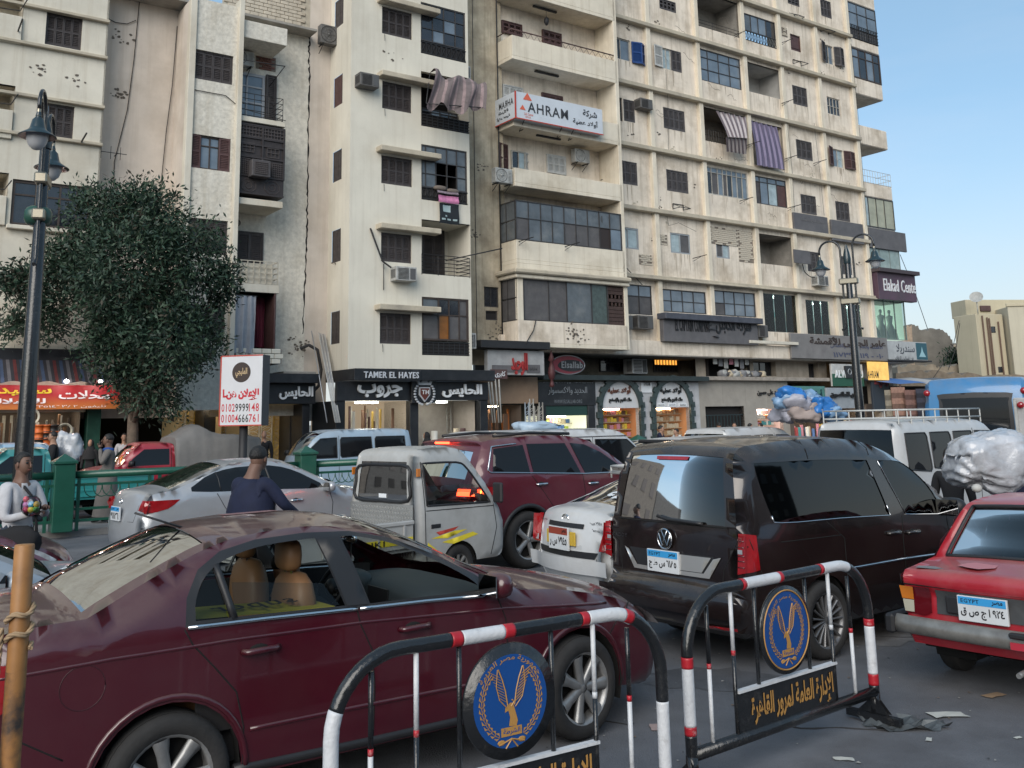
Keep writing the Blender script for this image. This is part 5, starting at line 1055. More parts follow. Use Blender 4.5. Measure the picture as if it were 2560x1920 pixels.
for i in range(3):
 u=20.6+i*.85;t=fthing('mannequin',['left','middle','right'][i]+' white gowned mannequin in the lit corner window','mannequin',u,CW+.0,s3[1],'mannequins in the corner window');z=s3[1]
 MB().lathe([(.42,z+.02),(.36,z+.4),(.13,z+1.0),(.17,z+1.25),(.2,z+1.42),(.06,z+1.5),(.05,z+1.55),(.09,z+1.66),(.08,z+1.78),(0,z+1.82)],(u,.5,0),'z',12).build('gown',WHITEL,t)
# ================================================================ shops of the left and middle blocks
t=fthing('shop_sign','red and orange lit sign with yellow and white Arabic letters, behind the tall lamp','sign',-30,1.2,2.7)
r0=FR('D',-300,1445,1035,1465,1.2);rb=FU(1035/3.456,540+1665/3.456,1.2);u1=r0[1];u0=-27.3;zt_=r0[2];zb_=FU(915/3.072,960+190/3.072,1.2)[1]
m=bpy.data.materials.new('red_orange_sign_sheet');m.use_nodes=True;n_=m.node_tree;pb=n_.nodes['Principled BSDF'];tcn=n_.nodes.new('ShaderNodeTexCoord');sx=n_.nodes.new('ShaderNodeSeparateXYZ');cr=n_.nodes.new('ShaderNodeValToRGB');n_.links.new(tcn.outputs['Generated'],sx.inputs[0]);n_.links.new(sx.outputs['Z'],cr.inputs[0]);n_.links.new(cr.outputs[0],pb.inputs['Base Color']);cr.color_ramp.elements[0].color=(.42,.14,.03,1);cr.color_ramp.elements[0].position=.1;cr.color_ramp.elements[1].color=(.34,.012,.02,1);cr.color_ramp.elements[1].position=.6;pb.inputs['Roughness'].default_value=.5
OFF[t.name]=(-30,-1.2,2.7)
MB().box(u0,u1,-1.3,-1.2,zb_,zt_).build('board',m,t)
YL=M('yellow_lettering',(.75,.6,.04),.5);hh=zt_-zb_
letters(t,'محلات',WHITEL,u1-1.75,u1-.3,zb_+hh*.42,zb_+hh*.78,-1.31,.02,.02);letters(t,'سعيد النبراوى',YL,u1-5.6,u1-1.95,zb_+hh*.55,zb_+hh*.98,-1.31,.02,.025);letters(t,'للأسلاك والحديد',WHITEL,u1-5.4,u1-2.1,zb_+hh*.18,zb_+hh*.5,-1.31,.02,.03);letters(t,'تليفون ٠٢٢٥١٤٦٣٨٢',WHITEL,u1-2.5,u1-.4,zb_+.03,zb_+hh*.17,-1.31,.01,.0)
for i in range(5):
 x=u1-.7-i*.95;mb=MB();mb.tube([(x,-1.2,zt_+.2),(x,-1.75,zt_+.25),(x,-1.8,zt_+.12)],.015,5);mb.build('lamp_arm',IRON,t);MB().lathe([(0,zt_+.16),(.06,zt_+.12),(.08,zt_+.05),(.0,zt_+.05)],(x,-1.8,0),'z',8).build('sign_lamp',M('lit_spot',(1,1,1),.5,emit=14,ecol=(1,.9,.85)),t)
 if i<5:
  l=bpy.data.lights.new('sign_lamp_light','POINT');l.energy=7;l.color=(1,.75,.7);l.shadow_soft_size=.05;lo=bpy.data.objects.new('sign_lamp_light',l);COL.objects.link(lo);lo.parent=t;lo.location=(x+30,-1.8-.1+1.2,zt_+.0-2.7)
t=fthing('awning','dark striped awning strip above the red shop sign','awning',u0,1.3,zt_+.1);AS=[M('awning_'+n,c,.9,nv=.2)for n,c in(('dark',(.03,.028,.035)),('red',(.12,.025,.025)),('blue',(.04,.06,.11)),('grey',(.12,.11,.12)))]
x=u0;i=0;mb=MB()
while x<u1+.3:wd=.09;mb.poly([(x,-1.9,zt_+.05+.04*sin(x*7)),(x+wd,-1.9,zt_+.05+.04*sin(x*7+.6)),(x+wd,-1.1,zt_+.75),(x,-1.1,zt_+.75)],(0,1,0,2,0,3)[i%6]);x+=wd;i+=1
mb.build('fabric',AS,t);fbox(LB,'fascia',-33,u1+.8,.6,1.0,zt_+.6,zt_+1.1,BLACKS)
def fascia(label,ka,xa,kb,xb,zlo,zhi,w_):a,b_=cu(ka,xa,w_),cu(kb,xb,w_);return board('shop_sign',label,a,b_,zlo,zhi,w_,BLACKS,.15)
zA=FR('A',470,1362,730,1528,1.0);t=fascia('black shop fascia with white Arabic lettering behind the billboard','D',1600,'A',730,zA[2],zA[3],1.0);a0=cu('D',1600,1.0)
letters(t,'جروب',WHITEL,a0+.2,a0+2.2,zA[2]+.18,zA[3]-.12,-1.16,.06,.035);letters(t,'الحايس',WHITEL,cu('A',430,1),cu('A',705,1),zA[2]+.15,zA[3]-.1,-1.16,.06,.035)
fbox(LB,'shop_canopy',a0-.1,cu('A',760,1.4),.2,1.5,zA[3]+.0,zA[3]+.32,BLACKS);MB().bbox(cu('A',450,1),cu('A',720,1),-1.3,-.3,zA[3]+.32,zA[3]+.4).build('litter',GREYC,LB)
zB=FR('A',905,1345,1560,1508,2.15);b0=cu('A',905,2.15);b1=cu('A',2140,2.15);zr=FR('A',1710,1348,2140,1490,2.15)
zb1,zb2=(zB[2]+zr[2])/2,(zB[3]+zr[3])/2
t=board('shop_sign','long black fascia of the middle block with two groups of white Arabic letters',b0,b1,zb1,zb2,2.1,BLACKS,.15)
letters(t,'جروب',WHITEL,cu('A',1075,2.2),cu('A',1435,2.2),zb1+.1,zb2-.08,-2.27,.08,.035);letters(t,'الحايس',WHITEL,cu('A',1765,2.2),cu('A',2085,2.2),zb1+.1,zb2-.08,-2.27,.08,.035)
fbox(TB,'shop_canopy',cu('A',1040,2.5),cu('A',2185,2.5),.3,2.7,zb2+.03,zb2+.42,BLACKS)
r=FR('A',1050,1245,1590,1345,2.75);t=board('shop_sign','black board reading TAMER EL HAYES in white capitals',r[0],r[1],r[2]+.02,r[3],2.72,BLACKS,.12);letters(t,'TAMER EL HAYES',M('bluish_white_lettering',(.5,.53,.58),.5),r[0]+.35,r[1]-.1,r[2]+.1,r[3]-.08,-2.85,.05,.03)
r=FR('A',1520,1345,1718,1520,2.3);t=board('shop_sign','crowned laurel crest with a TH shield between the white Arabic words',*r,2.27,BLACKS,.1);cx,c0,s=(r[0]+r[1])/2,(r[2]+r[3])/2-.05,(r[1]-r[0])*.5
SIL=M('silver_emblem',(.5,.52,.55),.35);MB().prism([(cx-s*.45,c0+s*.45),(cx+s*.45,c0+s*.45),(cx+s*.45,c0-s*.1),(cx,c0-s*.6),(cx-s*.45,c0-s*.1)],-2.42,-2.37,'xz').build('shield',SIL,t);MB().prism([(cx-s*.36,c0+s*.37),(cx+s*.36,c0+s*.37),(cx+s*.36,c0-s*.06),(cx,c0-s*.48),(cx-s*.36,c0-s*.06)],-2.44,-2.42,'xz').build('shield_face',M('brown_shield',(.12,.03,.02),.5),t)
MB().prism([(cx-s*.5,c0+s*.6),(cx+s*.5,c0+s*.6),(cx+s*.7,c0+s*1.05),(cx+s*.3,c0+s*.75),(cx,c0+s*1.15),(cx-s*.3,c0+s*.75),(cx-s*.7,c0+s*1.05)],-2.43,-2.37,'xz').build('crown',SIL,t);letters(t,'TH',WHITEL,cx-s*.28,cx+s*.28,c0-s*.05,c0+s*.25,-2.45,.02,.04)
for sg in(-1,1):
 mb=MB()
 for k in range(9):a=-1.3+k*.25;px_,pz_=cx+sg*s*.8*cos(a),c0+s*.8*sin(a);mb.ball((px_,-2.41,pz_),s*.13,6,sq=(1,.3,.6))
 mb.build('laurel',SIL,t)
# openings below them
mu=lambda x:FU(x,1010,1.6)[0];zs1=zb1-.0
for x in(b0+.0,cu('A',1480,1.9),b1-.35):fbox(TB,'pier',x,x+.35,.2,2.2,0,zs1,BLACKS)
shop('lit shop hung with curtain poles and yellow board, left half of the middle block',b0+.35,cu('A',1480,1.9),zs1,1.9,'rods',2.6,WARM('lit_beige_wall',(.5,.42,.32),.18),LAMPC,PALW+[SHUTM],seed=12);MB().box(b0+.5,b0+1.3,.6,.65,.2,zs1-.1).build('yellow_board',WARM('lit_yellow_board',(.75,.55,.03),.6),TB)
shop('upholstery shop with quilted beige display, right half of the middle block',cu('A',1480,1.9)+.35,b1-.4,zs1,1.9,'rolls',1.6,M('quilted_beige',(.4,.35,.3),.8,nv=.15),LAMPC,[GOODS[8],STR2[0],GOODS[3],SHUTM,GOODS[0]],seed=13)
qx=cu('A',1480,1.9)+.5
for k in range(6):fbox(TB,'padded_panel',qx,qx+2.1,-.3,-.1,.5+k*.32,.8+k*.32,[M('goods_cream','#ccc'),WHITES,GOODS[7]][0 if k<5 else 2],.05)
LQ=[GOODS[6],WHITES,GOODS[0]]
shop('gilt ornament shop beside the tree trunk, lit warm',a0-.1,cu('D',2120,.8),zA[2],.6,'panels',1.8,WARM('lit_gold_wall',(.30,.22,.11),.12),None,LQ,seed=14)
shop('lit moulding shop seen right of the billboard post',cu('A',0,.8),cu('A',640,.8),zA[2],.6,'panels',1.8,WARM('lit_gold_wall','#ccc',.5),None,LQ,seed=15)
fbox(LB,'shop_pier',cu('A',620,.8),cu('A',680,.8),-.2,1.0,0,zA[2],BLACKS)
shop('hardware shop with wire coils under the red sign',-27,-21.9,2.7,.5,'rods',1.6,INB,LAMPW,[GOODS[2],GOODS[8],ACW,SHUT2,SHUT],seed=16,glow=True)
for i,(x,y,s)in enumerate(((497,357,.17),(490,435,.13),(235,250,.2))):
 u,z=FU(x/3.072,960+y/3.072,1.5);t=fthing('wire_coil',['large pale wire coil hung under the red sign','small wire coil hung below the large one','bundle of pale wire hung behind the lamp post'][i],'wire coil',u,1.5,z);mb=MB()
 for k in range(4):mb.tube([(u+(s+.012*k)*cos(a*pi/10),-1.5-.01*k,z+(s+.012*k)*sin(a*pi/10))for a in range(20)],.012,5,closed=True)
 mb.build('coil',M('pale_wire',(.4,.4,.33),.5,metal=.3),t)
OC=M('orange_plastic',(.55,.12,.02),.5)
for i in range(9):
 u,z=FU((300+(i%3)*55)/3.072,960+(445-(i//3)*50)/3.072,1.6);t=fthing('wire_drum','orange plastic drum, '+['left','middle','right'][i%3]+' one of the '+['bottom','middle','top'][i//3]+' row of the pile','drum',u,1.6,z-.1,'orange drums piled under the red sign');MB().lathe([(0,z+.12),(.16,z+.12),(.16,z+.09),(.12,z+.08),(.12,z-.08),(.16,z-.09),(.16,z-.12),(0,z-.12)],(u,-1.6,0),'z',14).build('drum',OC if i%4 else BKL,t)
# long metal rods leaning on the middle block
RODM=M('aluminium_rod',(.42,.43,.45),.35,metal=.5)
for i,(xa,ya,xb,yb)in enumerate(((712,935,838,1680),(770,950,905,1680),(782,955,915,1680),(795,958,925,1680),(808,960,935,1680),(820,965,944,1680))):
 P0,P1=FP('A',xa,ya,.35),FP('A',xb,yb,2.6);t=thing('metal_rod',['','first','second','third','fourth','rightmost'][i]+' rod of the leaning aluminium bundle by the middle block' if i else 'single long aluminium rod leaning apart, left of the bundle','rod',P1,0,'rods leaning on the middle block' if i else None);MB().tube([P0-P1,(0,0,0)],.02,5).build('rod',RODM if i%2==0 else WHITES,t)
for i,(xa,ya,xb,yb)in enumerate(((2150,1350,2185,1680),(2175,1350,2205,1680),(2205,1330,2235,1680),(2235,1330,2255,1680))):
 P0,P1=FP('A',xa,ya,1.4),FP('A',xb,yb,1.7);t=thing('metal_rod',['first','second','third','rightmost'][i]+' pale rod standing at the right corner of the middle block','rod',P1,0,'rods at the right corner of the middle block');MB().tube([P0-P1,(0,0,0)],.035,5).build('rod',PFRAME,t)
cable('thick black pipe arched over the junk beside the leaning rods',[FP('A',620,1080,.5),FP('A',690,1050,.6),FP('A',760,1090,.7),FP('A',790,1250,.7),FP('A',770,1380,.7),FP('A',730,1420,.7)],.06)
# ================================================================ VEHICLES
def inpoly(x,z,P):
 c=False;n=len(P);j=n-1
 for i in range(n):
  if(P[i][1]>z)!=(P[j][1]>z)and x<(P[j][0]-P[i][0])*(z-P[i][1])/(P[j][1]-P[i][1])+P[i][0]:c=not c
  j=i
 return c
def segd(p,a,b):
 vx,vz=b[0]-a[0],b[1]-a[1];l=vx*vx+vz*vz;t=0 if l==0 else max(0,min(1,((p[0]-a[0])*vx+(p[1]-a[1])*vz)/l))
 return hypot(p[0]-a[0]-t*vx,p[1]-a[1]-t*vz)
def smooth(P,n=3,closed=False):
 out_=[];k=len(P);rng=range(k if closed else k-1)
 for i in rng:
  p0,p1,p2,p3=P[(i-1)%k if closed else max(i-1,0)],P[i],P[(i+1)%k],P[(i+2)%k if closed else min(i+2,k-1)]
  if len(p1)>2:p0=(2*p1[0]-p2[0],2*p1[1]-p2[1])
  if len(p2)>2:p3=(2*p2[0]-p1[0],2*p2[1]-p1[1])
  for j in range(n):
   t=j/n;t2=t*t;t3=t2*t
   out_.append(tuple(.5*((2*p1[a])+(-p0[a]+p2[a])*t+(2*p0[a]-5*p1[a]+4*p2[a]-p3[a])*t2+(-p0[a]+3*p1[a]-3*p2[a]+p3[a])*t3)for a in(0,1)))
 if not closed:out_.append(tuple(P[-1][:2]))
 return out_
def resample(P,d):
 out_=[P[0]]
 for a,b in zip(P,P[1:]):
  L_=hypot(b[0]-a[0],b[1]-a[1]);n=max(1,int(L_/d+.5))
  for k in range(1,n+1):out_.append((a[0]+(b[0]-a[0])*k/n,a[1]+(b[1]-a[1])*k/n))
 return out_
class Car:
 """a shell: the side profile swept across; x forward from the rear axle, y to the left, z up"""
 def __init__(s,t,top,W,sill,wheels,wr,belt,tumble=.16,rnd=.09,plan=(.10,.12),paint=None,step=.085,ncross=12,crown=.035,bulge=(.10,.16),arch=1.17,roofz=None,bulgez=.03,lo=.05):
  s.t=t;s.W=W;s.belt=belt;s.rnd=rnd;s.paint=paint;s.step=step;s.nc=ncross;s.crown=crown;s.bulge=bulge;s.tumble=tumble;s.plan=plan;s.wr=wr;s.wheels=wheels;s.bz=bulgez;s.lo=lo
  s.top=top;s.x0=min(p[0]for p in top);s.x1=max(p[0]for p in top);s.zr=max(p[1]for p in top);s.sill=sill
  bot=[];xf=top[-1][0];cur=[(xf,top[-1][1])]
  for wx in sorted(wheels,reverse=True):
   R_=wr*arch;a0=math.asin(max(-1,min(1,(sill-wr)/R_)))
   pts=[(wx+R_*cos(a),wr+R_*sin(a))for a in[a0+(pi-2*a0)*k/14 for k in range(15)]];bot+=pts
  s.poly=top+[p for p in bot]
 def hw(s,x,z):
  u=(x-s.x0)/(s.x1-s.x0);w_=s.W
  if u<.3:w_-=s.plan[0]*((.3-u)/.3)**2.2
  if u>.68:w_-=s.plan[1]*((u-.68)/.32)**2.2
  if z>s.belt:w_-=s.tumble*((z-s.belt)/(s.zr-s.belt))**1.25
  else:t=(s.belt-z)/s.belt;w_-=s.bz*(t-.25)**2*2.2+s.lo*max(0,t-.62)
  return w_
 def sy(s,x,z):
  d=min(segd((x,z),a,b)for a,b in s.near(x,z));r=s.rnd;y=s.hw(x,z)
  if d<r:y-=r-sqrt(max(0,r*r-(r-d)**2))
  return y
 def near(s,x,z):
  if not hasattr(s,'_seg'):s._seg=list(zip(s.top,s.top[1:]))
  L_=[q for q in s._seg if abs(q[0][0]-x)<.35+abs(q[1][0]-q[0][0])and abs(q[0][1]-z)<.35+abs(q[1][1]-q[0][1])]
  return L_ or s._seg[:1]
 def cdt(s,outer,inners,step):
  pts=[];edges=[]
  def loop(P):
   b=len(pts);pts.extend(V(p[:2])for p in P);edges.extend((b+i,b+(i+1)%len(P))for i in range(len(P)))
  loop(outer)
  for P in inners:loop(P)
  xs=[p[0]for p in outer];zs=[p[1]for p in outer];x=min(xs)+step*.5;seg=[(a,b)for P in[outer]+inners for a,b in zip(P,P[1:]+P[:1])]
  row=0
  while x<max(xs):
   z=min(zs)+step*.5+(row%2)*step*.5
   while z<max(zs):
    if inpoly(x,z,outer)and min(segd((x,z),a,b)for a,b in seg if abs(a[0]-x)<.6)>step*.35:pts.append(V((x,z)))
    z+=step
   x+=step;row+=1
  v,e,f,*_=delaunay_2d_cdt(pts,edges,[],0,1e-5)
  return[(p.x,p.y)for p in v],f
 def body(s,windows=(),black=(),glass_top=(),doors=(),mats=None,lower=None,topmat=None,dark=()):
  """windows: outlines cut through both sides; black: outlines in trim colour; glass_top: (x-range, z-range, side fraction) on the swept surface"""
  t=s.t;inset=[]
  r=s.rnd
  outer=s.poly;cx,cz=(s.x0+s.x1)/2,.7
  v,f=s.cdt(outer,[list(w_)for w_ in windows]+[list(b)for b in black],s.step)
  v2={}
  top_i={(round(p[0],4),round(p[1],4))for p in s.top}
  mb=MB(True);idx={}
  def vid(p):
   k=(round(p[0],4),round(p[1],4),round(p[2],4))
   if k not in idx:idx[k]=len(mb.v);mb.v.append(p)
   return idx[k]
  ys=[s.sy(x,z)for x,z in v]
  for tri in f:
   x=sum(v[i][0]for i in tri)/len(tri);z=sum(v[i][1]for i in tri)/len(tri)
   if not inpoly(x,z,outer)or any(inpoly(x,z,w_)for w_ in windows):continue
   mi=1 if any(inpoly(x,z,b)for b in black)else 0
   if lower and z<lower:mi=2
   for sg in(-1,1):
    q=[vid((v[i][0],sg*ys[i],v[i][1]))for i in tri]
    if sg>0:q=q[::-1]
    mb.f.append(tuple(q));mb.m.append(mi);mb.s.append(True)
  n=s.nc;rows=[]
  for i,(x,z)in enumerate(s.top):rows.append([s.rp(i,-1+2*j/n)for j in range(n+1)])
  s.rows=rows;gl={}
  for i in range(len(rows)-1):
   for j in range(n):
    c=(-1+2*(j+.5)/n);mx_,mz_=(s.top[i][0]+s.top[i+1][0])/2,(s.top[i][1]+s.top[i+1][1])/2;hit=None
    for g,(xa,xb,za,zb,fr_,nm)in enumerate(glass_top):
     if xa<=mx_<=xb and za<=mz_<=zb:hit=(g,abs(c)<fr_)
    if hit and hit[1]:gl.setdefault(hit[0],[]).append((i,j));continue
    mi=0
    if hit:mi=0
    if lower and mz_<lower:mi=2
    if topmat and topmat(mx_,mz_,c):mi=1
    mb.f.append(tuple(vid(p)for p in(rows[i][j],rows[i][j+1],rows[i+1][j+1],rows[i+1][j])));mb.m.append(mi);mb.s.append(True)
  s.bodyo=mb.build('body',mats,t)
  gs=[]
  for g,cells in gl.items():
   m2=MB(True);id2={}
   def vi(i,j):
    if(i,j)not in id2:
     id2[(i,j)]=len(m2.v);p=V(rows[i][j]);m2.v.append(tuple(p+s.rn(i,j)*-.006))
    return id2[(i,j)]
   for i,j in cells:m2.f.append((vi(i,j),vi(i,j+1),vi(i+1,j+1),vi(i+1,j)));m2.m.append(0);m2.s.append(True)
   gs.append((glass_top[g][5],m2))
  return gs
 def rn(s,i,j):
  a=s.top[max(i-1,0)];b=s.top[min(i+1,len(s.top)-1)];d=V((b[0]-a[0],0,b[1]-a[1])).normalized();return V((-d.z,0,d.x))
 def rp(s,i,c):
  x,z=s.top[i];y=s.sy(x,z)if not hasattr(s,'_cy')or i not in s._cy else s._cy[i]
  if not hasattr(s,'_cy'):s._cy={}
  s._cy[i]=y;nrm=s.rn(i,0);u=(x-s.x0)/(s.x1-s.x0);k=1-c*c
  b=s.bulge[0]if u<.5 else s.bulge[1];e=abs(nrm.x)*b+abs(nrm.z)*s.crown
  return(x+nrm.x*e*k,c*y,z+nrm.z*e*k*(1 if nrm.z>0 else 0))
 def sidepoly(s,name,P,m,off=.004,sides=(-1,1),step=None,parent=None,thick=0):
  P=resample(list(P)+[P[0]],s.step)[:-1];v,f=s.cdt(P,[],step or s.step);r=[]
  for sg in sides:
   mb=MB(True);mb.v=[(x,sg*(s.sy(x,z)+off),z)for x,z in v]
   for q in f:
    x=sum(v[i][0]for i in q)/len(q);z=sum(v[i][1]for i in q)/len(q)
    if inpoly(x,z,P):mb.f.append(tuple(q)if sg<0 else tuple(q)[::-1]);mb.m.append(0);mb.s.append(True)
   r.append(mb.build(name,m,parent or s.t))
  return r
 def line(s,name,P,rad,m,off=0,sides=(-1,1),n=6,d=.08,parent=None):
  P=resample(list(P),d);r=[]
  for sg in sides:r.append(MB().tube([(x,sg*(s.sy(x,z)+off),z)for x,z in P],rad,n).build(name,m,parent or s.t))
  return r
 def endpt(s,y,z,end,off=0):
  best=None
  for i in range(len(s.top)-1):
   a,b=s.top[i],s.top[i+1];mid=(s.x0+s.x1)/2
   if(a[0]<mid)!=(end=='rear'):continue
   if min(a[1],b[1])<=z<=max(a[1],b[1])and abs(b[1]-a[1])>1e-6:
    t=(z-a[1])/(b[1]-a[1]);x=a[0]+(b[0]-a[0])*t
    if best is None or(x<best[0]if end=='rear' else x>best[0]):best=(x,i)
  if best is None:
   e=min(s.top,key=lambda p:abs(p[1]-z)+abs(p[0]-(s.x0 if end=='rear' else s.x1))*.5);i=s.top.index(e);best=(e[0],min(i,len(s.top)-2))
  x,i=best;yy=max(.2,s.sy(x,z));c=max(-1,min(1,y/yy));bl=s.bulge[0]if end=='rear' else s.bulge[1];nx=s.rn(i,0).x
  return(x+nx*bl*(1-c*c)+(off if end!='rear' else-off),y,z)
 def endpoly(s,name,P,m,end='rear',off=.006,step=.07,parent=None):
  P=resample(list(P)+[P[0]],step)[:-1];v,f=s.cdt(P,[],step);mb=MB(True);mb.v=[s.endpt(y,z,end,off)for y,z in v]
  for q in f:
   x=sum(v[i][0]for i in q)/len(q);z=sum(v[i][1]for i in q)/len(q)
   if inpoly(x,z,P):mb.f.append(tuple(q)[::-1]if end=='rear' else tuple(q));mb.m.append(0);mb.s.append(True)
  return mb.build(name,m,parent or s.t)
 def endline(s,name,P,rad,m,end='rear',off=0,d=.07,n=6,parent=None):
  P=resample(list(P),d);return MB().tube([s.endpt(y,z,end,off)for y,z in P],rad,n).build(name,m,parent or s.t)
RUB=M('tyre_rubber',(.022,.021,.021),.85,nv=.3,ns=6,bump=.2);ALLOY=M('alloy',(.30,.30,.30),.38,metal=.55,nv=.25,ns=9,dirt=.4,dcol=(.07,.06,.055),ds=6);CHROME=M('chrome',(.62,.63,.65),.12,metal=1);DKP=M('dark_plastic',(.018,.018,.02),.5,nv=.2);SEAM=M('panel_gap',(.004,.004,.004),.9);UNDER=M('underbody',(.008,.008,.008),.95)
REDL=M('tail_lamp_red',(.30,.008,.012),.12,coat=1,nv=.3,ns=9);REDD=M('tail_lamp_dark_red',(.10,.006,.01),.15,coat=1);AMB=M('amber_lamp',(.55,.17,.02),.2,coat=.5);CLRL=M('clear_lamp',(.42,.44,.46),.12,nv=.35,ns=14,coat=1,metal=.2);LITR=M('lit_brake_lamp',(.8,.02,.01),.3,emit=5,ecol=(1,.06,.02));LITO=M('lit_brake_core',(1,.2,.02),.3,emit=16,ecol=(1,.22,.03));MIRR=M('mirror_face',(.5,.5,.5),.05,metal=1)
GT=glassmat('car_glass','#dfe6e2',.16,refl=.6);GT2=glassmat('tinted_car_glass','#6b7270',.78);GB=glassmat('black_car_glass','#30343a',.93,ior=1.5);DGL=M('car_window_dark',(.008,.009,.011),.05,spec=.35)
def wheel(c,x,y,r=.32,w_=.2,rim=.66,spokes=7,kind='spoke',m=None,steer=0,twin=False):
 t=c.t if isinstance(c,Car)else c;m=m or ALLOY;sg=-1 if y<0 else 1
 h=bpy.data.objects.new('wheel',None);COL.objects.link(h);h.parent=t;h.location=(x,y,r);h.rotation_euler=(0,0,steer);R_=r*rim
 k=('wheel',r,w_,rim,spokes,kind,m.name,sg)
 if k not in WKEY:
  mb=MB();a=w_/2;mb.lathe([(R_*.96,-a*.8),(R_*1.02,-a),(r*.9,-a*1.02),(r*.975,-a*.82),(r,-a*.5),(r,a*.5),(r*.975,a*.82),(r*.9,a*1.02),(R_*1.02,a),(R_*.96,a*.8)],ax='y',n=36)
  for q in(-.55,-.2,.2,.55):mb.lathe([(r*1.002,a*q-.006),(r*.985,a*q-.003),(r*.985,a*q+.003),(r*1.002,a*q+.006)],ax='y',n=36)
  ty=mb.mesh('tyre',RUB);mb=MB();f=sg*a*.72
  mb.lathe([(R_*1.0,sg*a*.95),(R_*.93,sg*a*.88),(R_*.90,sg*a*.5),(R_*.88,-sg*a*.6)],ax='y',n=32);mb.lathe([(0,sg*a*.12),(R_*.89,sg*a*.12)],ax='y',n=32,mi=1)
  mb.lathe([(0,f+sg*.012),(R_*.10,f+sg*.01),(R_*.17,f-sg*.002),(R_*.2,f-sg*.03),(R_*.2,f-sg*.07)],ax='y',n=20)
  for i in range(spokes):
   th=2*pi*i/spokes;subs=[0]if kind!='double' else[-.13,.13]
   for sb in subs:
    d=V((cos(th+sb*.3),0,sin(th+sb*.3)));e=V((cos(th+sb),0,sin(th+sb)));n_=V((-sin(th),0,cos(th)))
    w0,w1=(R_*.13,R_*.20)if kind=='spoke' else(R_*.06,R_*.06);
    if kind=='thin':w0,w1=R_*.035,R_*.05
    p0=d*R_*.12+V((0,f,0));p1=e*R_*.6+V((0,f+sg*.004,0));p2=e*R_*.93+V((0,sg*a*.86,0));vs=[]
    for p,ww,dp in((p0,w0,.05),(p1,(w0+w1)/2*.85,.04),(p2,w1,.03)):
     vs+=[p-n_*ww,p-n_*ww*.35+V((0,sg*.012,0)),p+n_*ww*.35+V((0,sg*.012,0)),p+n_*ww,p+n_*ww*.8-V((0,sg*dp,0)),p-n_*ww*.8-V((0,sg*dp,0))]
    mb.add(vs,[(a_*6+b_,a_*6+(b_+1)%6,(a_+1)*6+(b_+1)%6,(a_+1)*6+b_)for a_ in range(2)for b_ in range(6)],0,True)
  for i in range(5):th=2*pi*i/5+.3;mb.lathe([(0,f+sg*.004),(R_*.035,f+sg*.004),(R_*.035,f-sg*.02)],(R_*.145*cos(th),0,R_*.145*sin(th)),'y',8,1)
  WKEY[k]=(ty,mb.mesh('rim',[m,SEAM]))
 link('tyre',WKEY[k][0],h);link('rim',WKEY[k][1],h);return h
def wells(c):
 mb=MB()
 for wx in c.wheels:
  for sg in(-1,1):
   R_=c.wr*1.2;y1=sg*(c.W-.05);y0=sg*(c.W-.38)
   mb.add([(wx+R_*cos(a),y,c.wr+R_*sin(a))for y in(y0,y1)for a in[-.35+(pi+.7)*k/12 for k in range(13)]],[(k,k+1,14+k,13+k)for k in range(12)],0,True);mb.poly([(wx+R_*cos(a),y0,c.wr+R_*sin(a))for a in[-.35+(pi+.7)*k/12 for k in range(13)]])
 xs=sorted(c.wheels);R_=c.wr*1.2
 mb.box(c.x0+.2,xs[0]-R_,-c.W+.12,c.W-.12,c.sill+.0,c.sill+.04);mb.box(xs[0]+R_*.99,xs[-1]-R_*.99,-c.W+.06,c.W-.06,c.sill-.02,c.sill+.03);mb.box(xs[-1]+R_,c.x1-.25,-c.W+.14,c.W-.14,c.sill,c.sill+.04);mb.box(c.x0+.2,c.x1-.25,-c.W+.4,c.W-.4,c.sill,c.sill+.03)
 mb.build('underbody',UNDER,c.t)
def windows(c,wins,m,names=None,inset=.012):
 for k,P in enumerate(wins):
  for o in c.sidepoly('side_window',P,m,off=-inset):pass
def glasses(gs,m):
 for nm,mb in gs:mb.build(nm,m,gs_par)
def mirror(c,x,y,z,m,s=1,sides=(-1,1)):
 for sg in sides:
  mb=MB();mb.ball((x,sg*(y+.12*s),z+.05*s),.13*s,12,sq=(.55,.95,.62),p=.8);o=mb.build('side_mirror',m,c.t);MB().obox((x+.04,sg*(y-.02),z-.03),(x+.02,sg*(y+.08),z+.0),.07,.04).build('mirror_arm',DKP,o);MB().box(x-.078*s,x-.07*s,sg*(y+.02),sg*(y+.215*s),z-.01*s,z+.115*s).build('mirror_glass',MIRR,o)
def place(name,label,X,Y,az,cat='car',s=1,group='cars and vans in the traffic'):
 t=thing(name,label,cat,(X,Y,0),pi/2-radians(az),group);t.scale=(s,s,s);return t
def seat(t,x,y,z,m,h=.62,w_=.48,head=True):
 mb=MB(True);mb.ball((x+.02,y,z+.02),.27,12,sq=(.95,w_*1.9,.3),p=.6);mb.ball((x-.25,y,z+.36),.33,14,sq=(.28,w_*1.5,1.02),p=.65)
 o=mb.build('seat',m,t)
 if head:MB(True).ball((x-.29,y,z+.36+.43),.12,14,sq=(.5,1.05,.78),p=.6).build('headrest',m,o);MB().tube([(x-.28,y-.05,z+.6),(x-.29,y-.05,z+.75)],.008,4).build('headrest_post',CHROME,o);MB().tube([(x-.28,y+.05,z+.6),(x-.29,y+.05,z+.75)],.008,4).build('headrest_post',CHROME,o)
 return o
PW=M('plate_white',(.6,.62,.64),.4,nv=.08);PB=M('plate_blue',(.04,.30,.62),.4);PR=M('plate_red',(.28,.05,.03),.5);PT=M('plate_text',(.012,.012,.015),.5)
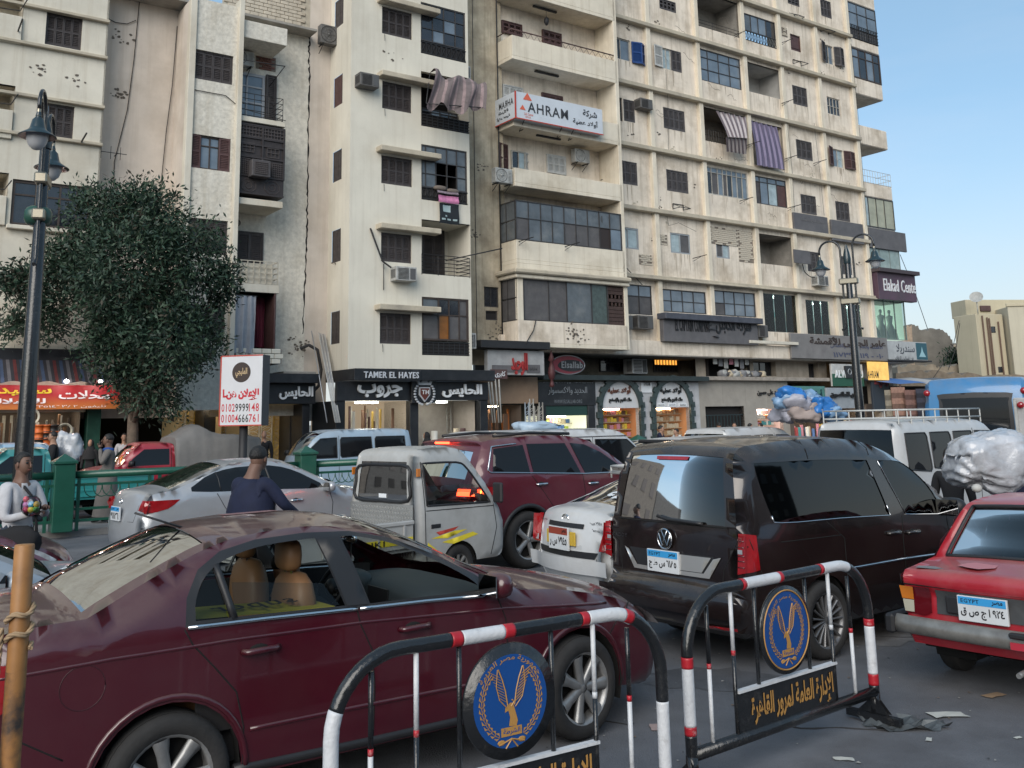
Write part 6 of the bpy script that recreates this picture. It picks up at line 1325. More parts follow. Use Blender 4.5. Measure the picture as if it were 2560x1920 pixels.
def rlet(par,txt,m,y0,y1,z0,z1,x,ext=.002,bold=.03,front=False):
 o=letters(par,txt,m,0,1,z0,z1,0,ext,bold,off=None)if 0 else letters(par,txt,m,0,1,z0,z1,0,ext,bold)
 for v in o.data.vertices:X_,Y_=v.co.x,v.co.y;v.co.y=(y0+(y1-y0)*X_);v.co.x=x+(Y_ if not front else-Y_)
 return o
def plate(c,z,end='rear',txt='',col=None,w_=.36,h=.18,y=0,off=.03,tilt=0,latin='EGYPT'):
 x=min(c.endpt(y+a,z+b,end)[0]for a in(-w_/2,w_/2,0)for b in(-h/2,h/2))-off;t=c.t;fr_=end=='front'
 mb=MB();mb.bbox(x-.006,x+.02,y-w_/2,y+w_/2,z-h/2,z+h/2,.003);o=mb.build('number_plate',PW,t)
 MB().box(x-.008,x-.006,y-w_/2+.008,y+w_/2-.008,z+h*.17,z+h/2-.006).build('plate_band',col or PB,o)
 if latin:rlet(o,latin,PT,y+w_*.42,y+w_*.05,z+h*.24,z+h*.4,x-.008)
 rlet(o,'مصر',PT,y-w_*.2,y-w_*.42,z+h*.22,z+h*.4,x-.008)
 if txt:rlet(o,txt,PT,y+w_*.44,y-w_*.44,z-h*.38,z+h*.08,x-.006)
 return o
def paint(name,col,rough=.28,coat=.8,dirt=.25,metal=0,dcol=(.2,.17,.15),dust=.3):return M(name,col,rough,metal=metal,nv=.1,ns=2,coat=coat,dirt=dirt,dcol=dcol,ds=2.2,bump=.012,bs=2.5,dth=.46,dust=dust)
def dome(c,P0,P1):pass
def finish(c,gs,gm):
 for nm,mb in gs:mb.build(nm,gm,c.t)
 wells(c)
def off_poly(P,d):
 n=len(P);A=sum(P[i][0]*P[(i+1)%n][1]-P[(i+1)%n][0]*P[i][1]for i in range(n));sg=1 if A>0 else-1;r=[]
 for i in range(n):
  a,b,c_=P[i-1],P[i],P[(i+1)%n];u=V((b[0]-a[0],b[1]-a[1])).normalized();v=V((c_[0]-b[0],c_[1]-b[1])).normalized()
  m=V((u.y+v.y,-u.x-v.x));k=max(.5,m.length/2);m.normalize();r.append((b[0]+sg*m.x*d/k,b[1]+sg*m.y*d/k))
 return r
def handle(c,x,z,m,sides=(-1,1),w_=.2,h=.035):
 for sg in sides:y=sg*(c.sy(x,z));o=MB(True).tube([(x-w_/2,y,z),(x-w_/2+.02,y+sg*.028,z),(x+w_/2-.02,y+sg*.028,z+.004),(x+w_/2,y,z+.004)],h/2,8).build('door_handle',m,c.t);MB(True).ball((x-.01,y-sg*.012,z+.005),.07,10,sq=(1,.3,.5)).build('handle_cup',SEAM,o)
# ---------------------------------------------------------------- the burgundy saloon in front
BURG=paint('burgundy_paint',(.052,.0015,.0085),.3,.8,.25,0,(.045,.008,.014),.22)
t=place('car','burgundy saloon nearest the camera, beige seats showing through its open window',-2.28,5.99,54.7)
top=smooth([(-.90,.26,'s'),(-.97,.36),(-.985,.55),(-.96,.72),(-.915,.95),(-.87,1.07),(-.80,1.105),(-.60,1.13),(-.40,1.14,'s'),(-.12,1.275),(.10,1.37),(.25,1.425),(.42,1.465),(.65,1.487),(.85,1.492),(1.05,1.475),(1.26,1.43),(1.6,1.30),(2.0,1.115),(2.3,.99,'s'),(2.55,.965),(2.85,.91),(3.15,.835),(3.38,.745),(3.5,.65),(3.56,.52),(3.57,.38),(3.52,.26),(3.42,.2,'s')],4)
top=resample(top,.075)
c=Car(t,top,.895,.27,(0,2.72),.325,1.02,.20,.10,(.10,.13),BURG,.075,14,bulge=(.13,.17),bulgez=.02)
wr_=smooth([(.115,1.085,'s'),(.125,1.19),(.19,1.30),(.31,1.37),(.5,1.415),(.70,1.43),(.855,1.435,'s'),(.975,1.062,'s'),(.55,1.075,'s')],3,True)
wf_=smooth([(1.02,1.432,'s'),(1.14,1.42),(1.37,1.36),(1.62,1.25),(1.84,1.125),(1.93,1.04,'s'),(1.55,1.05,'s'),(1.135,1.055,'s')],3,True)
oc=[(.06,1.06),(.075,1.2),(.15,1.33),(.29,1.41),(.5,1.452),(.8,1.466),(1.1,1.452),(1.4,1.385),(1.66,1.275),(1.9,1.14),(2.1,.995),(1.6,1.022),(1.0,1.037),(.5,1.052)]
gs=c.body([wr_,wf_],[oc],[(-.41,.24,1.13,1.5,.88,'rear_window'),(1.27,2.27,.99,1.45,.9,'windshield')],mats=[BURG,DKP,BURG])
finish(c,gs,GT);wmain=c
ww=smooth([(.115,1.085),(.125,1.19),(.19,1.30),(.27,1.35),(.30,1.085)],2,True)
c.sidepoly('side_window',[(p[0],p[1])for p in wr_],GT,-.02,(1,));c.sidepoly('side_window',wf_,GT,-.02,(1,))
c.sidepoly('quarter_window',[(.12,1.085),(.13,1.19),(.19,1.29),(.245,1.34),(.29,1.08)],GT,-.02,(-1,))
c.sidepoly('side_window',[(.33,1.08),(.33,1.25),(.86,1.19),(.95,1.065)],GT,-.02,(-1,))
c.line('window_divider',[(.25,1.345),(.325,1.07)],.022,DKP,-.012)
c.sidepoly('door_pillar',[(.862,1.432),(1.0,1.43),(1.12,1.055),(.985,1.06)],DKP,.006)
c.line('chrome_strip',[(.07,1.058),(.5,1.052),(1.0,1.038),(1.045,1.036)],.013,CHROME,.006);c.line('chrome_strip',[(1.062,1.035),(1.5,1.026),(1.93,1.008)],.013,CHROME,.006)
for L_ in([(.055,1.05),(.10,.97),(.22,.84),(.34,.70),(.385,.52),(.39,.31)],[(1.05,1.03),(1.07,.95),(1.145,.80),(1.165,.6),(1.16,.31)],[(2.04,.99),(2.10,.85),(2.115,.62),(2.10,.45)],[(-.955,.62),(-.7,.64),(-.5,.52)],[(3.28,.80),(3.08,.70),(3.0,.62)]):c.line('door_gap' if L_[0][0]>0 and L_[0][0]<3 else 'panel_gap',L_,.0045,SEAM,-.001,d=.04)
c.line('side_crease',[(-.86,.925),(-.3,.955),(.3,.965),(1.1,.955),(2.1,.91),(3.0,.83)],.012,BURG,-.006);c.line('rub_strip',[(.42,.50),(1.15,.50),(2.3,.49)],.014,BURG,-.004);c.line('sill_strip',[(.34,.31),(1.2,.30),(2.32,.30)],.03,DKP,-.01)
handle(c,.47,.895,BURG);handle(c,1.43,.885,BURG)
for wx in c.wheels:c.line('arch_lip',[(wx+.405*cos(a),.325+.405*sin(a))for a in[-.05+(pi+.1)*k/20 for k in range(21)]],.018,BURG,-.004)
mb=MB();c.line('fuel_flap',[(-.43+.105*cos(a*pi/12),.84+.105*sin(a*pi/12))for a in range(25)],.0022,M('flap_edge',(.035,.006,.01),.5),.0,(-1,))
c.sidepoly('headlight',[(3.02,.79),(3.28,.745),(3.43,.64),(3.2,.66),(3.06,.72)],CLRL,.004);c.endpoly('headlight',[(.45,.62),(.80,.62),(.78,.76),(.5,.72)],CLRL,'front',.004);c.endpoly('headlight',[(-.45,.62),(-.80,.62),(-.78,.76),(-.5,.72)],CLRL,'front',.004)
c.sidepoly('tail_light',[(-.96,.86),(-.86,1.0),(-.72,.98),(-.74,.80),(-.97,.64)],REDL,.004);c.endpoly('tail_light',[(.45,.75),(.82,.75),(.80,.98),(.48,.98)],REDL);c.endpoly('tail_light',[(-.45,.75),(-.82,.75),(-.80,.98),(-.48,.98)],REDL)
mirror(c,1.98,.865,1.03,BURG)
# one side only in view but both are there: interior
TAN=M('tan_leather',(.26,.14,.07),.5,nv=.15,ns=3);CHD=M('charcoal_dash',(.035,.045,.05),.55,nv=.1,ns=3);INT=M('dark_cabin',(.018,.018,.02),.9)
MB().box(-.3,2.2,-.76,.76,.32,.5).build('cabin_floor',INT,t)
for sg in(-1,1):MB().box(.15,2.0,sg*.80,sg*.82,.5,1.03).build('door_lining',INT,t)
seat(t,1.12,-.38,.52,TAN);seat(t,1.12,.38,.52,TAN);mb=MB(True);mb.ball((.18,0,.55),.3,12,sq=(.9,2.3,.35),p=.6);mb.ball((-.08,0,.85),.33,12,sq=(.35,2.1,1),p=.6);mb.build('rear_bench',TAN,t);MB().box(-.42,-.12,-.7,.7,1.02,1.06).build('parcel_shelf',INT,t)
mb=MB(True);mb.ball((1.95,0,.86),.3,18,sq=(1.0,2.55,.55),p=.55);mb.build('dashboard',CHD,t)
mb=MB(True);mb.ball((1.66,.38,.98),.16,12,sq=(.6,1.1,.5),p=.7);mb.build('instrument_hood',CHD,t);mb=MB();mb.box(1.645,1.66,-.14,.14,.84,.98);mb.build('air_vent',DKP,t);MB().box(1.645,1.66,-.6,-.42,.86,.96).build('air_vent',DKP,t)
cw=V((1.48,.38,.95));ax=V((-.85,0,.52)).normalized();u_=V((0,1,0));v_=ax.cross(u_);mb=MB();mb.tube([cw+u_*.185*cos(a*pi/14)+v_*.185*sin(a*pi/14)for a in range(28)],.016,8,closed=True)
for a in(0,pi,-pi/2):mb.obox(cw-ax*.02,cw+u_*.18*cos(a)+v_*.18*sin(a),.045,.02)
mb.ball(cw-ax*.0,.065,10,sq=(.7,1,1));mb.build('steering_wheel',DKP,t);mb=MB();mb.box(1.47,1.5,.33,.43,.9,.98);mb.build('steering_badge',ALLOY,t)
MB(True).ball((1.42,0,1.33),.07,10,sq=(.4,1.9,.6)).build('rear_view_mirror',CHROME,t);MB().tube([(1.44,0,1.3),(1.45,.01,1.0)],.006,4).build('hanging_beads',DKP,t)
ys=MB();ys.add([(.12,-.74,1.07),(1.0,-.74,1.03),(.98,-.35,1.03),(.14,-.35,1.07)],[(0,1,2,3)]);o=ys.build('yellow_sheet',M('yellow_plastic',(.36,.32,.03),.5),t)
ob=letters(o,'super',BKL,.35,.85,0,.16,0,.002,.04)
for v in ob.data.vertices:X_,Z_=v.co.x,v.co.z;v.co=(1.15-X_,-.70+Z_*1.2,1.066+Z_*.02+.006)
MB().tube([(.32,-.1,1.47),(-.03,-.12,1.60)],.007,5).build('aerial',DKP,t);MB(True).ball((.32,-.1,1.485),.035,8,sq=(1.6,.6,.6)).build('aerial_foot',DKP,t)
rib=lambda x,y:None
k=[i for i,p in enumerate(top)if.55<p[0]<.95 and p[1]>1.4];MB().poly([V(c.rp(k[0],.12))+V((0,0,.004)),V(c.rp(k[-1],.12))+V((0,0,.004)),V(c.rp(k[-1],.42))+V((0,0,.004)),V(c.rp(k[0],.42))+V((0,0,.004))]).build('roof_sticker',M('faded_sticker',(.22,.11,.11),.6),t)
wheel(c,0,-.80,.325,.215,.70,7);wheel(c,0,.80,.325,.215,.70,7);wheel(c,2.72,-.80,.325,.215,.70,7,steer=.12);wheel(c,2.72,.80,.325,.215,.70,7,steer=.12)
# ---------------------------------------------------------------- brown people carrier
BRN=paint('dark_brown_paint',(.011,.007,.0075),.22,.8,.1,.2,(.07,.055,.05))
t=place('van','dark brown people carrier seen from behind, blue and white plate, behind the right barrier',2.21,9.53,53)
top=smooth([(-.93,.28,'s'),(-1.04,.36),(-1.07,.50),(-1.05,.60),(-1.0,.66,'s'),(-.985,.9),(-.975,1.12),(-.94,1.35),(-.885,1.62),(-.83,1.76),(-.72,1.825),(-.5,1.845),(0,1.872),(.6,1.862),(.95,1.835),(1.3,1.75),(1.6,1.62),(2.0,1.38),(2.48,1.07,'s'),(2.8,1.0),(3.1,.9),(3.25,.75),(3.31,.55),(3.3,.35),(3.2,.25,'s')],4);top=resample(top,.08)
c=Car(t,top,.885,.28,(0,2.68),.325,1.08,.14,.085,(.05,.12),BRN,.085,14,bulge=(.05,.14),crown=.03)
wb=smooth([(-.71,1.69,'s'),(-.69,1.5),(-.62,1.25),(-.52,1.185),(.3,1.165),(1.10,1.135,'s'),(1.05,1.3),(.93,1.655,'s'),(.2,1.685)],3,True);wf=smooth([(1.08,1.645,'s'),(1.2,1.4),(1.36,1.13,'s'),(2.04,1.085,'s'),(1.93,1.3),(1.72,1.5),(1.47,1.62)],3,True)
gs=c.body([wb,wf],[],[(-.985,-.80,1.17,1.72,.90,'rear_window'),(1.45,2.42,1.09,1.7,.9,'windshield')],mats=[BRN,DKP,DKP],lower=.33)
finish(c,gs,GB);
for P in(wb,wf):c.sidepoly('side_window',P,GB,-.008);
c.line('window_trim',[p for p in wb if p[1]<1.26],.006,CHROME,.004,(-1,1));c.line('window_trim',[(1.36,1.125),(2.04,1.08)],.006,CHROME,.004);c.line('pillar_trim',[(1.1,1.64),(1.22,1.4),(1.36,1.13)],.006,CHROME,.0)
for L_ in([(.1,1.15),(.34,.99),(.34,.4)],[(1.30,1.12),(1.28,.85),(1.3,.34)],[(2.1,1.06),(2.13,.8),(2.1,.5)],[(.3,1.02),(-.55,1.03)],[(-.93,1.1),(-.8,.78),(-.62,.72)],[(.98,1.83),(.98,1.70)],[(.02,1.86),(.03,1.70)]):c.line('door_gap',L_,.004,SEAM,0)
c.line('side_moulding',[(.42,.72),(1.25,.72),(2.15,.70)],.012,CHROME,.0);handle(c,1.12,.97,BRN);handle(c,1.45,.95,BRN)
for sg in(-1,1):
 c.endpoly('tail_light',[(sg*.76,.80),(sg*.845,.82),(sg*.85,1.12),(sg*.78,1.13)],REDL,off=.012);o=c.sidepoly('tail_light',[(-1.0,.81),(-.83,.83),(-.85,1.11),(-.985,1.13)],REDL,.008,(sg,))[0];c.endpoly('reversing_lamp',[(sg*.77,.965),(sg*.82,.965),(sg*.82,1.0),(sg*.77,1.0)],CLRL,off=.016)
 for z in(.86,.91,.95,1.02,1.07):c.endline('lamp_rib',[(sg*.77,z),(sg*.84,z)],.005,REDD,off=.014)
c.endpoly('third_brake_light',[(-.2,1.745),(.2,1.745),(.19,1.715),(-.19,1.715)],REDL,off=.02)
c.endline('tailgate_gap',[(-.80,1.13),(-.62,.82),(-.6,.68),(.6,.68),(.62,.82),(.80,1.13)],.004,SEAM);c.endline('tailgate_gap',[(-.66,1.165),(.66,1.165)],.008,SEAM)
c.endpoly('chrome_trim',[(.56,.92),(.42,.74),(-.48,.74),(-.60,.92),(-.52,.90),(-.42,.775),(.38,.775),(.50,.90)],M('satin_chrome',(.62,.60,.57),.32,metal=.75),off=.012);c.endpoly('plate_surround',[(.5,.92),(.38,.775),(-.42,.775),(-.53,.92)],DKP,off=.004);c.endpoly('chrome_trim',[(-.16,.91),(-.16,.78),(-.40,.78),(-.50,.91)],M('satin_chrome','#ccc'),off=.014)
plate(c,.835,txt='٦١٨٥ س ط ج',w_=.38,h=.19,y=.03,off=.02);x=c.endpt(0,1.02,'rear')[0]-.02
mb=MB();mb.tube([(x-.01,.085*cos(a*pi/12),1.03+.085*sin(a*pi/12))for a in range(24)],.009,6,closed=True)
for P in([(.035,.075),(0,.0),(-.035,.075)],[(.07,.045),(.032,-.06),(0,.01),(-.032,-.06),(-.07,.045)]):mb.tube([(x-.01,a,1.03+b_)for a,b_ in P],.008,5)
mb.build('badge',CHROME,t);MB().lathe([(0,x-.004),(.085,x-.004)],(0,0,1.03),'x',24).build('badge_disc',SEAM,t);rlet(t,'CADDY',CHROME,.72,.52,1.0,1.035,x+.035-.0,.004,.02)
c.endline('wiper',[(.1,1.22),(-.02,1.20),(-.42,1.185)],.016,DKP,off=.025);c.endpoly('bumper',[(-.86,.58),(.86,.58),(.84,.44),(-.84,.44)],BRN,off=.03);c.endpoly('reflector',[(-.45,.345),(-.78,.36),(-.78,.385),(-.45,.37)],REDL,off=.02);c.endline('bumper_edge',[(-.84,.60),(.84,.60)],.014,CHROME,off=.02)if 0 else None
for x_ in(.12,.3):pass
mirror(c,2.02,.86,1.1,DKP,1.15);seat(t,1.2,-.38,.7,INT);seat(t,1.2,.38,.7,INT);seat(t,.2,.0,.7,INT,w_=1.3);MB().box(-.8,2.2,-.7,.7,.4,.6).build('cabin_floor',INT,t);MB(True).ball((2.1,0,1.0),.3,12,sq=(1,2.4,.5),p=.6).build('dashboard',INT,t);MB(True).ball((1.15,.38,1.45),.13,10,sq=(.9,.8,1.1)).build('driver_head_rest',INT,t)
for sg in(-1,1):
 for x_ in(0,2.68):wheel(c,x_,sg*.79,.325,.21,.72,17,'thin',M('black_alloy',(.16,.16,.165),.35,metal=.6))
# ---------------------------------------------------------------- old red saloon on the right
RED=paint('faded_red_paint',(.36,.012,.025),.38,.5,.35,0,(.42,.13,.13))
t=place('car','old bright red boxy saloon with battered metal bumper, at the right edge',4.15,7.93,48.5,s=.97)
top=smooth([(-.76,.34,'s'),(-.80,.42),(-.815,.60),(-.80,.74,'s'),(-.84,.80),(-.85,.86),(-.81,.905,'s'),(-.5,.925),(-.2,.945,'s'),(-.03,1.13),(.12,1.31),(.22,1.365),(.45,1.395),(.8,1.405),(1.15,1.395),(1.35,1.35),(1.6,1.16),(1.85,.95,'s'),(2.3,.915),(2.75,.86),(2.95,.8,'s'),(3.0,.6),(2.97,.4),(2.9,.3,'s')],4);top=resample(top,.08)
c=Car(t,top,.795,.30,(0,2.45),.29,.93,.17,.05,(.03,.04),RED,.085,12,bulge=(.03,.05),crown=.02,arch=1.2,bulgez=.04)
w1=smooth([(.02,.98,'s'),(.2,1.27),(.34,1.31,'s'),(.78,1.325,'s'),(.82,.98,'s')],3,True);w2=smooth([(.9,.98,'s'),(.87,1.32,'s'),(1.2,1.31),(1.4,1.2),(1.68,.98,'s')],3,True)
gs=c.body([w1,w2],[],[(-.19,.14,.96,1.33,.86,'rear_window'),(1.36,1.83,.97,1.34,.88,'windshield')],mats=[RED,DKP,RED])
finish(c,gs,glassmat('blue_grey_car_glass','#a8bccf',.55))
for P in(w1,w2):c.sidepoly('side_window',P,GT,-.01)
i0=min(range(len(top)),key=lambda i:abs(top[i][0]+.19)+abs(top[i][1]-.955));i1=min(range(len(top)),key=lambda i:abs(top[i][0]-.14)+abs(top[i][1]-1.32)+(9 if top[i][0]>.5 else 0));SL=[V(c.rp(i0,q/10*.86))for q in range(-10,11)]+[V(c.rp(i,.86))for i in range(i0,i1+1)]+[V(c.rp(i1,-q/10*.86))for q in range(-10,11)]+[V(c.rp(i,-.86))for i in range(i1,i0-1,-1)]
MB().tube([p+V((-.006,0,.006))for p in SL],.016,6,closed=True).build('window_seal',DKP,t)
for L_ in([(.86,.94),(.87,.34)],[(.08,.93),(.3,.7),(.36,.4)],[(1.75,.93),(1.8,.4)]):c.line('door_gap',L_,.004,SEAM)
BMP=M('battered_bumper',(.27,.26,.24),.38,metal=.5,nv=.3,ns=6,dirt=.5,dcol=(.12,.1,.09),ds=4)
mb=MB(True);P=[(-.86-.05*(1-(y/.8)**2),y)for y in[-.8+.1*k for k in range(17)]];P=[(-.55,-.84),(-.8,-.83)]+P+[(-.8,.83),(-.55,.84)]
for j,(dx,z)in enumerate(((.02,.42),(-.03,.44),(-.045,.49),(-.03,.54),(.02,.56))):mb.v+=[(x+dx*(1 if abs(y)<.82 else 0),y+(0 if abs(y)<.82 else(-dx if y>0 else dx)),z)for x,y in P]
n=len(P)
for j in range(4):mb.f+=[(j*n+i,j*n+i+1,(j+1)*n+i+1,(j+1)*n+i)for i in range(n-1)];mb.m+=[0]*(n-1);mb.s+=[True]*(n-1)
bo=mb.build('bumper',BMP,t);MB().bbox(-.93,-.6,.79,.87,.415,.565,.02).build('bumper_cap',DKP,bo);MB().bbox(-.99,-.94,-.32,-.12,.52,.56,.01).build('plate_lamp',DKP,bo);MB().box(-.965,-.95,-.12,-.40,.44,.49).build('sticker',M('red_sticker',(.4,.02,.04),.6),bo)
c.endpoly('rear_panel',[(-.46,.60),(.46,.60),(.46,.78),(-.46,.78)],M('grey_black_plastic',(.05,.052,.055),.6,nv=.3,dirt=.5,dcol=(.12,.12,.12)),off=.012)
for sg in(-1,1):
 o=c.endpoly('tail_light',[(sg*.50,.60),(sg*.56,.575),(sg*.72,.58),(sg*.755,.78),(sg*.50,.79)],REDD,off=.02);c.endpoly('turn_signal',[(sg*.645,.685),(sg*.745,.685),(sg*.75,.785),(sg*.635,.785)],AMB,off=.026,parent=o);c.endpoly('reversing_lamp',[(sg*.645,.59),(sg*.725,.59),(sg*.74,.68),(sg*.645,.68)],M('milky_lamp',(.4,.38,.3),.4),off=.026,parent=o)
 MB().bbox(-.885,-.86,sg*.32-.05,sg*.32+.05,.62,.75,.01).build('panel_block',DKP,t)
c.endline('lid_gap',[(-.72,.80),(.72,.80)],.006,SEAM);c.line('lid_gap',[(-.83,.80),(-.81,.87)],.004,SEAM)
plate(c,.675,txt='٩٢٤ ا ج ص ق',w_=.37,h=.185,y=.09,off=.04);MB().lathe([(0,0),(.018,0),(.018,.02)],(-.875,.08,.83),'x',10).build('lid_lock',CHROME,t)
seat(t,1.0,-.33,.5,INT);seat(t,1.0,.33,.5,INT);MB().box(-.1,1.8,-.65,.65,.35,.9-.3).build('cabin_floor',INT,t);MB().box(-.2,.15,-.6,.6,.88,.92).build('parcel_shelf',INT,t)
mb=MB();k=min(range(len(top)),key=lambda i:abs(top[i][0]+.72)+abs(top[i][1]-.91));q=V(c.rp(k,.75));mb.poly([q+V((a,b_,.006))for a,b_ in((-.05,.1),(.06,.12),(.1,.0),(.04,-.1),(-.03,-.06))]);mb.build('filler_patch',M('grey_filler',(.2,.2,.2),.8),t)
q=V(c.rp(min(range(len(top)),key=lambda i:abs(top[i][0]+.5)+abs(top[i][1]-.92)),.3));mb=MB();mb.poly([q+V((.22*cos(a*.7)*(1+.4*sin(a*3.1)),.14*sin(a*.7)*(1+.3*cos(a*2.3)),.005))for a in range(9)]);mb.build('filler_patch',M('pink_primer',(.5,.2,.22),.8),t);
for sg in(-1,1):
 for x_ in(0,2.45):wheel(c,x_,sg*.70,.285,.16,.62,8,m=M('steel_wheel',(.12,.12,.12),.6,nv=.3))
MB(True).tube([(-.75,-.15,.27),(-.95,-.15,.26)],.02,8).build('exhaust',ALLOY,t)
# ---------------------------------------------------------------- generic saloon further off
def saloon(t,P,spec,parts=True):
 H_k=spec.get('h',1.48)/1.48;W_=spec.get('W',.87);wb_=spec.get('wb',2.65);k=wb_/2.65;dz=spec.get('trunk',1.05)
 X=lambda x:x*k
 top=smooth([(-.88,.28,'s'),(-.94,.4),(-.955,.62),(-.91,.85),(-.85,dz-.03),(-.74,dz+.02),(-.52,dz+.05,'s'),(-.1,1.27*H_k),(.3,1.42*H_k),(.65,1.475*H_k),(1.05,1.475*H_k),(1.4,1.40*H_k),(1.85,1.2*H_k),(2.25,1.0,'s'),(2.7,.93),(3.15,.78),(3.4,.6),(3.45,.4),(3.35,.24,'s')],3)
 top=resample([(X(x),z)for x,z in top],.1);c=Car(t,top,W_,.28,(0,wb_),.31,1.0,.19,.10,(.1,.14),P,.1,12,bulge=(.11,.17))
 wn=[(-.28,1.10),(-.16,1.22*H_k),(.1,1.34*H_k),(.45,1.41*H_k),(1.0,1.415*H_k),(1.35,1.34*H_k),(1.65,1.20*H_k),(1.88,1.04),(1.2,1.05),(.4,1.07)];wn=[(X(x),z)for x,z in smooth(wn,2,True)]
 gs=c.body([],[wn],[(X(-.51),X(.28),dz+.06,1.44*H_k,.84,'rear_window'),(X(1.38),X(2.22),1.0,1.42*H_k,.9,'windshield')],mats=[P,DGL,P]);finish(c,gs,spec.get('g',GT2))
 c.sidepoly('side_window',wn,spec.get('sg',DGL),.003);c.line('window_pillar',[(X(.92),1.41*H_k),(X(1.0),1.05)],.022,DKP,.0);c.line('window_pillar',[(X(.13),1.35*H_k),(X(.16),1.08)],.01,DKP,.0)
 for L_ in([(.1,1.05),(.22,.85),(.36,.66),(.36,.33)],[(1.0,1.03),(1.05,.8),(1.05,.32)],[(1.98,1.0),(2.05,.8),(2.03,.45)],[(-.9,.6),(-.5,.62)]):c.line('door_gap',[(X(a),b_)for a,b_ in L_],.0045,SEAM)
 handle(c,X(.5),.88,spec.get('hm',P));handle(c,X(1.4),.87,spec.get('hm',P));mirror(c,X(1.95),W_-.04,1.0,P)
 for sg in(-1,1):
  for x_ in(0,wb_):wheel(c,x_,sg*(W_-.09),.31,.19,.68,spec.get('sp',6))
 return c
SILV=paint('silver_paint',(.40,.42,.45),.3,.7,.25,.35,(.30,.28,.26))
t=place('car','silver saloon with red wraparound tail light, in front of the green railing',-5.14,15.69,49.5,s=1.03)
c=saloon(t,SILV,dict(trunk=1.07,hm=CHROME))
for sg in(-1,1):c.sidepoly('tail_light',smooth([(-.955,.92,'s'),(-.92,1.0,'s'),(-.45,1.0,'s'),(-.62,.88),(-.92,.82,'s')],2,True),REDL,.006,(sg,));c.endpoly('tail_light',[(sg*.55,.86),(sg*.80,.82),(sg*.80,.99),(sg*.58,1.0)],REDL)
plate(c,.80,txt='٩١٢٦',w_=.36,h=.2,y=.0);c.endline('boot_gap',[(-.55,1.0),(-.5,.7),(.5,.7),(.55,1.0)],.005,SEAM);MB().tube([(c.endpt(0,.97,'rear')[0]-.02,.05*cos(a*pi/6),.97+.035*sin(a*pi/6))for a in range(12)],.008,4,closed=True).build('badge',CHROME,t);c.line('bumper_gap',[(-.95,.62),(-.5,.60)],.006,SEAM)
WHT=paint('white_paint',(.58,.59,.60),.32,.7,.3,0,(.36,.34,.31))
t=place('car','white saloon taxi with a roof rack and Arabic sticker, beside the brown carrier',1.42,11.92,60)
c=saloon(t,WHT,dict(W=.83,h=1.38,wb=2.44,trunk=1.02,g=GB))
for sg in(-1,1):c.sidepoly('tail_light',[(-.90,.98),(-.78,.97),(-.80,.68),(-.93,.68)],REDL,.006,(sg,));c.endpoly('tail_light',[(sg*.60,.66),(sg*.765,.66),(sg*.75,.98),(sg*.66,.98)],REDL);c.endpoly('reversing_lamp',[(sg*.66,.68),(sg*.74,.68),(sg*.74,.74),(sg*.66,.74)],CLRL,off=.012)
c.endpoly('number_plate_recess',[(-.36,.66),(.36,.66),(.36,.92),(-.36,.92)],M('shaded_white',(.45,.46,.47),.4),off=.004);c.endpoly('boot_handle',[(-.36,.88),(.36,.88),(.36,.93),(-.36,.93)],DKP,off=.02);o=plate(c,.76,txt='٧٩٤٥ س ر',col=PR,w_=.40,h=.25,off=.035,latin=None);MB().bbox(c.endpt(0,.76,'rear')[0]-.03,c.endpt(0,.76,'rear')[0]-.01,-.29,.29,.69,.84,.004).build('plate_backing',M('yellow_plate',(.55,.36,.04),.5),t)
x=c.endpt(0,.97,'rear')[0]-.025;MB().tube([(x,.065*cos(a*pi/8),.975+.04*sin(a*pi/8))for a in range(16)],.007,4,closed=True).build('badge',CHROME,t);rlet(t,'H',CHROME,.03,-.03,.955,.995,x,bold=.05);rlet(t,'HYUNDAI',PT,.60,.42,.915,.935,x+.045);rlet(t,'٧٩٤٥ س ر',PT,-.42,-.66,.93,.97,x+.045);rlet(t,'Verna',PT,-.45,-.62,.86,.89,x+.04);rlet(t,'GLS',PT,-.5,-.58,.55,.575,x+.02)
c.endpoly('bumper_strip',[(-.55,.57),(.55,.57),(.60,.64),(-.60,.64)],DKP,off=.01);c.endpoly('bumper',[(-.78,.56),(.78,.56),(.77,.40),(-.77,.40)],WHT,off=.05)
mb=MB()
for sg in(-1,1):
 for z in(1.42,1.50):mb.tube([(.12,sg*.5,z),(1.1,sg*.5,z+.02)],.015,6)
 for x_ in(.12,.6,1.1):mb.tube([(x_,sg*.5,1.36),(x_,sg*.5,1.51)],.013,5)
for x_ in(.12,.35,.6,.85,1.1):mb.tube([(x_,-.5,1.44),(x_,.5,1.44)],.012,5)
for z in(1.42,1.5):mb.tube([(.12,-.5,z),(.12,.5,z)],.015,6);mb.tube([(1.1,-.5,z),(1.1,.5,z)],.015,6)
mb.build('roof_rack',WHITES,t)
def on_glass(c,par,txt,y0,y1,s0,s1,m,zlo,zhi,xmax):
 o=letters(par,txt,m,0,1,0,1,0,.002,.03);I=[i for i,p in enumerate(c.top)if zlo<=p[1]<=zhi and p[0]<xmax];n=len(I)-1
 for v in o.data.vertices:
  s=s0+(s1-s0)*v.co.z;k=min(n-1,int(s*n));f=s*n-k;y=y0+(y1-y0)*v.co.x;yy=c._cy[I[k]];p=V(c.rp(I[k],y/yy)).lerp(V(c.rp(I[k+1],y/yy)),f);v.co=p+c.rn(I[k],0)*.006
 return o
on_glass(c,t,'الله',.05,-.42,.22,.72,WHITEL,1.07,1.32,.3);on_glass(wmain,wmain.t,'حمد',.45,.28,.1,.2,WHITEL,1.16,1.42,.05)
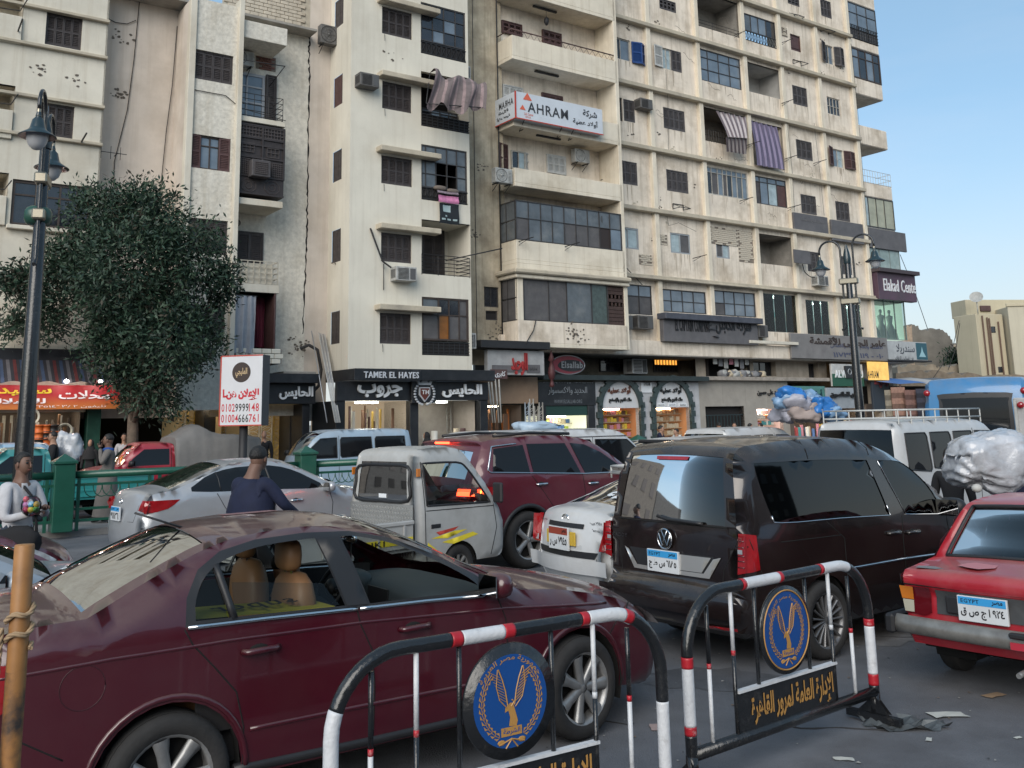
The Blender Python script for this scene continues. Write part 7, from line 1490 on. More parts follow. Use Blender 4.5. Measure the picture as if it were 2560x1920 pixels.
# ---------------------------------------------------------------- burgundy off-roader
BUR2=paint('wine_paint',(.10,.008,.02),.26,.9,.2,.1,(.13,.05,.05))
t=place('car','burgundy off-roader with chrome window line and lit brake lamp, behind the pickup cab',-.37,15.08,51,s=1.04)
top=smooth([(-.92,.42,'s'),(-.99,.55),(-.98,.8),(-.93,1.05),(-.86,1.22,'s'),(-.70,1.52),(-.62,1.66),(-.68,1.715,'s'),(-.3,1.76),(.4,1.785),(1.0,1.765),(1.42,1.68),(1.8,1.47),(2.2,1.2,'s'),(2.7,1.15),(3.3,1.08),(3.6,.95),(3.68,.7),(3.62,.45),(3.5,.36,'s')],3);top=resample(top,.1)
c=Car(t,top,.955,.42,(0,2.9),.385,1.17,.17,.1,(.06,.1),BUR2,.1,12,bulge=(.08,.16));W3_=[[(-.58,1.33),(-.50,1.63),(.02,1.67),(.06,1.27)],[(.12,1.27),(.09,1.68),(.82,1.67),(1.02,1.235)],[(1.10,1.235),(.92,1.67),(1.2,1.64),(1.5,1.52),(1.82,1.32),(1.83,1.22)]]
gs=c.body([],W3_,[(-.86,-.64,1.23,1.60,.84,'rear_window'),(1.45,2.17,1.21,1.68,.9,'windshield')],mats=[BUR2,DGL,DKP],lower=.5);finish(c,gs,GB)
for P in W3_:c.sidepoly('side_window',P,DGL,.003)
c.line('chrome_strip',[(1.85,1.215),(1.1,1.225),(-.62,1.32),(-.66,1.35),(-.53,1.66),(-.1,1.69)],.011,CHROME,.006);handle(c,.25,1.12,CHROME);handle(c,1.25,1.08,CHROME);mirror(c,1.9,.93,1.18,DKP,1.2)
for L_ in([(.08,1.25),(.3,1.0),(.46,.8)],[(1.05,1.22),(1.1,.9),(1.1,.5)],[(2.0,1.2),(2.05,.6)]):c.line('door_gap',L_,.0045,SEAM)
for sg in(-1,1):
 c.sidepoly('tail_light',smooth([(-.94,1.0),(-.93,1.13),(-.62,1.13),(-.58,1.06),(-.7,.98)],2,True),REDL,.008,(sg,));c.endpoly('tail_light',[(sg*.5,.98),(sg*.88,.98),(sg*.86,1.14),(sg*.5,1.14)],REDL);o=c.sidepoly('brake_lamp',[(-.93,1.02),(-.92,1.11),(-.72,1.11),(-.74,1.02)],LITR,.012,(sg,))[0];c.endpoly('brake_lamp',[(sg*.6,1.02),(sg*.86,1.02),(sg*.85,1.11),(sg*.6,1.11)],LITR,off=.012);c.sidepoly('brake_core',[(-.9,1.04),(-.89,1.09),(-.80,1.09),(-.81,1.04)],LITO,.016,(sg,));c.line('chrome_strip',[(-.94,.95),(-.6,.96)],.012,CHROME,.005,(sg,))
 MB().tube([(-.35,sg*.62,1.80),(.3,sg*.64,1.83),(1.1,sg*.62,1.80)],.022,6).build('roof_rail',DKP,t);c.line('arch_moulding',[(.46*cos(a),.385+.46*sin(a))for a in[pi*k/16 for k in range(17)]],.035,DKP,-.01,(sg,))
 for x_ in(0,2.9):wheel(c,x_,sg*.84,.385,.25,.68,5)
mb=MB().bbox(-.80,-.78,-.18,.18,1.70,1.73);mb.build('third_brake_light',LITR,t)
# ---------------------------------------------------------------- small pickup
OFFW=paint('greyish_white_paint',(.42,.42,.41),.4,.5,.5,0,(.25,.24,.22))
t=place('pickup_truck','grubby white cab pickup with a patterned metal sheet on its back wall',-1.66,12.74,43,s=1.0,cat='pickup')
top=smooth([(.02,.42,'s'),(.0,.7),(.0,1.2),(.03,1.6),(.08,1.71),(.2,1.75),(.5,1.765),(.8,1.74),(.92,1.68),(1.2,1.37),(1.48,1.02),(1.58,.9),(1.64,.72),(1.66,.5),(1.62,.34),(1.5,.3,'s')],3);top=resample(top,.08)
c=Car(t,top,.69,.32,(.72,),.27,.95,.09,.06,(.0,.07),OFFW,.085,10,bulge=(.01,.1),crown=.02);wd=smooth([(.16,1.06,'s'),(.13,1.58,'s'),(.72,1.57),(.90,1.49),(1.12,1.24),(1.29,1.03,'s')],3,True)
gs=c.body([wd],[],[(-.1,.06,1.12,1.56,.80,'rear_window'),(.92,1.45,1.03,1.68,.88,'windshield')],mats=[OFFW,DKP,OFFW]);finish(c,gs,GT);c.sidepoly('side_window',[(.16,1.06),(.14,1.30),(1.05,1.28),(1.28,1.03)],GT,-.012);c.line('window_seal',wd+wd[:1],.014,DKP,.0)
mb=MB().tube([c.endpt(y,z,'rear',.01)for y,z in smooth([(-.52,1.13),(-.53,1.35),(-.49,1.54),(0,1.56),(.49,1.54),(.53,1.35),(.52,1.13),(0,1.11)],3,True)],.022,6,closed=True);mb.build('window_seal',DKP,t)
PLT=M('patterned_aluminium',(.42,.42,.41),.35,metal=.6,nv=.2,ns=4);MB().box(-.03,-.015,-.62,.62,.45,1.08).build('metal_sheet',PLT,t);n=0;mb=MB()
for j in range(11):
 for i in range(22):y=-.60+i*.055+(j%2)*.027;z=.48+j*.055;mb.add([(-.031,y-.02,z),(-.036,y,z+.004),(-.031,y+.02,z),(-.036,y,z+.034),(-.031,y,z-.02)],[(0,1,3),(1,2,3),(0,4,1),(4,2,1)])
tag(mb.build('sheet_pattern',M('bright_aluminium',(.62,.61,.58),.25,metal=.7),t),kind='stuff')
for L_ in([(.10,1.6),(.12,1.05),(.13,.62),(.16,.34)],[(1.36,1.0),(1.42,.7),(1.3,.36)],[(.14,1.0),(1.36,.98)]):c.line('door_gap',L_,.005,SEAM)
for sg in(-1,1):
 y=sg*(c.sy(.27,.82)+.004);MB().bbox(.22,.38,y-.006,y+.006,.78,.83,.004).build('door_handle',DKP,t)
 for i,(P,m)in enumerate((([(.22,.66),(.62,.72),(.85,.72),(.5,.64)],YL),([(.40,.60),(.95,.68),(1.05,.64),(.6,.56)],YL),([(.3,.73),(.7,.77),(.62,.73),(.36,.69)],RDT),([(.16,.62),(.34,.50),(.5,.36),(.42,.36),(.28,.48),(.16,.56)],YL))):c.sidepoly('stripe',P,m,.003,(sg,),.3)
 y=sg*(c.sy(.04,1.45)+.008);MB().bbox(.015,.075,min(y,y+sg*.02),max(y,y+sg*.02),1.42,1.52,.004).build('side_marker',AMB,t);mb=MB();mb.bbox(1.32,1.38,sg*.69,sg*.86,1.02,1.28,.02);mb.build('side_mirror',DKP,t)
 wheel(t,.72,sg*.60,.27,.15,.58,8,m=M('steel_wheel','#222'));wheel(t,-1.15,sg*.60,.27,.15,.58,8,m=M('steel_wheel','#222'))
 MB().bbox(-2.0,-.08,sg*.66,sg*.70,.58,.90,.01).build('bed_side',OFFW,t);MB().bbox(-2.0,-.08,sg*.64,sg*.72,.86,.91,.01).build('bed_rail',OFFW,t)
 for k in range(5):MB().bbox(-1.85+k*.4,-1.82+k*.4,sg*.70,sg*.715,.6,.87,.004).build('bed_rib',OFFW,t)
 MB().box(-1.25,-.1,sg*.704,sg*.708,.64,.72).build('stripe',YL,t)
letters(t,'SUZUKI',BKL,-1.2,-.55,.645,.71,-.712,.003,.05);MB().bbox(-2.04,-2.0,-.70,.70,.58,.90,.01).build('tailgate',OFFW,t);o=rlet(t,'SUZUKI',BKL,.5,-.5,.66,.82,-2.045,.003,.06)
mb=MB();mb.box(-2.0,-.05,-.66,.66,.54,.58);mb.build('bed_floor',OFFW,t);MB().box(-2.0,0,-.4,.4,.36,.5).build('chassis',UNDER,t);seat(t,.5,-.3,.75,INT,head=False);seat(t,.5,.3,.75,INT,head=False);MB(True).ball((1.25,0,.9),.25,12,sq=(.8,2.2,.5),p=.6).build('dashboard',INT,t);MB().box(.05,1.4,-.6,.6,.4,.65).build('cabin_floor',INT,t)
MB().box(-.018,-.012,-.1,.05,1.15,1.2).build('window_sticker',WHITEL,t)
# ---------------------------------------------------------------- vans, minibuses and the rest
def van(t,P,L_,W_,H_,spec=None):
 sp=dict(nose=.55,belt=.55,wins=3,g=DGL,r=.31,lower=None,cab=1.0);sp.update(spec or{});Hb=H_*sp['belt'];n_=sp['nose'];oh=min(.9,L_*.22)
 x0,x1=-oh,L_-oh;top=smooth([(x0+.06,.3,'s'),(x0,.42),(x0,.8),(x0+.03,Hb,'s'),(x0+.12,H_-.14),(x0+.22,H_-.03),(x0+.6,H_),(x1-n_-1.0,H_),(x1-n_-.45,H_-.05),(x1-n_-.1,H_-.25),(x1-n_*.45,Hb+.08,'s'),(x1-.12,Hb-.14),(x1-.02,.6),(x1,.45),(x1-.1,.28,'s')],3);top=resample(top,.11)
 c=Car(t,top,W_/2,.3,(0,L_-oh-.85),sp['r'],Hb,.09,.09,(.02,.08),P,.12,10,bulge=(.04,.1),crown=.03)
 z0,z1=Hb+.04,H_-.2;xs=x0+.25;xe=x1-n_-sp['cab'];Ws=[]
 for k in range(sp['wins']):a=xs+(xe-xs)*k/sp['wins']+.04;b_=xs+(xe-xs)*(k+1)/sp['wins']-.04;Ws.append([(a,z0+.05),(a+.04,z1),(b_-.04,z1),(b_,z1-.06),(b_,z0+.05),(b_-.05,z0)])
 Ws.append([(xe+.06,z0),(xe+.06,z1),(x1-n_-.3,z1-.02),(x1-n_*.62,z0+.12),(x1-n_*.62,z0)])
 gs=c.body([],Ws,[(x0-.1,x0+.2,z0+.0,H_-.17,.93,'rear_window'),(x1-n_-.3,x1-n_*.4,Hb+.1,H_-.12,.9,'windshield')],mats=[P,sp['g'],DKP],lower=sp['lower']);finish(c,gs,sp.get('gg',GB))
 for w_ in Ws:c.sidepoly('side_window',w_,sp['g'],.003);c.line('window_seal',w_+w_[:1],.012,DKP,.003)
 c.line('door_gap',[(xe,z1+.05),(xe,.4)],.006,SEAM);c.line('door_gap',[(x1-n_*.6,z0),(x1-n_*.55,.45)],.006,SEAM);handle(c,xe+.15,Hb-.12,DKP);mirror(c,x1-n_*.7,W_/2-.03,Hb+.12,DKP,1.1)
 for sg in(-1,1):
  for x_ in(0,L_-oh-.85):wheel(c,x_,sg*(W_/2-.1),sp['r'],.18,.62,8,m=M('steel_wheel','#222'))
  c.endpoly('tail_light',[(sg*(W_/2-.18),.72),(sg*(W_/2-.06),.72),(sg*(W_/2-.06),1.0),(sg*(W_/2-.18),1.0)],REDL,off=.01);c.endpoly('headlight',[(sg*(W_/2-.42),.62),(sg*(W_/2-.1),.62),(sg*(W_/2-.1),.78),(sg*(W_/2-.4),.8)],CLRL,'front',.01)
 return c
def rack_on(t,x0,x1,hw,z,m,n=7):
 mb=MB()
 for sg in(-1,1):
  for dz in(.0,.14):mb.tube([(x0,sg*hw,z+dz),(x1,sg*hw,z+dz)],.015,5)
  for k in range(n):x=x0+(x1-x0)*k/(n-1);mb.tube([(x,sg*hw,z-.1),(x,sg*hw,z+.14)],.013,4)
 for k in range(n):x=x0+(x1-x0)*k/(n-1);mb.tube([(x,-hw,z),(x,hw,z)],.012,4)
 for x in(x0,x1):mb.tube([(x,-hw,z+.14),(x,hw,z+.14)],.015,5)
 return mb.build('roof_rack',m,t)
WH2=paint('dusty_white_paint',(.52,.53,.54),.35,.5,.35,0,(.36,.34,.31))
t=place('minibus','white minibus with a long tubular roof rack, right of the lamp post',6.55,17.3,52,'minibus');c=van(t,WH2,4.1,1.72,1.95,dict(nose=.5,wins=3,gg=glassmat('minibus_glass','#9fb0ba',.62)));rack_on(t,-.6,2.2,.72,2.0,WHITES,8);letters(t,'٧٥٣٨ و م',PT,2.2,2.9,.85,.95,-.88)
t=place('minibus','long white minibus with grey window line, behind the burgundy off-roader',-.35,20.2,56,'minibus');c=van(t,WH2,4.9,1.7,1.86,dict(nose=.75,wins=2,cab=1.25));mb=lumpy(MB(True).ball((0,0,0),.42,24,sq=(1.2,.8,.3),p=.8),.4,1.6,5,.25);mb.v=[(a+1.1,b,c+1.95)for a,b,c in mb.v];mb.build('plastic_bundle',M('pale_blue_plastic',(.4,.5,.6),.4,nv=.2),t);c.line('window_band',[(-.7,1.72),(3.0,1.72)],.012,GREYB)
LBL=paint('powder_blue_paint',(.30,.40,.50),.35,.5,.35,0,(.3,.3,.3))
t=place('van','pale blue minivan facing left beyond the railing, left of the pickup cab',-3.9,29.3,238,'van');c=van(t,LBL,3.7,1.5,1.9,dict(nose=.45,wins=2,belt=.58,r=.27,cab=.85))
LB2=paint('sky_blue_paint',(.28,.45,.62),.35,.5,.2,0,(.3,.3,.3))
t=place('van','light blue minivan cut by the left edge, behind the tall street lamp',-12.3,24.5,238,'van');van(t,LB2,3.4,1.5,1.75,dict(nose=.45,wins=2,r=.27,cab=.85))
t=place('car','white estate seen between the roofs, left of the roof-rack minibus',4.1,22.5,52);van(t,WH2,4.2,1.7,1.62,dict(nose=1.3,wins=2,belt=.6,cab=.9));MB().bbox(-.95,-.75,-.7,.7,1.52,1.6,.03).build('spoiler',DKP,t)
t=place('car','white estate carrying blue bags, left of the roof-rack minibus',6.0,27.5,54);cwh=van(t,WH2,4.3,1.75,1.75,dict(nose=1.3,wins=2,belt=.6,cab=.9));tb_=t
t=place('car','small white saloon partly hidden at the head of the queue',3.2,26,54);saloon(t,WHT,dict(W=.84,wb=2.5))
SIL2=paint('blue_silver_paint',(.36,.41,.47),.3,.7,.2,.3,(.3,.3,.3))
t=place('car','silver saloon at the left edge beyond the burgundy boot, mirror showing',-5.6,6.55,52,s=1.0);c=saloon(t,SIL2,dict(g=GT))
t=place('car','wine red hatchback nosing in from the left edge, clear headlight',-8.05,9.97,54,s=1.0);c=saloon(t,paint('plum_paint',(.10,.02,.045),.3,.9,.4,.1,(.22,.12,.14)),dict(W=.85,wb=2.5))
for sg in(-1,1):c.sidepoly('headlight',smooth([(2.62,.84),(2.8,.82),(3.1,.66),(3.0,.62),(2.75,.7)],2,True),CLRL,.006,(sg,));c.endpoly('headlight',[(sg*.4,.55),(sg*.78,.55),(sg*.76,.70),(sg*.42,.68)],CLRL,'front');c.sidepoly('turn_signal',[(3.12,.66),(3.2,.62),(3.2,.48),(3.13,.5)],REDL,.006,(sg,))
# two pickups beyond the railing
def bedtruck(t,P,bed,L_=4.6,cab_back=False):
 top=resample(smooth([(1.3,.5,'s'),(1.3,1.2),(1.36,1.58),(1.5,1.66),(2.1,1.67),(2.3,1.6),(2.75,1.1,'s'),(3.3,1.02),(3.5,.9),(3.55,.6),(3.45,.4,'s')],3),.11);c=Car(t,top,.84,.4,(2.75,),.33,1.05,.12,.07,(.0,.08),P,.12,10,bulge=(.01,.1));wn=[(1.5,1.1),(1.5,1.52),(2.15,1.52),(2.45,1.28),(2.55,1.1)]
 gs=c.body([],[wn],[(1.2,1.42,1.15,1.55,.8,'rear_window'),(2.3,2.75,1.1,1.62,.88,'windshield')],mats=[P,DGL,P]);finish(c,gs,GB);c.sidepoly('side_window',wn,DGL,.003);c.line('door_gap',[(1.45,1.55),(1.45,.5)],.006,SEAM);c.line('door_gap',[(2.6,1.08),(2.62,.6)],.006,SEAM);mirror(c,2.5,.82,1.12,DKP);handle(c,1.62,.98,DKP)
 for sg in(-1,1):
  MB().bbox(-.9,1.22,sg*.80,sg*.84,.55,1.08,.01).build('bed_side',bed,t)
  for z in(.68,.82,.96):MB().bbox(-.88,1.2,sg*.84,sg*.855,z,z+.05,.005).build('bed_rib',bed,t)
  for x_ in(0,2.75):wheel(t,x_,sg*.74,.33,.2,.6,8,m=M('steel_wheel','#222'))
 MB().bbox(-.94,-.9,-.82,.82,.55,1.08,.01).build('tailgate',bed,t);MB().box(-.9,1.25,-.8,.8,.5,.56).build('bed_floor',bed,t);MB().box(-.8,3.2,-.4,.4,.35,.5).build('chassis',UNDER,t)
 return c
TEAL=paint('teal_paint',(.02,.22,.22),.4,.5,.3,0,(.1,.2,.2));RD2=paint('cherry_paint',(.33,.012,.03),.35,.6,.2,0,(.3,.1,.1))
t=place('pickup_truck','teal pickup facing left behind the green railing',-9.7,23.5,236,'pickup');bedtruck(t,TEAL,TEAL)
t=place('pickup_truck','cherry red pickup facing left, its load under the grey canvas',-8.35,27.8,236,'pickup');bedtruck(t,RD2,RD2);tr=t
t=place('tarpaulin','grey canvas cover humped over the load of the red pickup',-8.35,27.8,236,'tarpaulin',group=None);mb=MB(True);nx_,ny_=22,12
for i in range(nx_+1):
 for j in range(ny_+1):
  x=-1.0+2.35*i/nx_;v_=j/ny_*2-1;u_=min(1,i/4,(nx_-i)/4);a=abs(v_);hump=.28*math.exp(-((x-.75)/.5)**2)*(1-a*a)+.08*math.exp(-((x+.3)/.7)**2);y=.9*max(-1,min(1,v_*1.5));z=(1.72+hump*1.5 if a<.66 else 1.72-(a-.66)/.34*.72)+.02*sin(i*1.7+j)*u_;mb.v.append((x+(.02*sin(j*2)if a>.66 else 0),y*(1+.015*sin(i*2.3)),z))
for i in range(nx_):
 for j in range(ny_):a=i*(ny_+1)+j;mb.f.append((a,a+1,a+ny_+2,a+ny_+1));mb.m.append(0);mb.s.append(True)
for i in(0,nx_):b_=i*(ny_+1);mb.f.append(tuple(b_+j for j in range(ny_+1)));mb.m.append(0);mb.s.append(False)
mb.build('cover',M('grey_canvas',(.17,.165,.16),.9,nv=.12,bump=.3,bs=14),t)
# bus and white box truck at the right
BLU=paint('bus_blue_paint',(.03,.19,.42),.35,.6,.3,0,(.1,.15,.2))
t=place('bus','blue city bus seen from behind with a wide dark rear window',12.35,25.2,33,'bus');top=resample(smooth([(-1.9,.4,'s'),(-2.0,.6),(-2.0,1.5),(-1.97,2.4),(-1.85,2.76),(-1.5,2.88),(0,2.9),(4,2.9),(6.4,2.86),(6.8,2.5),(6.95,1.2),(6.95,.5),(6.8,.35,'s')],3),.2)
c=Car(t,top,1.18,.4,(0,4.3),.45,1.5,.05,.12,(.0,.02),BLU,.2,12,bulge=(.05,.1),arch=1.1);ws=[[(-1.6+k*1.5,1.45),(-1.6+k*1.5,2.35),(-.25+k*1.5,2.35),(-.25+k*1.5,1.45)]for k in range(5)];gs=c.body([],ws,[(6.7,7.2,1.2,2.5,.9,'windshield')],mats=[BLU,DGL,DKP]);finish(c,gs,GB)
for P in ws:c.sidepoly('side_window',P,DGL,.004)
c.endpoly('rear_surround',smooth([(-.80,1.35),(-.80,2.35),(-.7,2.52),(.7,2.52),(.80,2.35),(.80,1.35),(.7,1.2),(-.7,1.2)],2,True),DKP,off=.02);c.endpoly('rear_window',smooth([(-.70,1.4),(-.72,2.3),(-.64,2.4),(.64,2.4),(.72,2.3),(.70,1.4),(.6,1.3),(-.6,1.3)],2,True),DGL,off=.03)
for sg in(-1,1):
 for z in(2.55,.95,.75):x=c.endpt(sg*1.05,z,'rear')[0];MB().lathe([(0,x-.05),(.07,x-.05),(.08,x+.01)],(0,sg*1.07,z),'x',14).build('tail_light',REDL,t)
 for x_ in(0,4.3):wheel(t,x_,sg*1.02,.45,.28,.62,8,m=M('steel_wheel','#222'))
c.endpoly('engine_grille',[(-.7,.6),(.7,.6),(.7,1.05),(-.7,1.05)],DKP,off=.015)
t=place('truck','battered white box truck corner at the right edge beside the bus',12.05,20.6,40,'truck');MB().bbox(-1.2,2.4,-1.0,1.0,.8,2.35,.03).build('box_body',M('battered_white',(.42,.42,.42),.5,nv=.2,dirt=.5,dcol=(.25,.22,.2),ds=2),t)
for k in range(5):MB().bbox(-1.15+k*.85,-1.1+k*.85,-1.03,-1.0,.85,2.3,.005).build('box_rib',ACW,t)
for y in(-.95,.95,0):MB().bbox(-1.24,-1.2,y-.03,y+.03,.85,2.3,.005).build('door_bar',ACW,t)
MB().box(-1.2,2.4,-.9,.9,.6,.8).build('chassis',UNDER,t)
for sg in(-1,1):wheel(t,-.3,sg*.85,.38,.2,.6,8,m=M('steel_wheel','#222'));wheel(t,2.0,sg*.85,.38,.2,.6,8,m=M('steel_wheel','#222'));MB().lathe([(0,-1.26),(.06,-1.26),(.07,-1.2)],(0,sg*.85,2.2),'x',12).build('marker_lamp',REDL,t)
# ================================================================ street things
BLKP=M('black_gloss_paint',(.012,.013,.015),.25,nv=.2,coat=.3,dirt=.5,dcol=(.09,.085,.08),ds=9,dth=.56,bump=.25,bs=30);WHP=M('white_gloss_paint',(.6,.61,.63),.4,nv=.1,dirt=.7,dcol=(.22,.2,.19),ds=11,dth=.58,bump=.3,bs=30);RDP=M('red_band_paint',(.42,.015,.025),.4,nv=.2,dirt=.8,dcol=(.6,.58,.57),ds=16,dth=.56);GOLD=M('gold_print',(.42,.22,.06),.5);BLUD=M('police_blue',(.006,.06,.24),.45)
def barrier(label,X,Y,az,segs,word,panel_words,rim):
 t=thing('crowd_barrier',label,'barrier',(X,Y,0),pi/2-radians(az),'black and white crowd barriers');Lx,Hz,R_=1.92,1.07,.34
 path=[(0,.18),(0,.5),(0,Hz-R_)]+[(R_-R_*cos(a),Hz-R_+R_*sin(a))for a in[pi/2*k/10 for k in range(1,11)]]
 path=path+[(R_+(Lx-2*R_)*k/8,Hz)for k in range(1,9)]+[(Lx-R_+R_*sin(a),Hz-R_+R_*cos(a))for a in[pi/2*k/10 for k in range(1,11)]]+[(Lx,.5),(Lx,.1)]
 path=resample(path,.012);cum=[0]
 for a,b in zip(path,path[1:]):cum.append(cum[-1]+hypot(b[0]-a[0],b[1]-a[1]))
 T_=cum[-1];mb=MB()
 for s0,s1,k in segs:
  P=[(p[0],0,p[1])for p,c_ in zip(path,cum)if s0<=c_/T_<=s1+.004]
  if len(P)>1:mb.tube(P,.034+(.0012 if k==2 else.0006*k),14,k)
 mb.build('rail',[BLKP,WHP,RDP],t);mb=MB();mb.tube([(0,0,.2),(Lx,0,.2)],.036,12);mb.build('bottom_rail',BLKP,t)
 for i,(x,sp,up)in enumerate(((.19,.66,0),(.42,.62,1),(.65,0,0),(1.19,0,0),(1.46,.66,1),(1.69,.6,0))):
  z1=Hz-.01 if.3<x<1.6 else Hz-.08;z0=.2 if i in(0,1,5)else(.46 if i in(2,3)else.2);mb=MB();mid=z0+(z1-z0)*.55 if i!=5 else.62
  if i in(2,3):mb.tube([(x,0,z0),(x,0,z1)],.013,8,0)
  else:
   a_,b_=(1,0)if i in(0,5)else(0,1);mb.tube([(x,0,z0),(x,0,mid)],.013,8,a_);mb.tube([(x,0,mid),(x,0,mid+.03)],.0138,8,2 if i!=4 else b_);mb.tube([(x,0,mid+.03),(x,0,z1)],.013,8,b_)
  mb.build('bar',[BLKP,WHP,RDP],t)
 MB().bbox(.43,1.47,-.006,.006,.17,.46,.002).build('panel',BLKP,t);MB().box(.43,1.47,-.02,.02,.455,.47).build('panel_edge',WHP,t)
 if panel_words:
  o=letters(t,panel_words,GOLD,.55,1.42,.24,.42,-.007,.003,.03)
 cx,cz_,r=.92,.755,.245;mb=MB();mb.lathe([(0,-.012),(r+.02,-.012),(r+.022,.0),(r+.02,.008),(0,.008)],(cx,-.02,cz_),'y',48);d_=mb.build('disc',BLKP,t)
 MB().lathe([(0,-.0135),(r*(.94 if rim else.87),-.0135)],(cx,-.02,cz_),'y',48).build('disc_face',BLUD,d_)
 y=-.036
 if rim:MB().tube([(cx+r*.97*cos(a*pi/24),y,cz_+r*.97*sin(a*pi/24))for a in range(48)],.005,4,closed=True).build('gold_ring',GOLD,d_)
 mb=MB();P3=lambda a,b:(cx+a*r,y,cz_+b*r)
 for sg in(-1,1):
  for j in range(9):
   u0,v0=sg*(.09+.012*j),-.02+.062*j;u1,v1=sg*(.26+.035*j*.6),.10+.064*j
   mb.obox(P3(u0+sg*.02*j*.5,v0),P3(u1+sg*.02*j*.4-sg*.0,v1-.02),.004,.0022)
  mb.tube([P3(sg*.08,-.08),P3(sg*.13,.2),P3(sg*.2,.42),P3(sg*.29,.62)],.0035,4);mb.tube([P3(sg*.10,-.12),P3(sg*.27,.05),P3(sg*.34,.3),P3(sg*.31,.62)],.0025,4)
  for j in range(13):
   a=-pi/2+sg*(.42+.155*j);q=V(P3(.68*cos(a)*1.0,.70*sin(a)));tg=V((-sin(a)*sg,0,cos(a)*sg));rd=V((cos(a),0,sin(a)))
   for e in(-1,1):m_=q+tg*.012+rd*e*.011;mb.add([q,m_+rd*e*.008,q+tg*.032+rd*e*.012,m_-rd*e*.002],[(0,1,2,3)])
   mb.obox(q,q+tg*.03,.003,.002)
 mb.add([P3(-.02,-.03),P3(-.14,-.12),P3(-.15,-.2),P3(-.07,-.17),P3(-.03,-.3),P3(-.06,-.46),P3(.12,-.48),P3(.15,-.38),P3(.08,-.15),P3(.05,-.05)],[tuple(range(10))]);mb.tube([P3(0,-.1),P3(.07,-.02),P3(.02,.02)],.004,4)
 mb.tube([P3(-.3,-.78),P3(.0,-.70),P3(.14,-.86)],.004,4);mb.tube([P3(.3,-.78),P3(.0,-.70),P3(-.14,-.86)],.004,4);mb.ball(P3(-.24,-.74),.018,8,sq=(1.3,.1,.7));mb.ball(P3(.24,-.74),.018,8,sq=(1.3,.1,.7));mb.build('emblem',GOLD,d_)
 MB().box(cx-.24*r,cx+.24*r,y-.001,y+.002,cz_-.64*r,cz_-.48*r).build('scroll',GOLD,d_);letters(d_,'الشرطة',BLUD,cx-.2*r,cx+.2*r,cz_-.62*r,cz_-.5*r,y-.001,.001,.02)
 o=letters(d_,word,GOLD,0,1,0,1,0,.001,.01)
 for v in o.data.vertices:a=radians(150-120*v.co.x);q=r*(.74+.13*v.co.z);v.co=(cx+q*cos(a),y-v.co.y*0,cz_+q*sin(a))
 for x in(Lx,0):
  mb=MB();mb.obox((x-.03,-.2,.045),(x-.03,.2,.045),.05,.045);mb.add([(x,-.012,.19),(x,-.12,.07),(x,.12,.07)],[(0,1,2)]);mb.add([(x-.03,-.012,.19),(x-.03,-.12,.07),(x-.03,.12,.07)],[(0,1,2)]);mb.tube([(x,0,.05),(x,0,.2)],.036,10);mb.build('foot',BLKP,t)
 return t
B_,W_,R_d=0,1,2
barrier('nearest barrier, cut by the bottom of the photo, in front of the burgundy saloon door',-.81,4.52,57,[(0,.19,1),(.19,.385,0),(.385,.40,2),(.40,.47,1),(.47,.485,2),(.485,.605,0),(.605,.62,2),(.62,.69,1),(.69,.705,2),(.705,.86,0),(.86,.955,1),(.955,.97,2),(.97,1,0)],'جمهورية مصر العربية','الإدارة العامة لمرور القاهرة',False)
barrier('far barrier with gold ringed police emblem, in front of the brown carrier',1.0,5.89,51,[(0,.035,0),(.035,.05,2),(.05,.14,1),(.14,.155,2),(.155,.36,0),(.36,.37,2),(.37,.47,1),(.47,.478,2),(.478,.60,0),(.60,.61,2),(.61,.70,1),(.70,.83,0),(.83,.845,2),(.845,.935,1),(.935,.955,2),(.955,1,0)],'جمهورية مصر العربية','الإدارة العامة لمرور القاهرة',True)
# scraps round the foot of the far barrier, on the tarmac
t=thing('sheet_metal_scrap','crumpled grey sheet metal under the foot of the far barrier','scrap metal',(2.68,6.98,0));mb=MB();random.seed(3);n=9
for j in range(n):
 for i in range(n):mb.v.append((-.30+.068*i+random.uniform(-.02,.02)*1,-.10+.03*j+random.uniform(-.012,.012),.004+max(0,.03*sin(i*1.7+j*.9)+random.uniform(0,.018))))
for j in range(n-1):
 for i in range(n-1):
  if(i in(0,7)and j%3==0)or(j==7 and i%2):continue
  a=j*n+i;mb.f.append((a,a+1,a+n+1,a+n));mb.m.append(0);mb.s.append(False)
mb.build('sheet',M('scrap_metal',(.09,.10,.105),.5,metal=.4,nv=.4,ns=8),t)
random.seed(21)
def scrap(nm,lab,cat,x,y,s,m,asp=.6):
 t=thing(nm,lab,cat,(x,y,0),random.uniform(0,3));mb=MB();mb.v=[(s*(i-1.5)*.5+random.uniform(-.08,.08)*s,s*asp*(j-1)*.6+random.uniform(-.08,.08)*s,.006+random.uniform(0,.05)*s)for j in range(3)for i in range(4)]
 mb.f=[(j*4+i,j*4+i+1,j*4+i+5,j*4+i+4)for j in range(2)for i in range(3)];mb.m=[0]*6;mb.s=[False]*6;mb.build('sheet',m,t)
CARD=M('cardboard',(.32,.22,.14),.9);PAP=M('waste_paper',(.5,.5,.46),.8);GFX=lambda x,y:(pray(x,y)*(-CAMH/pray(x,y).z))
CAMH=CH if isinstance(CH,float)else 2.10
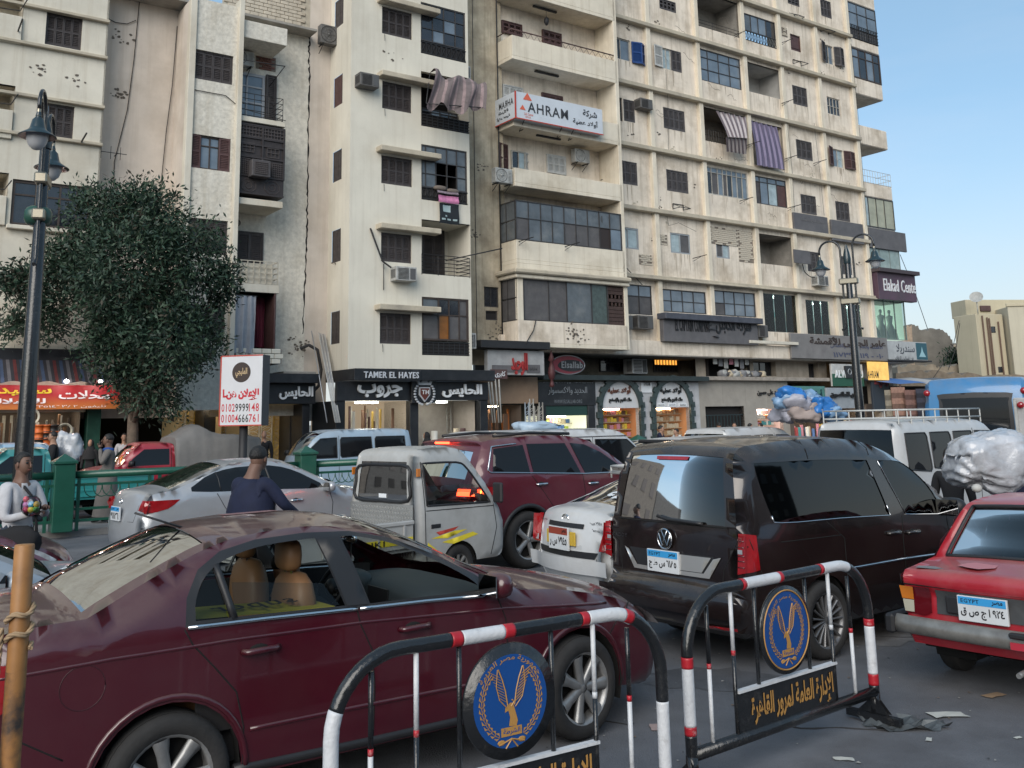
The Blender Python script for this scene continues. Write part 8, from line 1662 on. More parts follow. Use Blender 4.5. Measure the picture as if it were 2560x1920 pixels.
for nm,lab,cat,x,y,s,m in(('cardboard_scrap','torn brown cardboard scrap on the tarmac near the red saloon','cardboard',2487,1740,.12,CARD),('plastic_wrapper','pale clear wrapper lying on the tarmac at lower right','wrapper',2368,1790,.17,PAP),('paper_scrap','round white paper scrap near the metal scraps','paper',2322,1851,.05,PAP),('paper_scrap','white scrap on the tarmac at the bottom of the photo, between the barrier feet','paper',2110,1900,.08,PAP),('paper_scrap','tiny white scrap right of the far barrier foot','paper',2545,1846,.04,PAP),('paper_scrap','small pinkish wrapper on the road between the two barriers','wrapper',1637,1820,.09,M('pink_wrapper',(.4,.3,.28),.7)),('manhole_lid','round metal lid lying on the road beside the burgundy wheel','lid',1616,1631,.2,GREYC),('paper_scrap','white crumb of litter under the red saloon bumper','litter',2474,1640,.07,PAP)):
 p=GFX(x,y);scrap(nm,lab,cat,p.x,p.y,s,m)
mb=MB()
for i in range(700):
 x,y=random.uniform(-3,7),random.uniform(3.5,13);s=random.uniform(.004,.018)*(1 if random.random()<.9 else 1.8);a=random.uniform(0,3);mb.add([(x+s*cos(a+k*1.57+random.uniform(-.3,.3)),y+s*sin(a+k*1.57),.006+.004*(k%2))for k in range(4)],[(0,1,2,3)],i%3)
tag(mb.build('gravel',[M('grit_pale',(.3,.29,.27),.9),M('grit_dark',(.05,.05,.05),.9),M('grit_brown',(.16,.12,.09),.9)]),kind='stuff')
mb=MB();P=[GFX(x,y)for x,y in((2110,1745),(2200,1690),(2300,1655),(2420,1665),(2560,1690),(2560,1760),(2440,1755),(2330,1728),(2230,1745),(2140,1768))];cc=sum(P,V())/len(P);mb.poly([tuple(P[i].lerp(P[(i+1)%len(P)],k/7)+(P[i]-cc)*.12*noise.noise(V((i*1.3+k*.4,k*.7,1)))+V((0,0,.004)))for i in range(len(P))for k in range(7)]);tag(mb.build('oil_stain',M('oily_asphalt',(.045,.045,.05),.5,nv=.5,ns=5,dirt=.8,dcol=(.11,.11,.12),ds=2.5)),kind='structure')
# tan pole with rope
p0=PD(62,1360,2.75);t=thing('bollard_pole','tan painted steel pole with flaking paint and knotted rope, at the left edge','pole',(p0.x+.0,2.75,0));mb=MB();mb.lathe([(0,p0.z),(.024,p0.z-.001),(.026,p0.z-.004),(.026,1.45)],ax='z',n=20);mb.lathe([(.0262,1.46),(.0262,0)],ax='z',n=20,mi=1);mb.build('pole',[M('tan_pole_paint',(.33,.155,.05),.5,nv=.25,ns=9,dirt=.4,dcol=(.14,.06,.02),ds=14),M('flaking_tan_paint',(.33,.155,.05),.55,nv=.25,ns=8,dirt=.95,dcol=(.02,.022,.025),ds=9,dth=.42)],t)
t=thing('rope','thick sandy rope knotted round the tan pole','rope',(p0.x,2.75,0));ROPE=M('sandy_rope',(.36,.25,.15),.9,nv=.25,ns=30);zr=1.545
def strands(P,r,nm):
 P=[V(p)for p in resample3(P,.006)]
 for k in range(3):
  Q=[]
  for i,p in enumerate(P):
   d=(P[min(i+1,len(P)-1)]-P[max(i-1,0)]).normalized();u=d.orthogonal().normalized()if abs(d.z)>.99 else d.cross(V((0,0,1))).normalized();v=d.cross(u);a=i*.55+k*2.094;Q.append(p+u*r*.5*cos(a)+v*r*.5*sin(a))
  MB(True).tube(Q,r*.56,6).build(nm,ROPE,t)
def resample3(P,d):
 o_=[];P=[V(p)for p in P]
 for a,b in zip(P,P[1:]):
  n=max(1,int((b-a).length/d));o_+=[a.lerp(b,k/n)for k in range(n)]
 return o_+[P[-1]]
strands([((.033)*cos(a),(.033)*sin(a),zr+.008*a-.03+.006*sin(3*a))for a in[k*.35 for k in range(44)]],.0075,'knot');strands([(-.033,-.03,zr+.03),(-.035,-.035,zr-.1),(-.03,-.04,zr-.25),(.0,-.045,zr-.45),(.03,-.045,zr-.75),(.04,-.045,.3)],.0085,'rope_end')
# street lamps
LG=M('dark_green_black_paint',(.012,.028,.035),.3,nv=.15,coat=.4);OPAL=M('opal_glass',(.45,.45,.46),.3,nv=.08);STL=M('steel_band',(.35,.31,.24),.35,metal=.8)
def lamp(label,base,ztop,dr,s=1,bag=False):
 t=thing('street_lamp',label,'street lamp',(base.x,base.y,0),atan2(dr[1],dr[0]),'double armed street lamps');mb=MB();mb.lathe([(.24*s,.13),(.24*s,.5),(.165*s,.6),(.16*s,1.2),(.085*s,ztop),(.07*s,ztop+.05),(0,ztop+.3)],n=24);mb.build('pole',BLKP,t);z=ztop-1.0*s
 for sg in(-1,1):
  x0=.2*s;R_=.34*s;zt=ztop+.55*s+(.12 if sg>0 else 0);P=[(sg*x0,0,z-1.3*s),(sg*x0,0,z),(sg*x0,0,zt-R_)]+[(sg*(x0+R_-R_*cos(a)),0,zt-R_+R_*sin(a))for a in[pi*k/14 for k in range(1,14)]]+[(sg*(x0+2*R_),0,zt-R_),(sg*(x0+2*R_),0,zt-R_-.12*s)]
  a=MB(True).tube([(sg*(x0+.14*s),0,z-1.45*s),(sg*(x0+.04*s),0,z-1.42*s)]+P,.035*s,8).build('arm',BLKP,t);h=(sg*(x0+2*R_),0,0);zz=zt-R_-.12*s
  o=MB().lathe([(.03*s,zz+.0),(.05*s,zz-.1*s),(.045*s,zz-.12*s),(.10*s,zz-.18*s),(.13*s,zz-.32*s),(.16*s,zz-.37*s),(.31*s,zz-.47*s),(.315*s,zz-.485*s),(.17*s,zz-.42*s)],h,'z',24).build('lamp_shade',LG,t)
  MB().lathe([(.04*s,zz+.02),(.035*s,zz-.08*s),(.055*s,zz-.11*s)],h,'z',12).build('collar',STL,o);MB().lathe([(.185*s,zz-.44*s),(.18*s,zz-.52*s),(.14*s,zz-.64*s),(.07*s,zz-.71*s),(0,zz-.73*s)],h,'z',20).build('globe',OPAL,o)
 for zb in(z+.05,z-.62*s):MB().bbox(-.3*s,.3*s,-.11*s,.11*s,zb,zb+.2*s,.03).build('clamp_band',STL,t)
 if bag:MB(True).ball((-.1,-.05,z-.5*s),.24,12,sq=(1,1,.8),p=.7).build('plastic_wrap',M('green_plastic_wrap',(.02,.07,.05),.3),t)
 MB().lathe([(.11*s,ztop-.25),(.13*s,ztop-.1),(.1*s,ztop+.1),(.03*s,ztop+.35)],n=12).build('finial',LG,t)
 return t
bL=PD(60,1130,17);lamp('tall double street lamp at the left edge, in front of the cream block',bL,PD(108,340,17).z,(.30,-.95),1.0,True)
bR=PD(2147,1000,30);lamp('double street lamp in front of the gridded block, right of centre',bR,PD(2118,640,30).z,(.86,-.5),.95)
# lit billboard
p=PD(600,1070,26);t=thing('billboard','white billboard on a post with red and black phone numbers','billboard',(p.x,26,0),radians(-12));z0,z1=PD(600,1065,26).z,PD(600,888,26).z;w2=.62;WB=M('white_sheet',(.6,.6,.62),.45,nv=.04)
MB().bbox(-w2,w2,0,.42,z0,z1,.01).build('box',M('slate_case',(.05,.055,.065),.5),t);MB().box(-w2+.01,w2-.01,-.012,0,z0+.01,z1-.01).build('poster',WB,t);mb=MB()
for a in((-w2,w2,z1-.03,z1),(-w2,w2,z0,z0+.03),(-w2,-w2+.035,z0,z1)):mb.box(a[0],a[1],-.02,-.012,a[2],a[3])
mb.build('frame',RDT,t);hh=z1-z0;MB().lathe([(0,-.014),(.27,-.014)],(0,0,z1-.46),'y',36).build('round_logo',M('brown_disc',(.03,.016,.012),.5),t);letters(t,'المليجي',M('gold_script',(.5,.36,.2),.5),-.17,.17,z1-.60,z1-.34,-.016,.001,.03)
RL=M('red_print',(.5,.015,.03),.5);letters(t,'للإعلان هنـا',RL,-.53,.53,z0+hh*.36,z0+hh*.52,-.014,.002,.06)
for z,tx,k in((.20,'0102',0),(.20,'9999',1),(.20,'148',0),(.05,'01004',0),(.05,'666',1),(.05,'761',0)):
 tot=11;off_={'0102':0,'9999':4,'148':8,'01004':0,'666':5,'761':8}[tx];a=-.55+off_*.1;letters(t,tx,BKL if k else RL,a,a+len(tx)*.1-.012,z0+hh*z,z0+hh*(z+.115),-.014,.002,.03)
MB().tube([(0,.2,0),(0,.2,z0)],.11,14).build('post',IRON,t)
# green railing on the median
GRP=M('green_railing_paint',(.012,.085,.055),.35,nv=.2,coat=.3,dirt=.3,dcol=(.02,.05,.04),ds=3);g0=V((-9.55,20.9,.13));g0=GFX(150,1330)*(1-.13/2.1)+V((0,0,.13));gw=(g0-FA).dot(fn);gu=(g0-FA).dot(fd)
t=fthing('railing','green cast railing with looped infill along the median','railing',gu,gw,.13);sp=None
r_=pray(763,1200);tt=((FA+fn*gw-V((0,0,2.1))).dot(fn))/r_.dot(fn);step_=((V((0,0,2.1))+r_*tt)-FA).dot(fd)-gu
posts=[gu+step_*k for k in range(-1,5)]
for u in posts:
 mb=MB();mb.bbox(u-.19,u+.19,-gw-.19,-gw+.19,.13,1.42,.015);mb.bbox(u-.22,u+.22,-gw-.22,-gw+.22,1.42,1.48,.01);mb.add([(u-.2,-gw-.2,1.48),(u+.2,-gw-.2,1.48),(u+.2,-gw+.2,1.48),(u-.2,-gw+.2,1.48),(u,-gw,1.62)],[(0,1,4),(1,2,4),(2,3,4),(3,0,4)]);mb.build('post',GRP,t)
for a,b_ in zip(posts,posts[1:]):
 a+=.19;b_-=.19;mb=MB();mb.tube([(a,-gw,1.2),(b_,-gw,1.2)],.075,10);mb.build('top_rail',GRP,t);mb=MB()
 for z in(.3,.52,.98):mb.box(a,b_,-gw-.025,-gw+.025,z,z+.05)
 mb.build('rail',GRP,t);n=max(2,int((b_-a)/1.25))
 for k in range(n+1):x=a+(b_-a)*k/n;MB().box(x-.13,x-.07,-gw-.03,-gw+.03,.13,1.15).build('baluster',GRP,t);MB().box(x+.07,x+.13,-gw-.03,-gw+.03,.13,1.15).build('baluster',GRP,t)
 mb=MB();k=0;x=a+.2
 while x<b_-.3:mb.tube([(x+.17-.17*cos(q*pi/8),-gw,.98-.22*sin(q*pi/8))for q in range(9)],.01,4);x+=.17
 mb.build('loop_infill',GRP,t)
BACKLIT,BACKLIT2=M('backlit_brown_render',(.16,.14,.12),.9,nv=.3),M('backlit_grey_render',(.11,.105,.10),.9,nv=.3)  # backlit shade put into the wall colour of the mirrored blocks
# the row goes on to the left, out of the frame but mirrored in the cars' glass
for i,(u,wd,h,m)in enumerate(((-46,12.9,13,BACKLIT),(-56,9.8,8,BACKLIT2),(-72,15.8,5.5,BACKLIT),(-95,22,8,BACKLIT2))):
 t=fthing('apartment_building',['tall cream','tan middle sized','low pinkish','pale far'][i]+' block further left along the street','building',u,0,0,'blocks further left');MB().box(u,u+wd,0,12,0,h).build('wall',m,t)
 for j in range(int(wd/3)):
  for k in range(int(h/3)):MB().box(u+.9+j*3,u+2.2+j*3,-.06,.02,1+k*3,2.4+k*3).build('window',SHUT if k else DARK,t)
# ---- tree
t=thing('tree','dark evergreen street tree in front of the left block','tree',PD(330,1100,27.6).xy.to_3d());b0=V(t.location);LF=[M('leaf_dark',(.011,.031,.019),.6,nv=.3,ns=2),M('leaf_mid',(.025,.058,.032),.6,nv=.3,ns=2),M('leaf_pale',(.042,.075,.042),.6),M('leaf_brown',(.04,.035,.022),.7)]
BK=M('bark',(.13,.10,.075),.95,nv=.35,ns=6,bump=.8,bs=12);random.seed(9);blobs=[(245,545,82),(385,545,80),(480,640,85),(545,725,40),(330,680,140),(345,790,112),(200,690,85),(70,720,45),(115,795,50),(40,820,28),(430,840,100),(290,865,85),(345,940,72),(390,975,62),(495,850,60),(150,650,45),(330,520,60),(30,700,26),(560,690,30)]
BL=[(PD(x,y,27.6+random.uniform(-.9,.9)*(1 if r<150 else 0))-b0,r/86)for x,y,r in blobs]
mb=MB(True).tube([(0,0,0),(.03,0,1.2),(-.02,.05,2.3),(.1,0,3.2),(.0,.1,4.5)],[.22,.17,.15,.14,.08],10);mb.build('trunk',BK,t)
for c_,r in[q for q in BL[:14]if abs(q[0].x)<1.7]:mb=MB(True).tube([(0,0,2.2),tuple(V((0,0,3.0)).lerp(c_,.45)+V((0,0,-.1))),tuple(c_)],[.09,.055,.02],6);mb.build('limb',BK,t)
mb=MB();cl=[]
for c_,r in BL:
 for k in range(int(60*r*r*3.6)+30):
  d=V((random.gauss(0,1),random.gauss(0,1),random.gauss(0,1))).normalized();cl.append((c_+d*r*random.uniform(.2,1.0)**.5*1.05,d))if noise.noise((c_+d*r)*1.5)>-.27 or random.random()<.3 else 0
for q,d in cl:
 mi0=random.choices((0,1,2,3),(.42,.4,.12,.06))[0];base_d=(d+V((random.gauss(0,.5),random.gauss(0,.5),random.gauss(0,.5)+.25))).normalized();s0=random.uniform(.12,.26)
 for k in range(17):
  dv=(base_d+V((random.gauss(0,.75),random.gauss(0,.75),random.gauss(0,.75)-.15))).normalized();p=q+V((random.gauss(0,1),random.gauss(0,1),random.gauss(0,1)))*s0;l_=random.uniform(.11,.21);w_=dv.cross(V((random.gauss(0,1),random.gauss(0,1),random.gauss(0,1)))).normalized()*l_*.17
  mb.add([p,p+dv*l_*.5+w_,p+dv*l_,p+dv*l_*.5-w_],[(0,1,2,3)],mi0 if random.random()<.75 else random.randint(0,2),False)
tag(mb.build('foliage',LF,t),kind='stuff')
# ================================================================ far right: cream house, ruin, market
def farbox(par,name,k,xa,ya,xb,yb,Y,dep,m,rz=FROT):
 ox,oy,s=CROP[k];a=PD(ox+xa/s,oy+ya/s,Y);b_=PD(ox+xb/s,oy+yb/s,Y);w_=(b_.x-a.x)/cos(rz);o=MB().box(0,w_,0,dep,b_.z,a.z).build(name,m,par);o.location=(a.x-par.location.x,a.y-par.location.y,0);o.rotation_euler=(0,0,rz);return o,w_,a.z,b_.z
SAND=M('sand_render',(.52,.46,.33),.9,nv=.12,ns=.3,dirt=.4,dcol=(.33,.29,.21),ds=.3,streak=.3);SAND2=M('pale_sand_render',(.50,.46,.36),.9,nv=.1,ns=.3,streak=.2)
p=PD(2462,1000,75);t=thing('house','cream flat roofed house with rooftop hut at the right edge','building',(p.x,75,0))
def fl(name,u0,u1,v0,v1,z0,z1,m,rz=.15):o=MB().bbox(u0,u1,v0,v1,z0,z1,.03).build(name,m,t);o.rotation_euler=(0,0,rz);return o
H1=PD(2410,785,75).z;fl('wall',0,2.6,.0,2.4,0,H1,SAND,.3);fl('wall',2.5,16,.2,10,0,H1+.5,SAND2,-.12);fl('parapet',2.4,16,.1,.3,H1+.5,H1+.75,SAND,-.12);hx=.6;H2=PD(2500,740,75).z
o=fl('roof_hut',hx,hx+6.5,2,4,H1,H2,SAND);fl('door',hx+1.2,hx+2.1,1.85,2.05,H1+.4,H2-.5,SHUTM);
for u,z,ww,hz_ in((1.3,3.9+1.1,.45,.5),(1.6,1.9,.4,.45)):fl('window',u,u+ww,-.05,.1,z+3.1,z+3.1+hz_,DARKG,.3)
fl('window',4.8,6.6,.05,.25,H1-3.6,H1-2.5,DARKG,-.12);fl('window_bar',5.65,5.75,.0,.2,H1-3.6,H1-2.5,WHITES,-.12)
for u in(.5,.95,1.15,2.0):o=MB().tube([(u,-.12,.5),(u,-.12,H1-.3*u)],.06,6).build('drain_pipe',M('rusty_pipe',(.12,.07,.05),.8),t);o.rotation_euler=(0,0,.3)
a=thing('satellite_dish','small satellite dish on the corner of the cream house roof','satellite dish',p.xy.to_3d()+V((.2,0,H1)));MB().tube([(0,0,0),(0,0,1.0)],.04,6).build('mast',ACW,a);o=MB().lathe([(0,.12),(.25,.08),(.5,-.05)],ax='y',n=18).build('dish',ACW,a);o.location=(0,0,1.3);o.rotation_euler=(-.5,0,-.5)
RU=M('ruined_stone',(.30,.25,.19),.95,nv=.35,ns=1.2,bump=1,bs=3,dirt=.5,dcol=(.18,.16,.13),ds=.4);t=thing('ruined_wall','crumbling stone wall rising behind the market stalls','ruin',PD(2300,1000,85).xy.to_3d());random.seed(4)
def ragged(name,k,pts,Y,dep,m):
 ox,oy,s=CROP[k];P=[PD(ox+x/s,oy+y/s,Y)-V(t.location)for x,y in pts];R2=[]
 for a,b_ in zip(P,P[1:]):
  for j in range(7):q=a.lerp(b_,j/7);R2.append((q.x,q.z+random.uniform(-.14,.14)))
 R2.append((P[-1].x,P[-1].z));R2=[(R2[0][0],-1)]+R2+[(R2[-1][0],-1)];y=Y-t.location.y;MB().prism(R2,y,y+dep,'xz').build(name,m,t)
ragged('wall','C',[(1335,900),(1345,815),(1385,795),(1440,800),(1450,825),(1590,825),(1650,850),(1690,900),(1705,1000),(1720,1100)],85,5,M('grey_ruin',(.24,.22,.19),.95,nv=.3,ns=.8,bump=1,bs=2,dirt=.5,dcol=(.14,.13,.12),ds=.3));ragged('wall','C',[(1290,1100),(1400,1075),(1560,1090),(1600,1110),(1700,1085),(1790,1090),(1800,1200)],78,3,RU);ragged('wall','C',[(1330,890),(1335,820),(1370,800),(1395,800),(1400,890)],84,2,M('pinkish_stone',(.45,.34,.25),.95,nv=.3));ragged('wall','C',[(1700,935),(1760,925),(1775,960),(1780,1100)],110,4,RU);ragged('terrace','C',[(1280,1150),(1500,1130),(1800,1150),(2212,1160)],70,3,M('brown_earth',(.2,.16,.12),.95,nv=.3))
t=thing('bush','dark green bush growing between the ruin and the cream house','bush',PD(2397,900,80));mb=MB();random.seed(2)
for i in range(1500):q=V((random.gauss(0,.5),random.gauss(0,.4),random.gauss(0,.45)));dv=V((random.gauss(0,1),random.gauss(0,1),random.gauss(0,1))).normalized()*.2;mb.add([q,q+dv+V((.06,0,0)),q+dv*2,q+dv-V((.06,0,0))],[(0,1,2,3)],0,False)
tag(mb.build('foliage',LF[1],t),kind='stuff')
for i,(x,y,wd,h,c_)in enumerate(((2228,968,.9,1.7,(.35,.2,.15)),(2262,975,.8,1.5,(.22,.12,.1)),(2290,972,.9,1.4,(.05,.05,.07)),(2212,975,.5,1.6,(.3,.26,.2)),(2316,985,.7,1.2,(.3,.07,.06)))):
 p=PD(x,y,50);t=thing('rug',['beige and red banded rug hung out at the market','brown rug hung beside the banded one','dark fringed rug third along the market rail','pale rug nearest the slate sign','red rug at the right end of the market rail'][i],'rug',p,.4);mb=MB()
 for k in range(6):mb.box(0,wd,0,.05,-h*(k+1)/6,-h*k/6,k%2)
 mb.build('fabric',[M('rug_%d'%i,c_,.9,nv=.3,ns=6),M('rug_band_%d'%i,tuple(v*.5 for v in c_),.9,nv=.3,ns=6)],t)
p=PD(2250,960,52);t=thing('market_stall','market stall with blue and white sheets stretched over poles','stall',(p.x,p.y,0),.5)
for i,(m,a)in enumerate(((M('blue_sheet',(.06,.16,.42),.6),0),(M('white_sheet2',(.42,.42,.42),.7),2.2),(GREYB,4.5))):MB().add([(a,0,p.z),(a+2.4,.2,p.z+.1),(a+2.4,3,p.z+.5),(a,3,p.z+.4)],[(0,1,2,3)]).build('canopy',m,t)
for x in(0,2.3,4.6,6.8):MB().tube([(x,0,0),(x,0,p.z)],.05,6).build('pole',BRW,t)
MB().box(0,7,3,3.1,0,p.z).build('back_cloth',DARK,t);MB().box(0,7,.3,1.4,.1,1.0).build('counter',BRW,t)
for L_ in([(1740,760),(1700,930),(1620,1080),(1530,1210)],[(1745,780),(1720,950),(1660,1120)],[(1310,280),(1400,500),(1510,820)]):cable('thin service wire from the cream house, '+('upper one' if L_[0][0]==1740 else 'lower one' if L_[0][0]==1745 else 'lone one by the banner'),[PD(CROP['C'][0]+x/CROP['C'][2],CROP['C'][1]+y/CROP['C'][2],60)for x,y in L_],.02,group='wires beside the cream house')
# blocks across the street, behind the camera, mirrored in the cars' glass and paint
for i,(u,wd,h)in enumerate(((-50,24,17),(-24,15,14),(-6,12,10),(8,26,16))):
 t=fthing('apartment_building',['cream block','grey block','low house','tall tan block'][i]+' across the street behind the viewer','building',u,70,0,'blocks behind the viewer');mb=MB().box(u,u+wd,-80,-70,0,h);mb.build('wall',[BACKLIT,BACKLIT2,BACKLIT,BACKLIT2][i],t);n=int(wd/3)
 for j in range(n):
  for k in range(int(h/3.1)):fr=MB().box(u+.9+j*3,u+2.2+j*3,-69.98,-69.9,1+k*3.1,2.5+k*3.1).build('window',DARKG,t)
# ================================================================ people
SK=M('brown_skin',(.15,.08,.055),.55,nv=.08);SK2=M('light_brown_skin',(.32,.18,.12),.55,nv=.08);HR=M('black_hair',(.010,.009,.009),.6,nv=.3,ns=20,bump=.6,bs=60)
def person(label,loc,rz,shirt,legs,skin=SK,h=1.75,arms=None,lean=0,sit=False,robe=False,hair=HR,face=False,veil=None,turn=0,legp=None,hand=True,bald=False):
 t=thing('person',label,'person',loc,rz,'people in the street');s=h/1.75;pel=V((0,0,.93 if not sit else.5));up=V((sin(lean),0,cos(lean)))
 ch=pel+up*.34;nk=pel+up*.56;hd=nk+V((sin(lean)*.4+.025,0,.155));N=[pel,pel+up*.16,ch,nk-up*.04,nk+V((.02,0,.06)),hd];R_=[(.15,.13),(.14,.12),(.175,.125),(.11,.09),(.062,.062),(.088,.078)];E_=[(0,1),(1,2),(2,3),(3,4),(4,5)];kind=['s','s','s','s','k','k']
 hands=[]
 for i,sg in enumerate((1,-1)):
  sh=nk+V((0,sg*.18,-.05));el,ha=(arms or[None,None])[i]or(V((.0,sg*.24,1.12)),V((.08,sg*.25,.86)));el=V(el);ha=V(ha);b=len(N);N+=[sh,el,ha];R_+=[(.088,.085),(.06,.058),(.038,.038)];E_+=[(2,b),(b,b+1),(b+1,b+2)];kind+=['s','s','s'];hands.append((ha,(ha-el).normalized()))
 for i,sg in enumerate((1,-1)):
  if legp:kn,ft=legp[i]
  elif sit:kn,ft=(.42,sg*.12,.48),(.45,sg*.12,.08)
  else:kn,ft=(.04+.05*sg,sg*.10,.50),(.02+.08*sg,sg*.11,.07)
  b=len(N);hp=pel+V((0,sg*.09,-.06));kn,ft=V(kn),V(ft);N+=[hp,kn,ft,ft+V((.17,0,-.035))];R_+=[(.095,.1),(.065,.065),(.045,.045),(.035,.045)];E_+=[(0,b),(b,b+1),(b+1,b+2),(b+2,b+3)];kind+=['l','l','l','f']
 me=bpy.data.meshes.new('body');me.from_pydata([tuple(p*s)for p in N],E_,[]);o=link('body',me,t);md=o.modifiers.new('s','SKIN')
 for i,v in enumerate(me.skin_vertices[0].data):v.radius=(R_[i][0]*s,R_[i][1]*s);v.use_root=(i==0)
 md.use_smooth_shade=True;sb=o.modifiers.new('u','SUBSURF');sb.levels=2;sb.render_levels=2
 dg=bpy.context.evaluated_depsgraph_get();dg.update();m2=bpy.data.meshes.new_from_object(o.evaluated_get(dg));o.modifiers.clear();o.data=m2;bpy.data.meshes.remove(me);m2.materials.clear()
 for m in(shirt,legs,skin,BKL):m2.materials.append(m)
 seg=[(N[a]*s,N[b]*s,kind[b])for a,b in E_]
 for p in m2.polygons:
  c_=p.center;best=min(seg,key=lambda q:(c_-(q[0]+(q[1]-q[0])*max(0,min(1,(c_-q[0]).dot(q[1]-q[0])/(q[1]-q[0]).length_squared)))).length);k=best[2]
  p.material_index={'s':0,'l':0 if robe else 1,'k':2,'f':3}[k];p.use_smooth=True
  if k=='s' and best[1]==hands[0][0]*s and 0:p.material_index=2
 if robe:MB(True).lathe([(.15*s,1.05*s),(.19*s,.9*s),(.22*s,.5*s),(.27*s,.12*s)],n=18).build('robe',shirt,t)
 if hand:
  for ha,d in hands:
   ha=ha*s;n_=d.cross(V((0,0,1)));n_=n_.normalized()if n_.length>.1 else V((0,1,0));u_=n_.cross(d);mb=MB(True);mb.ball(ha+d*.045,.042*s,8,sq=(1,.9,.8))
   for k in range(4):q=ha+d*.07+n_*(.027*(k-1.5));mb.tube([q,q+d*.03+u_*-.005,q+d*.05-u_*.02,q+d*.045-u_*.04],[.0095,.009,.008,.006],6)
   q=ha+d*.03+n_*.03;mb.tube([q,q+n_*.02+d*.02,q+n_*.015+d*.045-u_*.01],[.011,.01,.007],6);mb.build('hand',skin,t)
 H=hd*s+V((.01,0,.015));hr=bpy.data.objects.new('head',None)
 rot=lambda p:V((p[0]*cos(turn)-p[1]*sin(turn),p[0]*sin(turn)+p[1]*cos(turn),p[2]))
 P=lambda x,y,z:tuple(H+rot((x*s,y*s,z*s)))
 mb=MB(True).ball((0,0,0),1,14);mb.v=[P(.098*x+(.012 if z<0 and x>0 else 0)-(.01 if x<0 else 0),.074*y*(1-.12*max(0,-z)),.125*z)for x,y,z in mb.v];mb.build('head',skin,t)
 if veil:
  mb=MB(True).ball((0,0,0),1,14);mb.v=[P(.125*x-.018-(.05 if x>.5 and abs(y)<.55 and z>-.7 else 0),.1*y,.15*z-.01)for x,y,z in mb.v];mb.build('headscarf',veil,t);MB(True).lathe([(.09*s,nk.z*s+.1),(.2*s,nk.z*s-.12),(.24*s,nk.z*s-.3)],(nk.x*s,0,0),n=14).build('veil',veil,t)
 elif not bald:
  mb=MB(True).ball((0,0,0),1,16);mb.v=[P(.108*x-.016,.084*y,.105*z+.035 if z>0 else.06*z+.035)if(x<.45 or z>.45)else P(.05*x,.06*y,.05*z+.06)for x,y,z in mb.v];mb.build('hair',hair,t)
 for sg in(-1,1):mb=MB(True);mb.ball(P(.0,sg*.077,-.005),.028*s,8,sq=(.8,.4,1.2));mb.build('ear',skin,t)
 if face:
  mb=MB(True);mb.tube([P(.098,0,.03),P(.118,0,-.01),P(.125,0,-.028),P(.10,0,-.035)],[.008,.011,.014,.008],6);mb.build('nose',skin,t)
  for sg in(-1,1):MB(True).ball(P(.092,sg*.032,.018),.013*s,8).build('eye',BKL,t);MB().tube([P(.1,sg*.015,.042),P(.099,sg*.05,.042)],.005,5).build('eyebrow',HR,t)
  MB().tube([P(.10,-.022,-.062),P(.108,0,-.06),P(.10,.022,-.062)],.006,5).build('mouth',M('lips',(.16,.05,.04),.5),t)
 return t
NAVY=M('navy_cloth',(.006,.010,.035),.85,nv=.25,ns=5,bump=.5,bs=9);GRYC=M('grey_sweater',(.48,.48,.50),.9,nv=.12,ns=12,bump=.5,bs=9);ROBE=M('grey_brown_robe',(.15,.135,.125),.9,nv=.15,ns=6,bump=.4,bs=7);BLKC=M('black_cloth',(.012,.012,.014),.9,nv=.2);JEAN=M('dark_jeans',(.03,.045,.07),.9,nv=.2);MAR=M('maroon_trousers',(.16,.012,.03),.85,nv=.2)
def gp(x,Y,z=0):p=PD(x,1100,Y);return V((p.x,Y,z))
L0=gp(58,11.3,.0);t=person('street vendor in a pale grey sweater holding clear bags of toys, beside the tall lamp',L0,radians(-25),GRYC,JEAN,SK,1.80,[((.12,.25,1.10),(.30,.10,1.18)),((.10,-.25,1.08),(.30,-.06,1.14))],face=True)
def carried(nm,lab,cat,loc,rz=0):return thing(nm,lab,cat,loc,rz)
q=L0+V((.22,-.16,0));a=carried('bag','big black shoulder bag hanging at the vendor side','bag',q+V((-.08,-.08,.85)));lumpy(MB(True).ball((0,0,0),.25,22,sq=(1.0,.5,.8),p=.75),.2,2,1,.12).build('bag',BLKC,a);MB().tube([(.2,0,.12),(.12,.1,.45),(-.12,.2,.66)],.018,5).build('strap',BLKC,a)
a=carried('toy_bag','clear bag of bright balls held by the vendor','toys',q+V((.05,-.1,1.22)))
for i,c_ in enumerate(((.7,.1,.2),(.75,.6,.08),(.2,.55,.15),(.7,.25,.5),(.1,.4,.6),(.8,.5,.1),(.75,.12,.15))):MB(True).ball((.06*(i%3)-.06,0,.055*(i//3)),.036,8).build('ball',M('toy_%d'%i,c_,.3),a)
MB(True).ball((0,0,.04),.13,12,sq=(.9,.6,.9)).build('clear_film',glassmat('clear_film','#eef2f6',.1),a)
L0=gp(250,20.6,.13)+V((0,.5,0));t=person('man in a grey robe and blue scarf talking on a phone behind the railing',L0,radians(195),ROBE,ROBE,SK,1.80,[((.10,.27,1.18),(.16,.12,1.5)),((.05,-.24,1.12),(.22,-.18,1.0))],robe=True,face=True);MB(True).ball((.02,0,1.50),.13,12,sq=(1,1.15,.5)).build('scarf',M('blue_scarf',(.02,.08,.3),.9,nv=.5,ns=14),t);a=carried('phone','dark phone held to the ear of the robed man','phone',L0+V((-.15,-.13,1.62)));MB().bbox(-.01,.01,-.035,.035,-.07,.07,.004).build('phone',BKL,a)
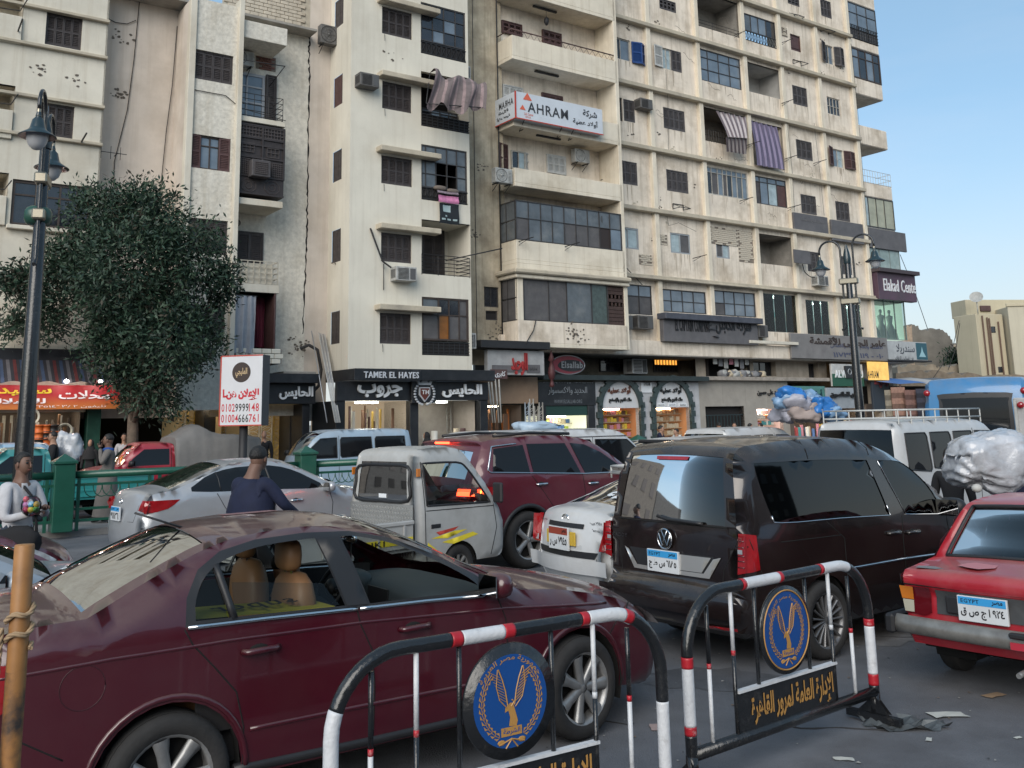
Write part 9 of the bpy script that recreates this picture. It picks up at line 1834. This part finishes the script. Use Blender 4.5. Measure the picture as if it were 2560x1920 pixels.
# cyclist in navy, seen from behind
L0=gp(620,10.4,0);hz=pi/2-radians(28);t=person('cyclist in a dark navy jacket seen from behind, leaning to his handlebar',L0,hz,NAVY,BLKC,SK,1.84,[((.22,.33,1.20),(.50,.30,1.03)),((.20,-.33,1.20),(.52,-.30,1.03))],lean=.14,legp=[((.30,.12,.72),(.18,.13,.30)),((.26,-.12,.62),(.10,-.13,.16))],turn=.15,face=True)
lumpy(MB(True).ball((0,0,0),.27,26,sq=(.72,1.02,1.35),p=.8),.12,2,2,.06);jk=lumpy(MB(True).ball((0,0,0),.27,26,sq=(.72,1.0,1.32),p=.8),.1,2,2,.05);jk.v=[(a+.07,b,c+1.20)for a,b,c in jk.v];jk.build('jacket',NAVY,t);MB(True).lathe([(.13,1.46),(.10,1.52),(.08,1.565),(.085,1.57)],(.13,0,0),n=14).build('collar',NAVY,t)
b=thing('bicycle','old bicycle under the navy cyclist, chrome handlebar showing','bicycle',L0,hz)
for x in(-.45,.62):w_=MB(True);w_.tube([(x+.33*cos(a*pi/14),0,.34+.33*sin(a*pi/14))for a in range(28)],.02,6,closed=True);o=w_.build('wheel',RUB,b);[MB().tube([(x,0,.34),(x+.32*cos(k*.785),0,.34+.32*sin(k*.785))],.002,3).build('spoke',CHROME,o)for k in range(8)]
mb=MB();[mb.tube(P,.016,6)for P in([(-.45,0,.34),(0,0,.3),(.42,0,.82),(-.12,0,.82),(-.45,0,.34)],[(0,0,.3),(-.15,0,.9)],[(.62,0,.34),(.42,0,.86),(.40,0,1.05)])];mb.build('frame',BKL,b);MB(True).ball((-.15,0,.93),.13,10,sq=(1.1,.7,.35)).build('saddle',DKP,b);MB(True).tube([(.50,.30,1.08),(.62,.22,1.07),(.46,.0,1.08),(.62,-.22,1.07),(.50,-.30,1.08)],.013,6).build('handlebar',CHROME,b)
# right edge: porter with a huge sack
L0=gp(2385,12.2,0);person('porter in maroon trousers bent under the big plastic sack, at the right',L0+V((.1,.4,0)),radians(60),BLKC,MAR,SK,1.6);person('dark haired man in a navy jacket walking behind the plastic sack',gp(2548,12.6,0),radians(60),NAVY,JEAN,SK,1.72,face=True)
q=PD(2468,1150,11.2);a=thing('plastic_sack','huge bulging translucent white plastic sack tied at the neck','sack',q);mb=MB(True);n,k=72,44;kn=V((-.25,-.22,-.27))
for j in range(k+1):
 for i in range(n):
  la,lo=pi*j/k-pi/2,2*pi*i/n;d=V((cos(la)*cos(lo),cos(la)*sin(lo),sin(la)));e=V([math.copysign(abs(v)**.62,v)for v in d]);p=V((e.x*.44,e.y*.36,e.z*.33));p.z+=.16*p.x*(-1 if p.z<0 else.2);p.x+=.25*p.z
  r=(p-kn).length;f=max(0,1-r/.5);ang=atan2(p.z-kn.z,p.x-kn.x);q2=p.normalized()
  p=p*(1+.16*noise.noise(q2*1.7)-.12*abs(noise.noise(q2*4.5))-.07*abs(noise.noise(q2*11)))+q2*(.03*f*sin(ang*19)-.12*max(0,1-r/.12));mb.v.append(tuple(p))
mb.f=[(j*n+i,j*n+(i+1)%n,(j+1)*n+(i+1)%n,(j+1)*n+i)for j in range(k)for i in range(n)];mb.m=[0]*len(mb.f);mb.s=[True]*len(mb.f)
mb.build('film',M('white_plastic_film',(.46,.48,.52),.25,nv=.3,ns=4,coat=.5,bump=.6,bs=16),a);MB(True).ball(kn+V((-.02,-.03,-.02)),.06,10,sq=(1,.8,.8)).build('knot',WHITES,a)
# bags on the estate's roof
random.seed(6);BG=[M('blue_bag_plastic',(.03,.17,.48),.35,nv=.3,ns=5,bump=.6,bs=8),M('pale_blue_bag_plastic',(.20,.33,.50),.35,nv=.3,ns=5,bump=.6,bs=8),M('mauve_white_bag',(.36,.36,.42),.4,nv=.25,ns=5,bump=.6,bs=8),M('tan_bundle',(.33,.27,.25),.8,nv=.2)]
for i,(x,y,r,m,lab)in enumerate(((1985,1000,22,0,'dark blue plastic bag on top of the roof heap'),(1965,1018,22,1,'pale blue bag at the left of the roof heap'),(2010,1012,24,1,'pale blue bag just right of the top bag'),(1990,1022,24,2,'mauve white bundle in the middle of the roof heap'),(2050,1030,26,0,'bright blue bag at the right of the roof heap'),(1965,1045,24,2,'greyish bag low at the left of the roof heap'),(2012,1045,24,3,'tan cloth bundle low in the middle of the roof heap'),(2085,1045,20,1,'small blue bag at the far right end of the roof heap'),(2040,1048,22,3,'tan bundle beside the bright blue bag'))):
 q=PD(x,y-12,27+.2*(i%3));a=thing('bag',lab,'bag',q,i,'bags heaped on the estate roof');lumpy(MB(True).ball((0,0,0),r/88*1.45,34,sq=(1.25,.9,.7),p=.75),.45,1.6,i,.28,10).build('bag',BG[m],a)
# smaller figures
for x,Y,z,rz,sh,lg,h,kw,lab in((618,30.5,.14,-60,BLKC,BLKC,1.62,dict(veil=BLKC),'woman in a black headscarf left of the billboard post'),(660,30,.14,-80,BLKC,JEAN,1.75,dict(bald=True),'balding man in black right of the billboard post'),(310,30.5,.14,-70,GRYC,JEAN,1.75,{},'man with short black hair looking over the red pickup cab'),(135,24,.3,200,BLKC,JEAN,1.7,dict(face=True),'bearded man beside the teal pickup cab'),(228,29,.14,-90,BLKC,BLKC,1.6,dict(veil=BLKC),'dark veiled figure behind the man on the phone'),(1652,34,.45,-20,NAVY,JEAN,1.75,dict(sit=True),'man in a striped navy tracksuit sitting on a wall outside the arches'),(1693,34,.45,200,WHITES,MAR,1.6,dict(sit=True),'dark haired girl in a white hoodie sitting outside the right arch'),(1768,36,.1,0,NAVY,JEAN,1.55,{},'grey haired man in navy near the dark door'),(1800,38,.1,90,MAR,BLKC,1.7,{},'shopper in maroon left of the checked shirt'),(1822,36,.1,80,STR2[0],JEAN,1.6,{},'man in a blue checked shirt with his back turned'),(1838,38,.1,-100,GRYC,JEAN,1.7,{},'passer by in grey beside the checked shirt'),(1876,38,.1,0,MAR,BLKC,1.65,{},'bare headed passer by left of the little book shop'),(1905,38,.1,180,BLKC,BLKC,1.65,{},'woman in black before the little book shop'),(2140,40,.1,180,BLKC,BLKC,1.65,{},'figure in black beyond the right lamp post'),(1355,33,.1,180,MAR,JEAN,1.6,{},'figure in maroon outside the left arch'),(1068,31,.14,180,BLKC,BLKC,1.6,dict(veil=BLKC),'woman in black by the fabric rolls')):
 person(lab,gp(x,Y,z),radians(rz),sh,lg,SK2,h,hand=False,**kw)
fbox(RB,'low_wall',cu('B',1500,5)-2,cu('B',1900,5),4.4,4.7,.1,.95,GREYC)
# sitters and drivers inside vehicles
a=wmain.t;D_=wmain.t.location;hd_=V((sin(radians(54.7)),cos(radians(54.7)),0));lf_=V((-hd_.y,hd_.x,0))
person('passenger with dark hair and black jacket inside the burgundy saloon',D_+hd_*1.10+lf_*.36+V((0,0,-.02)),pi/2-radians(54.7),BLKC,BLKC,SK2,1.62,[((.18,.22,1.0),(.4,.15,.85)),((.18,-.22,1.0),(.4,-.15,.85))],sit=True)
p_=V((-1.66,12.74,0));h2=V((sin(radians(43)),cos(radians(43)),0));person('driver of the white pickup seen dark through the cab back window',p_+h2*.42+V((-.2,.2,.22)),pi/2-radians(43),BLKC,BLKC,SK,1.6,sit=True,hand=False)
# white carrier bag and goods behind the railing
q=PD(172,1125,24.5);a=thing('plastic_bag','lumpy white plastic bag raised behind the green railing post','bag',q);lumpy(MB(True).ball((0,0,0),.45,30,sq=(.8,.6,1.0),p=.8),.4,1.6,3,.25).build('bag',M('white_plastic_film','#ccc'),a)
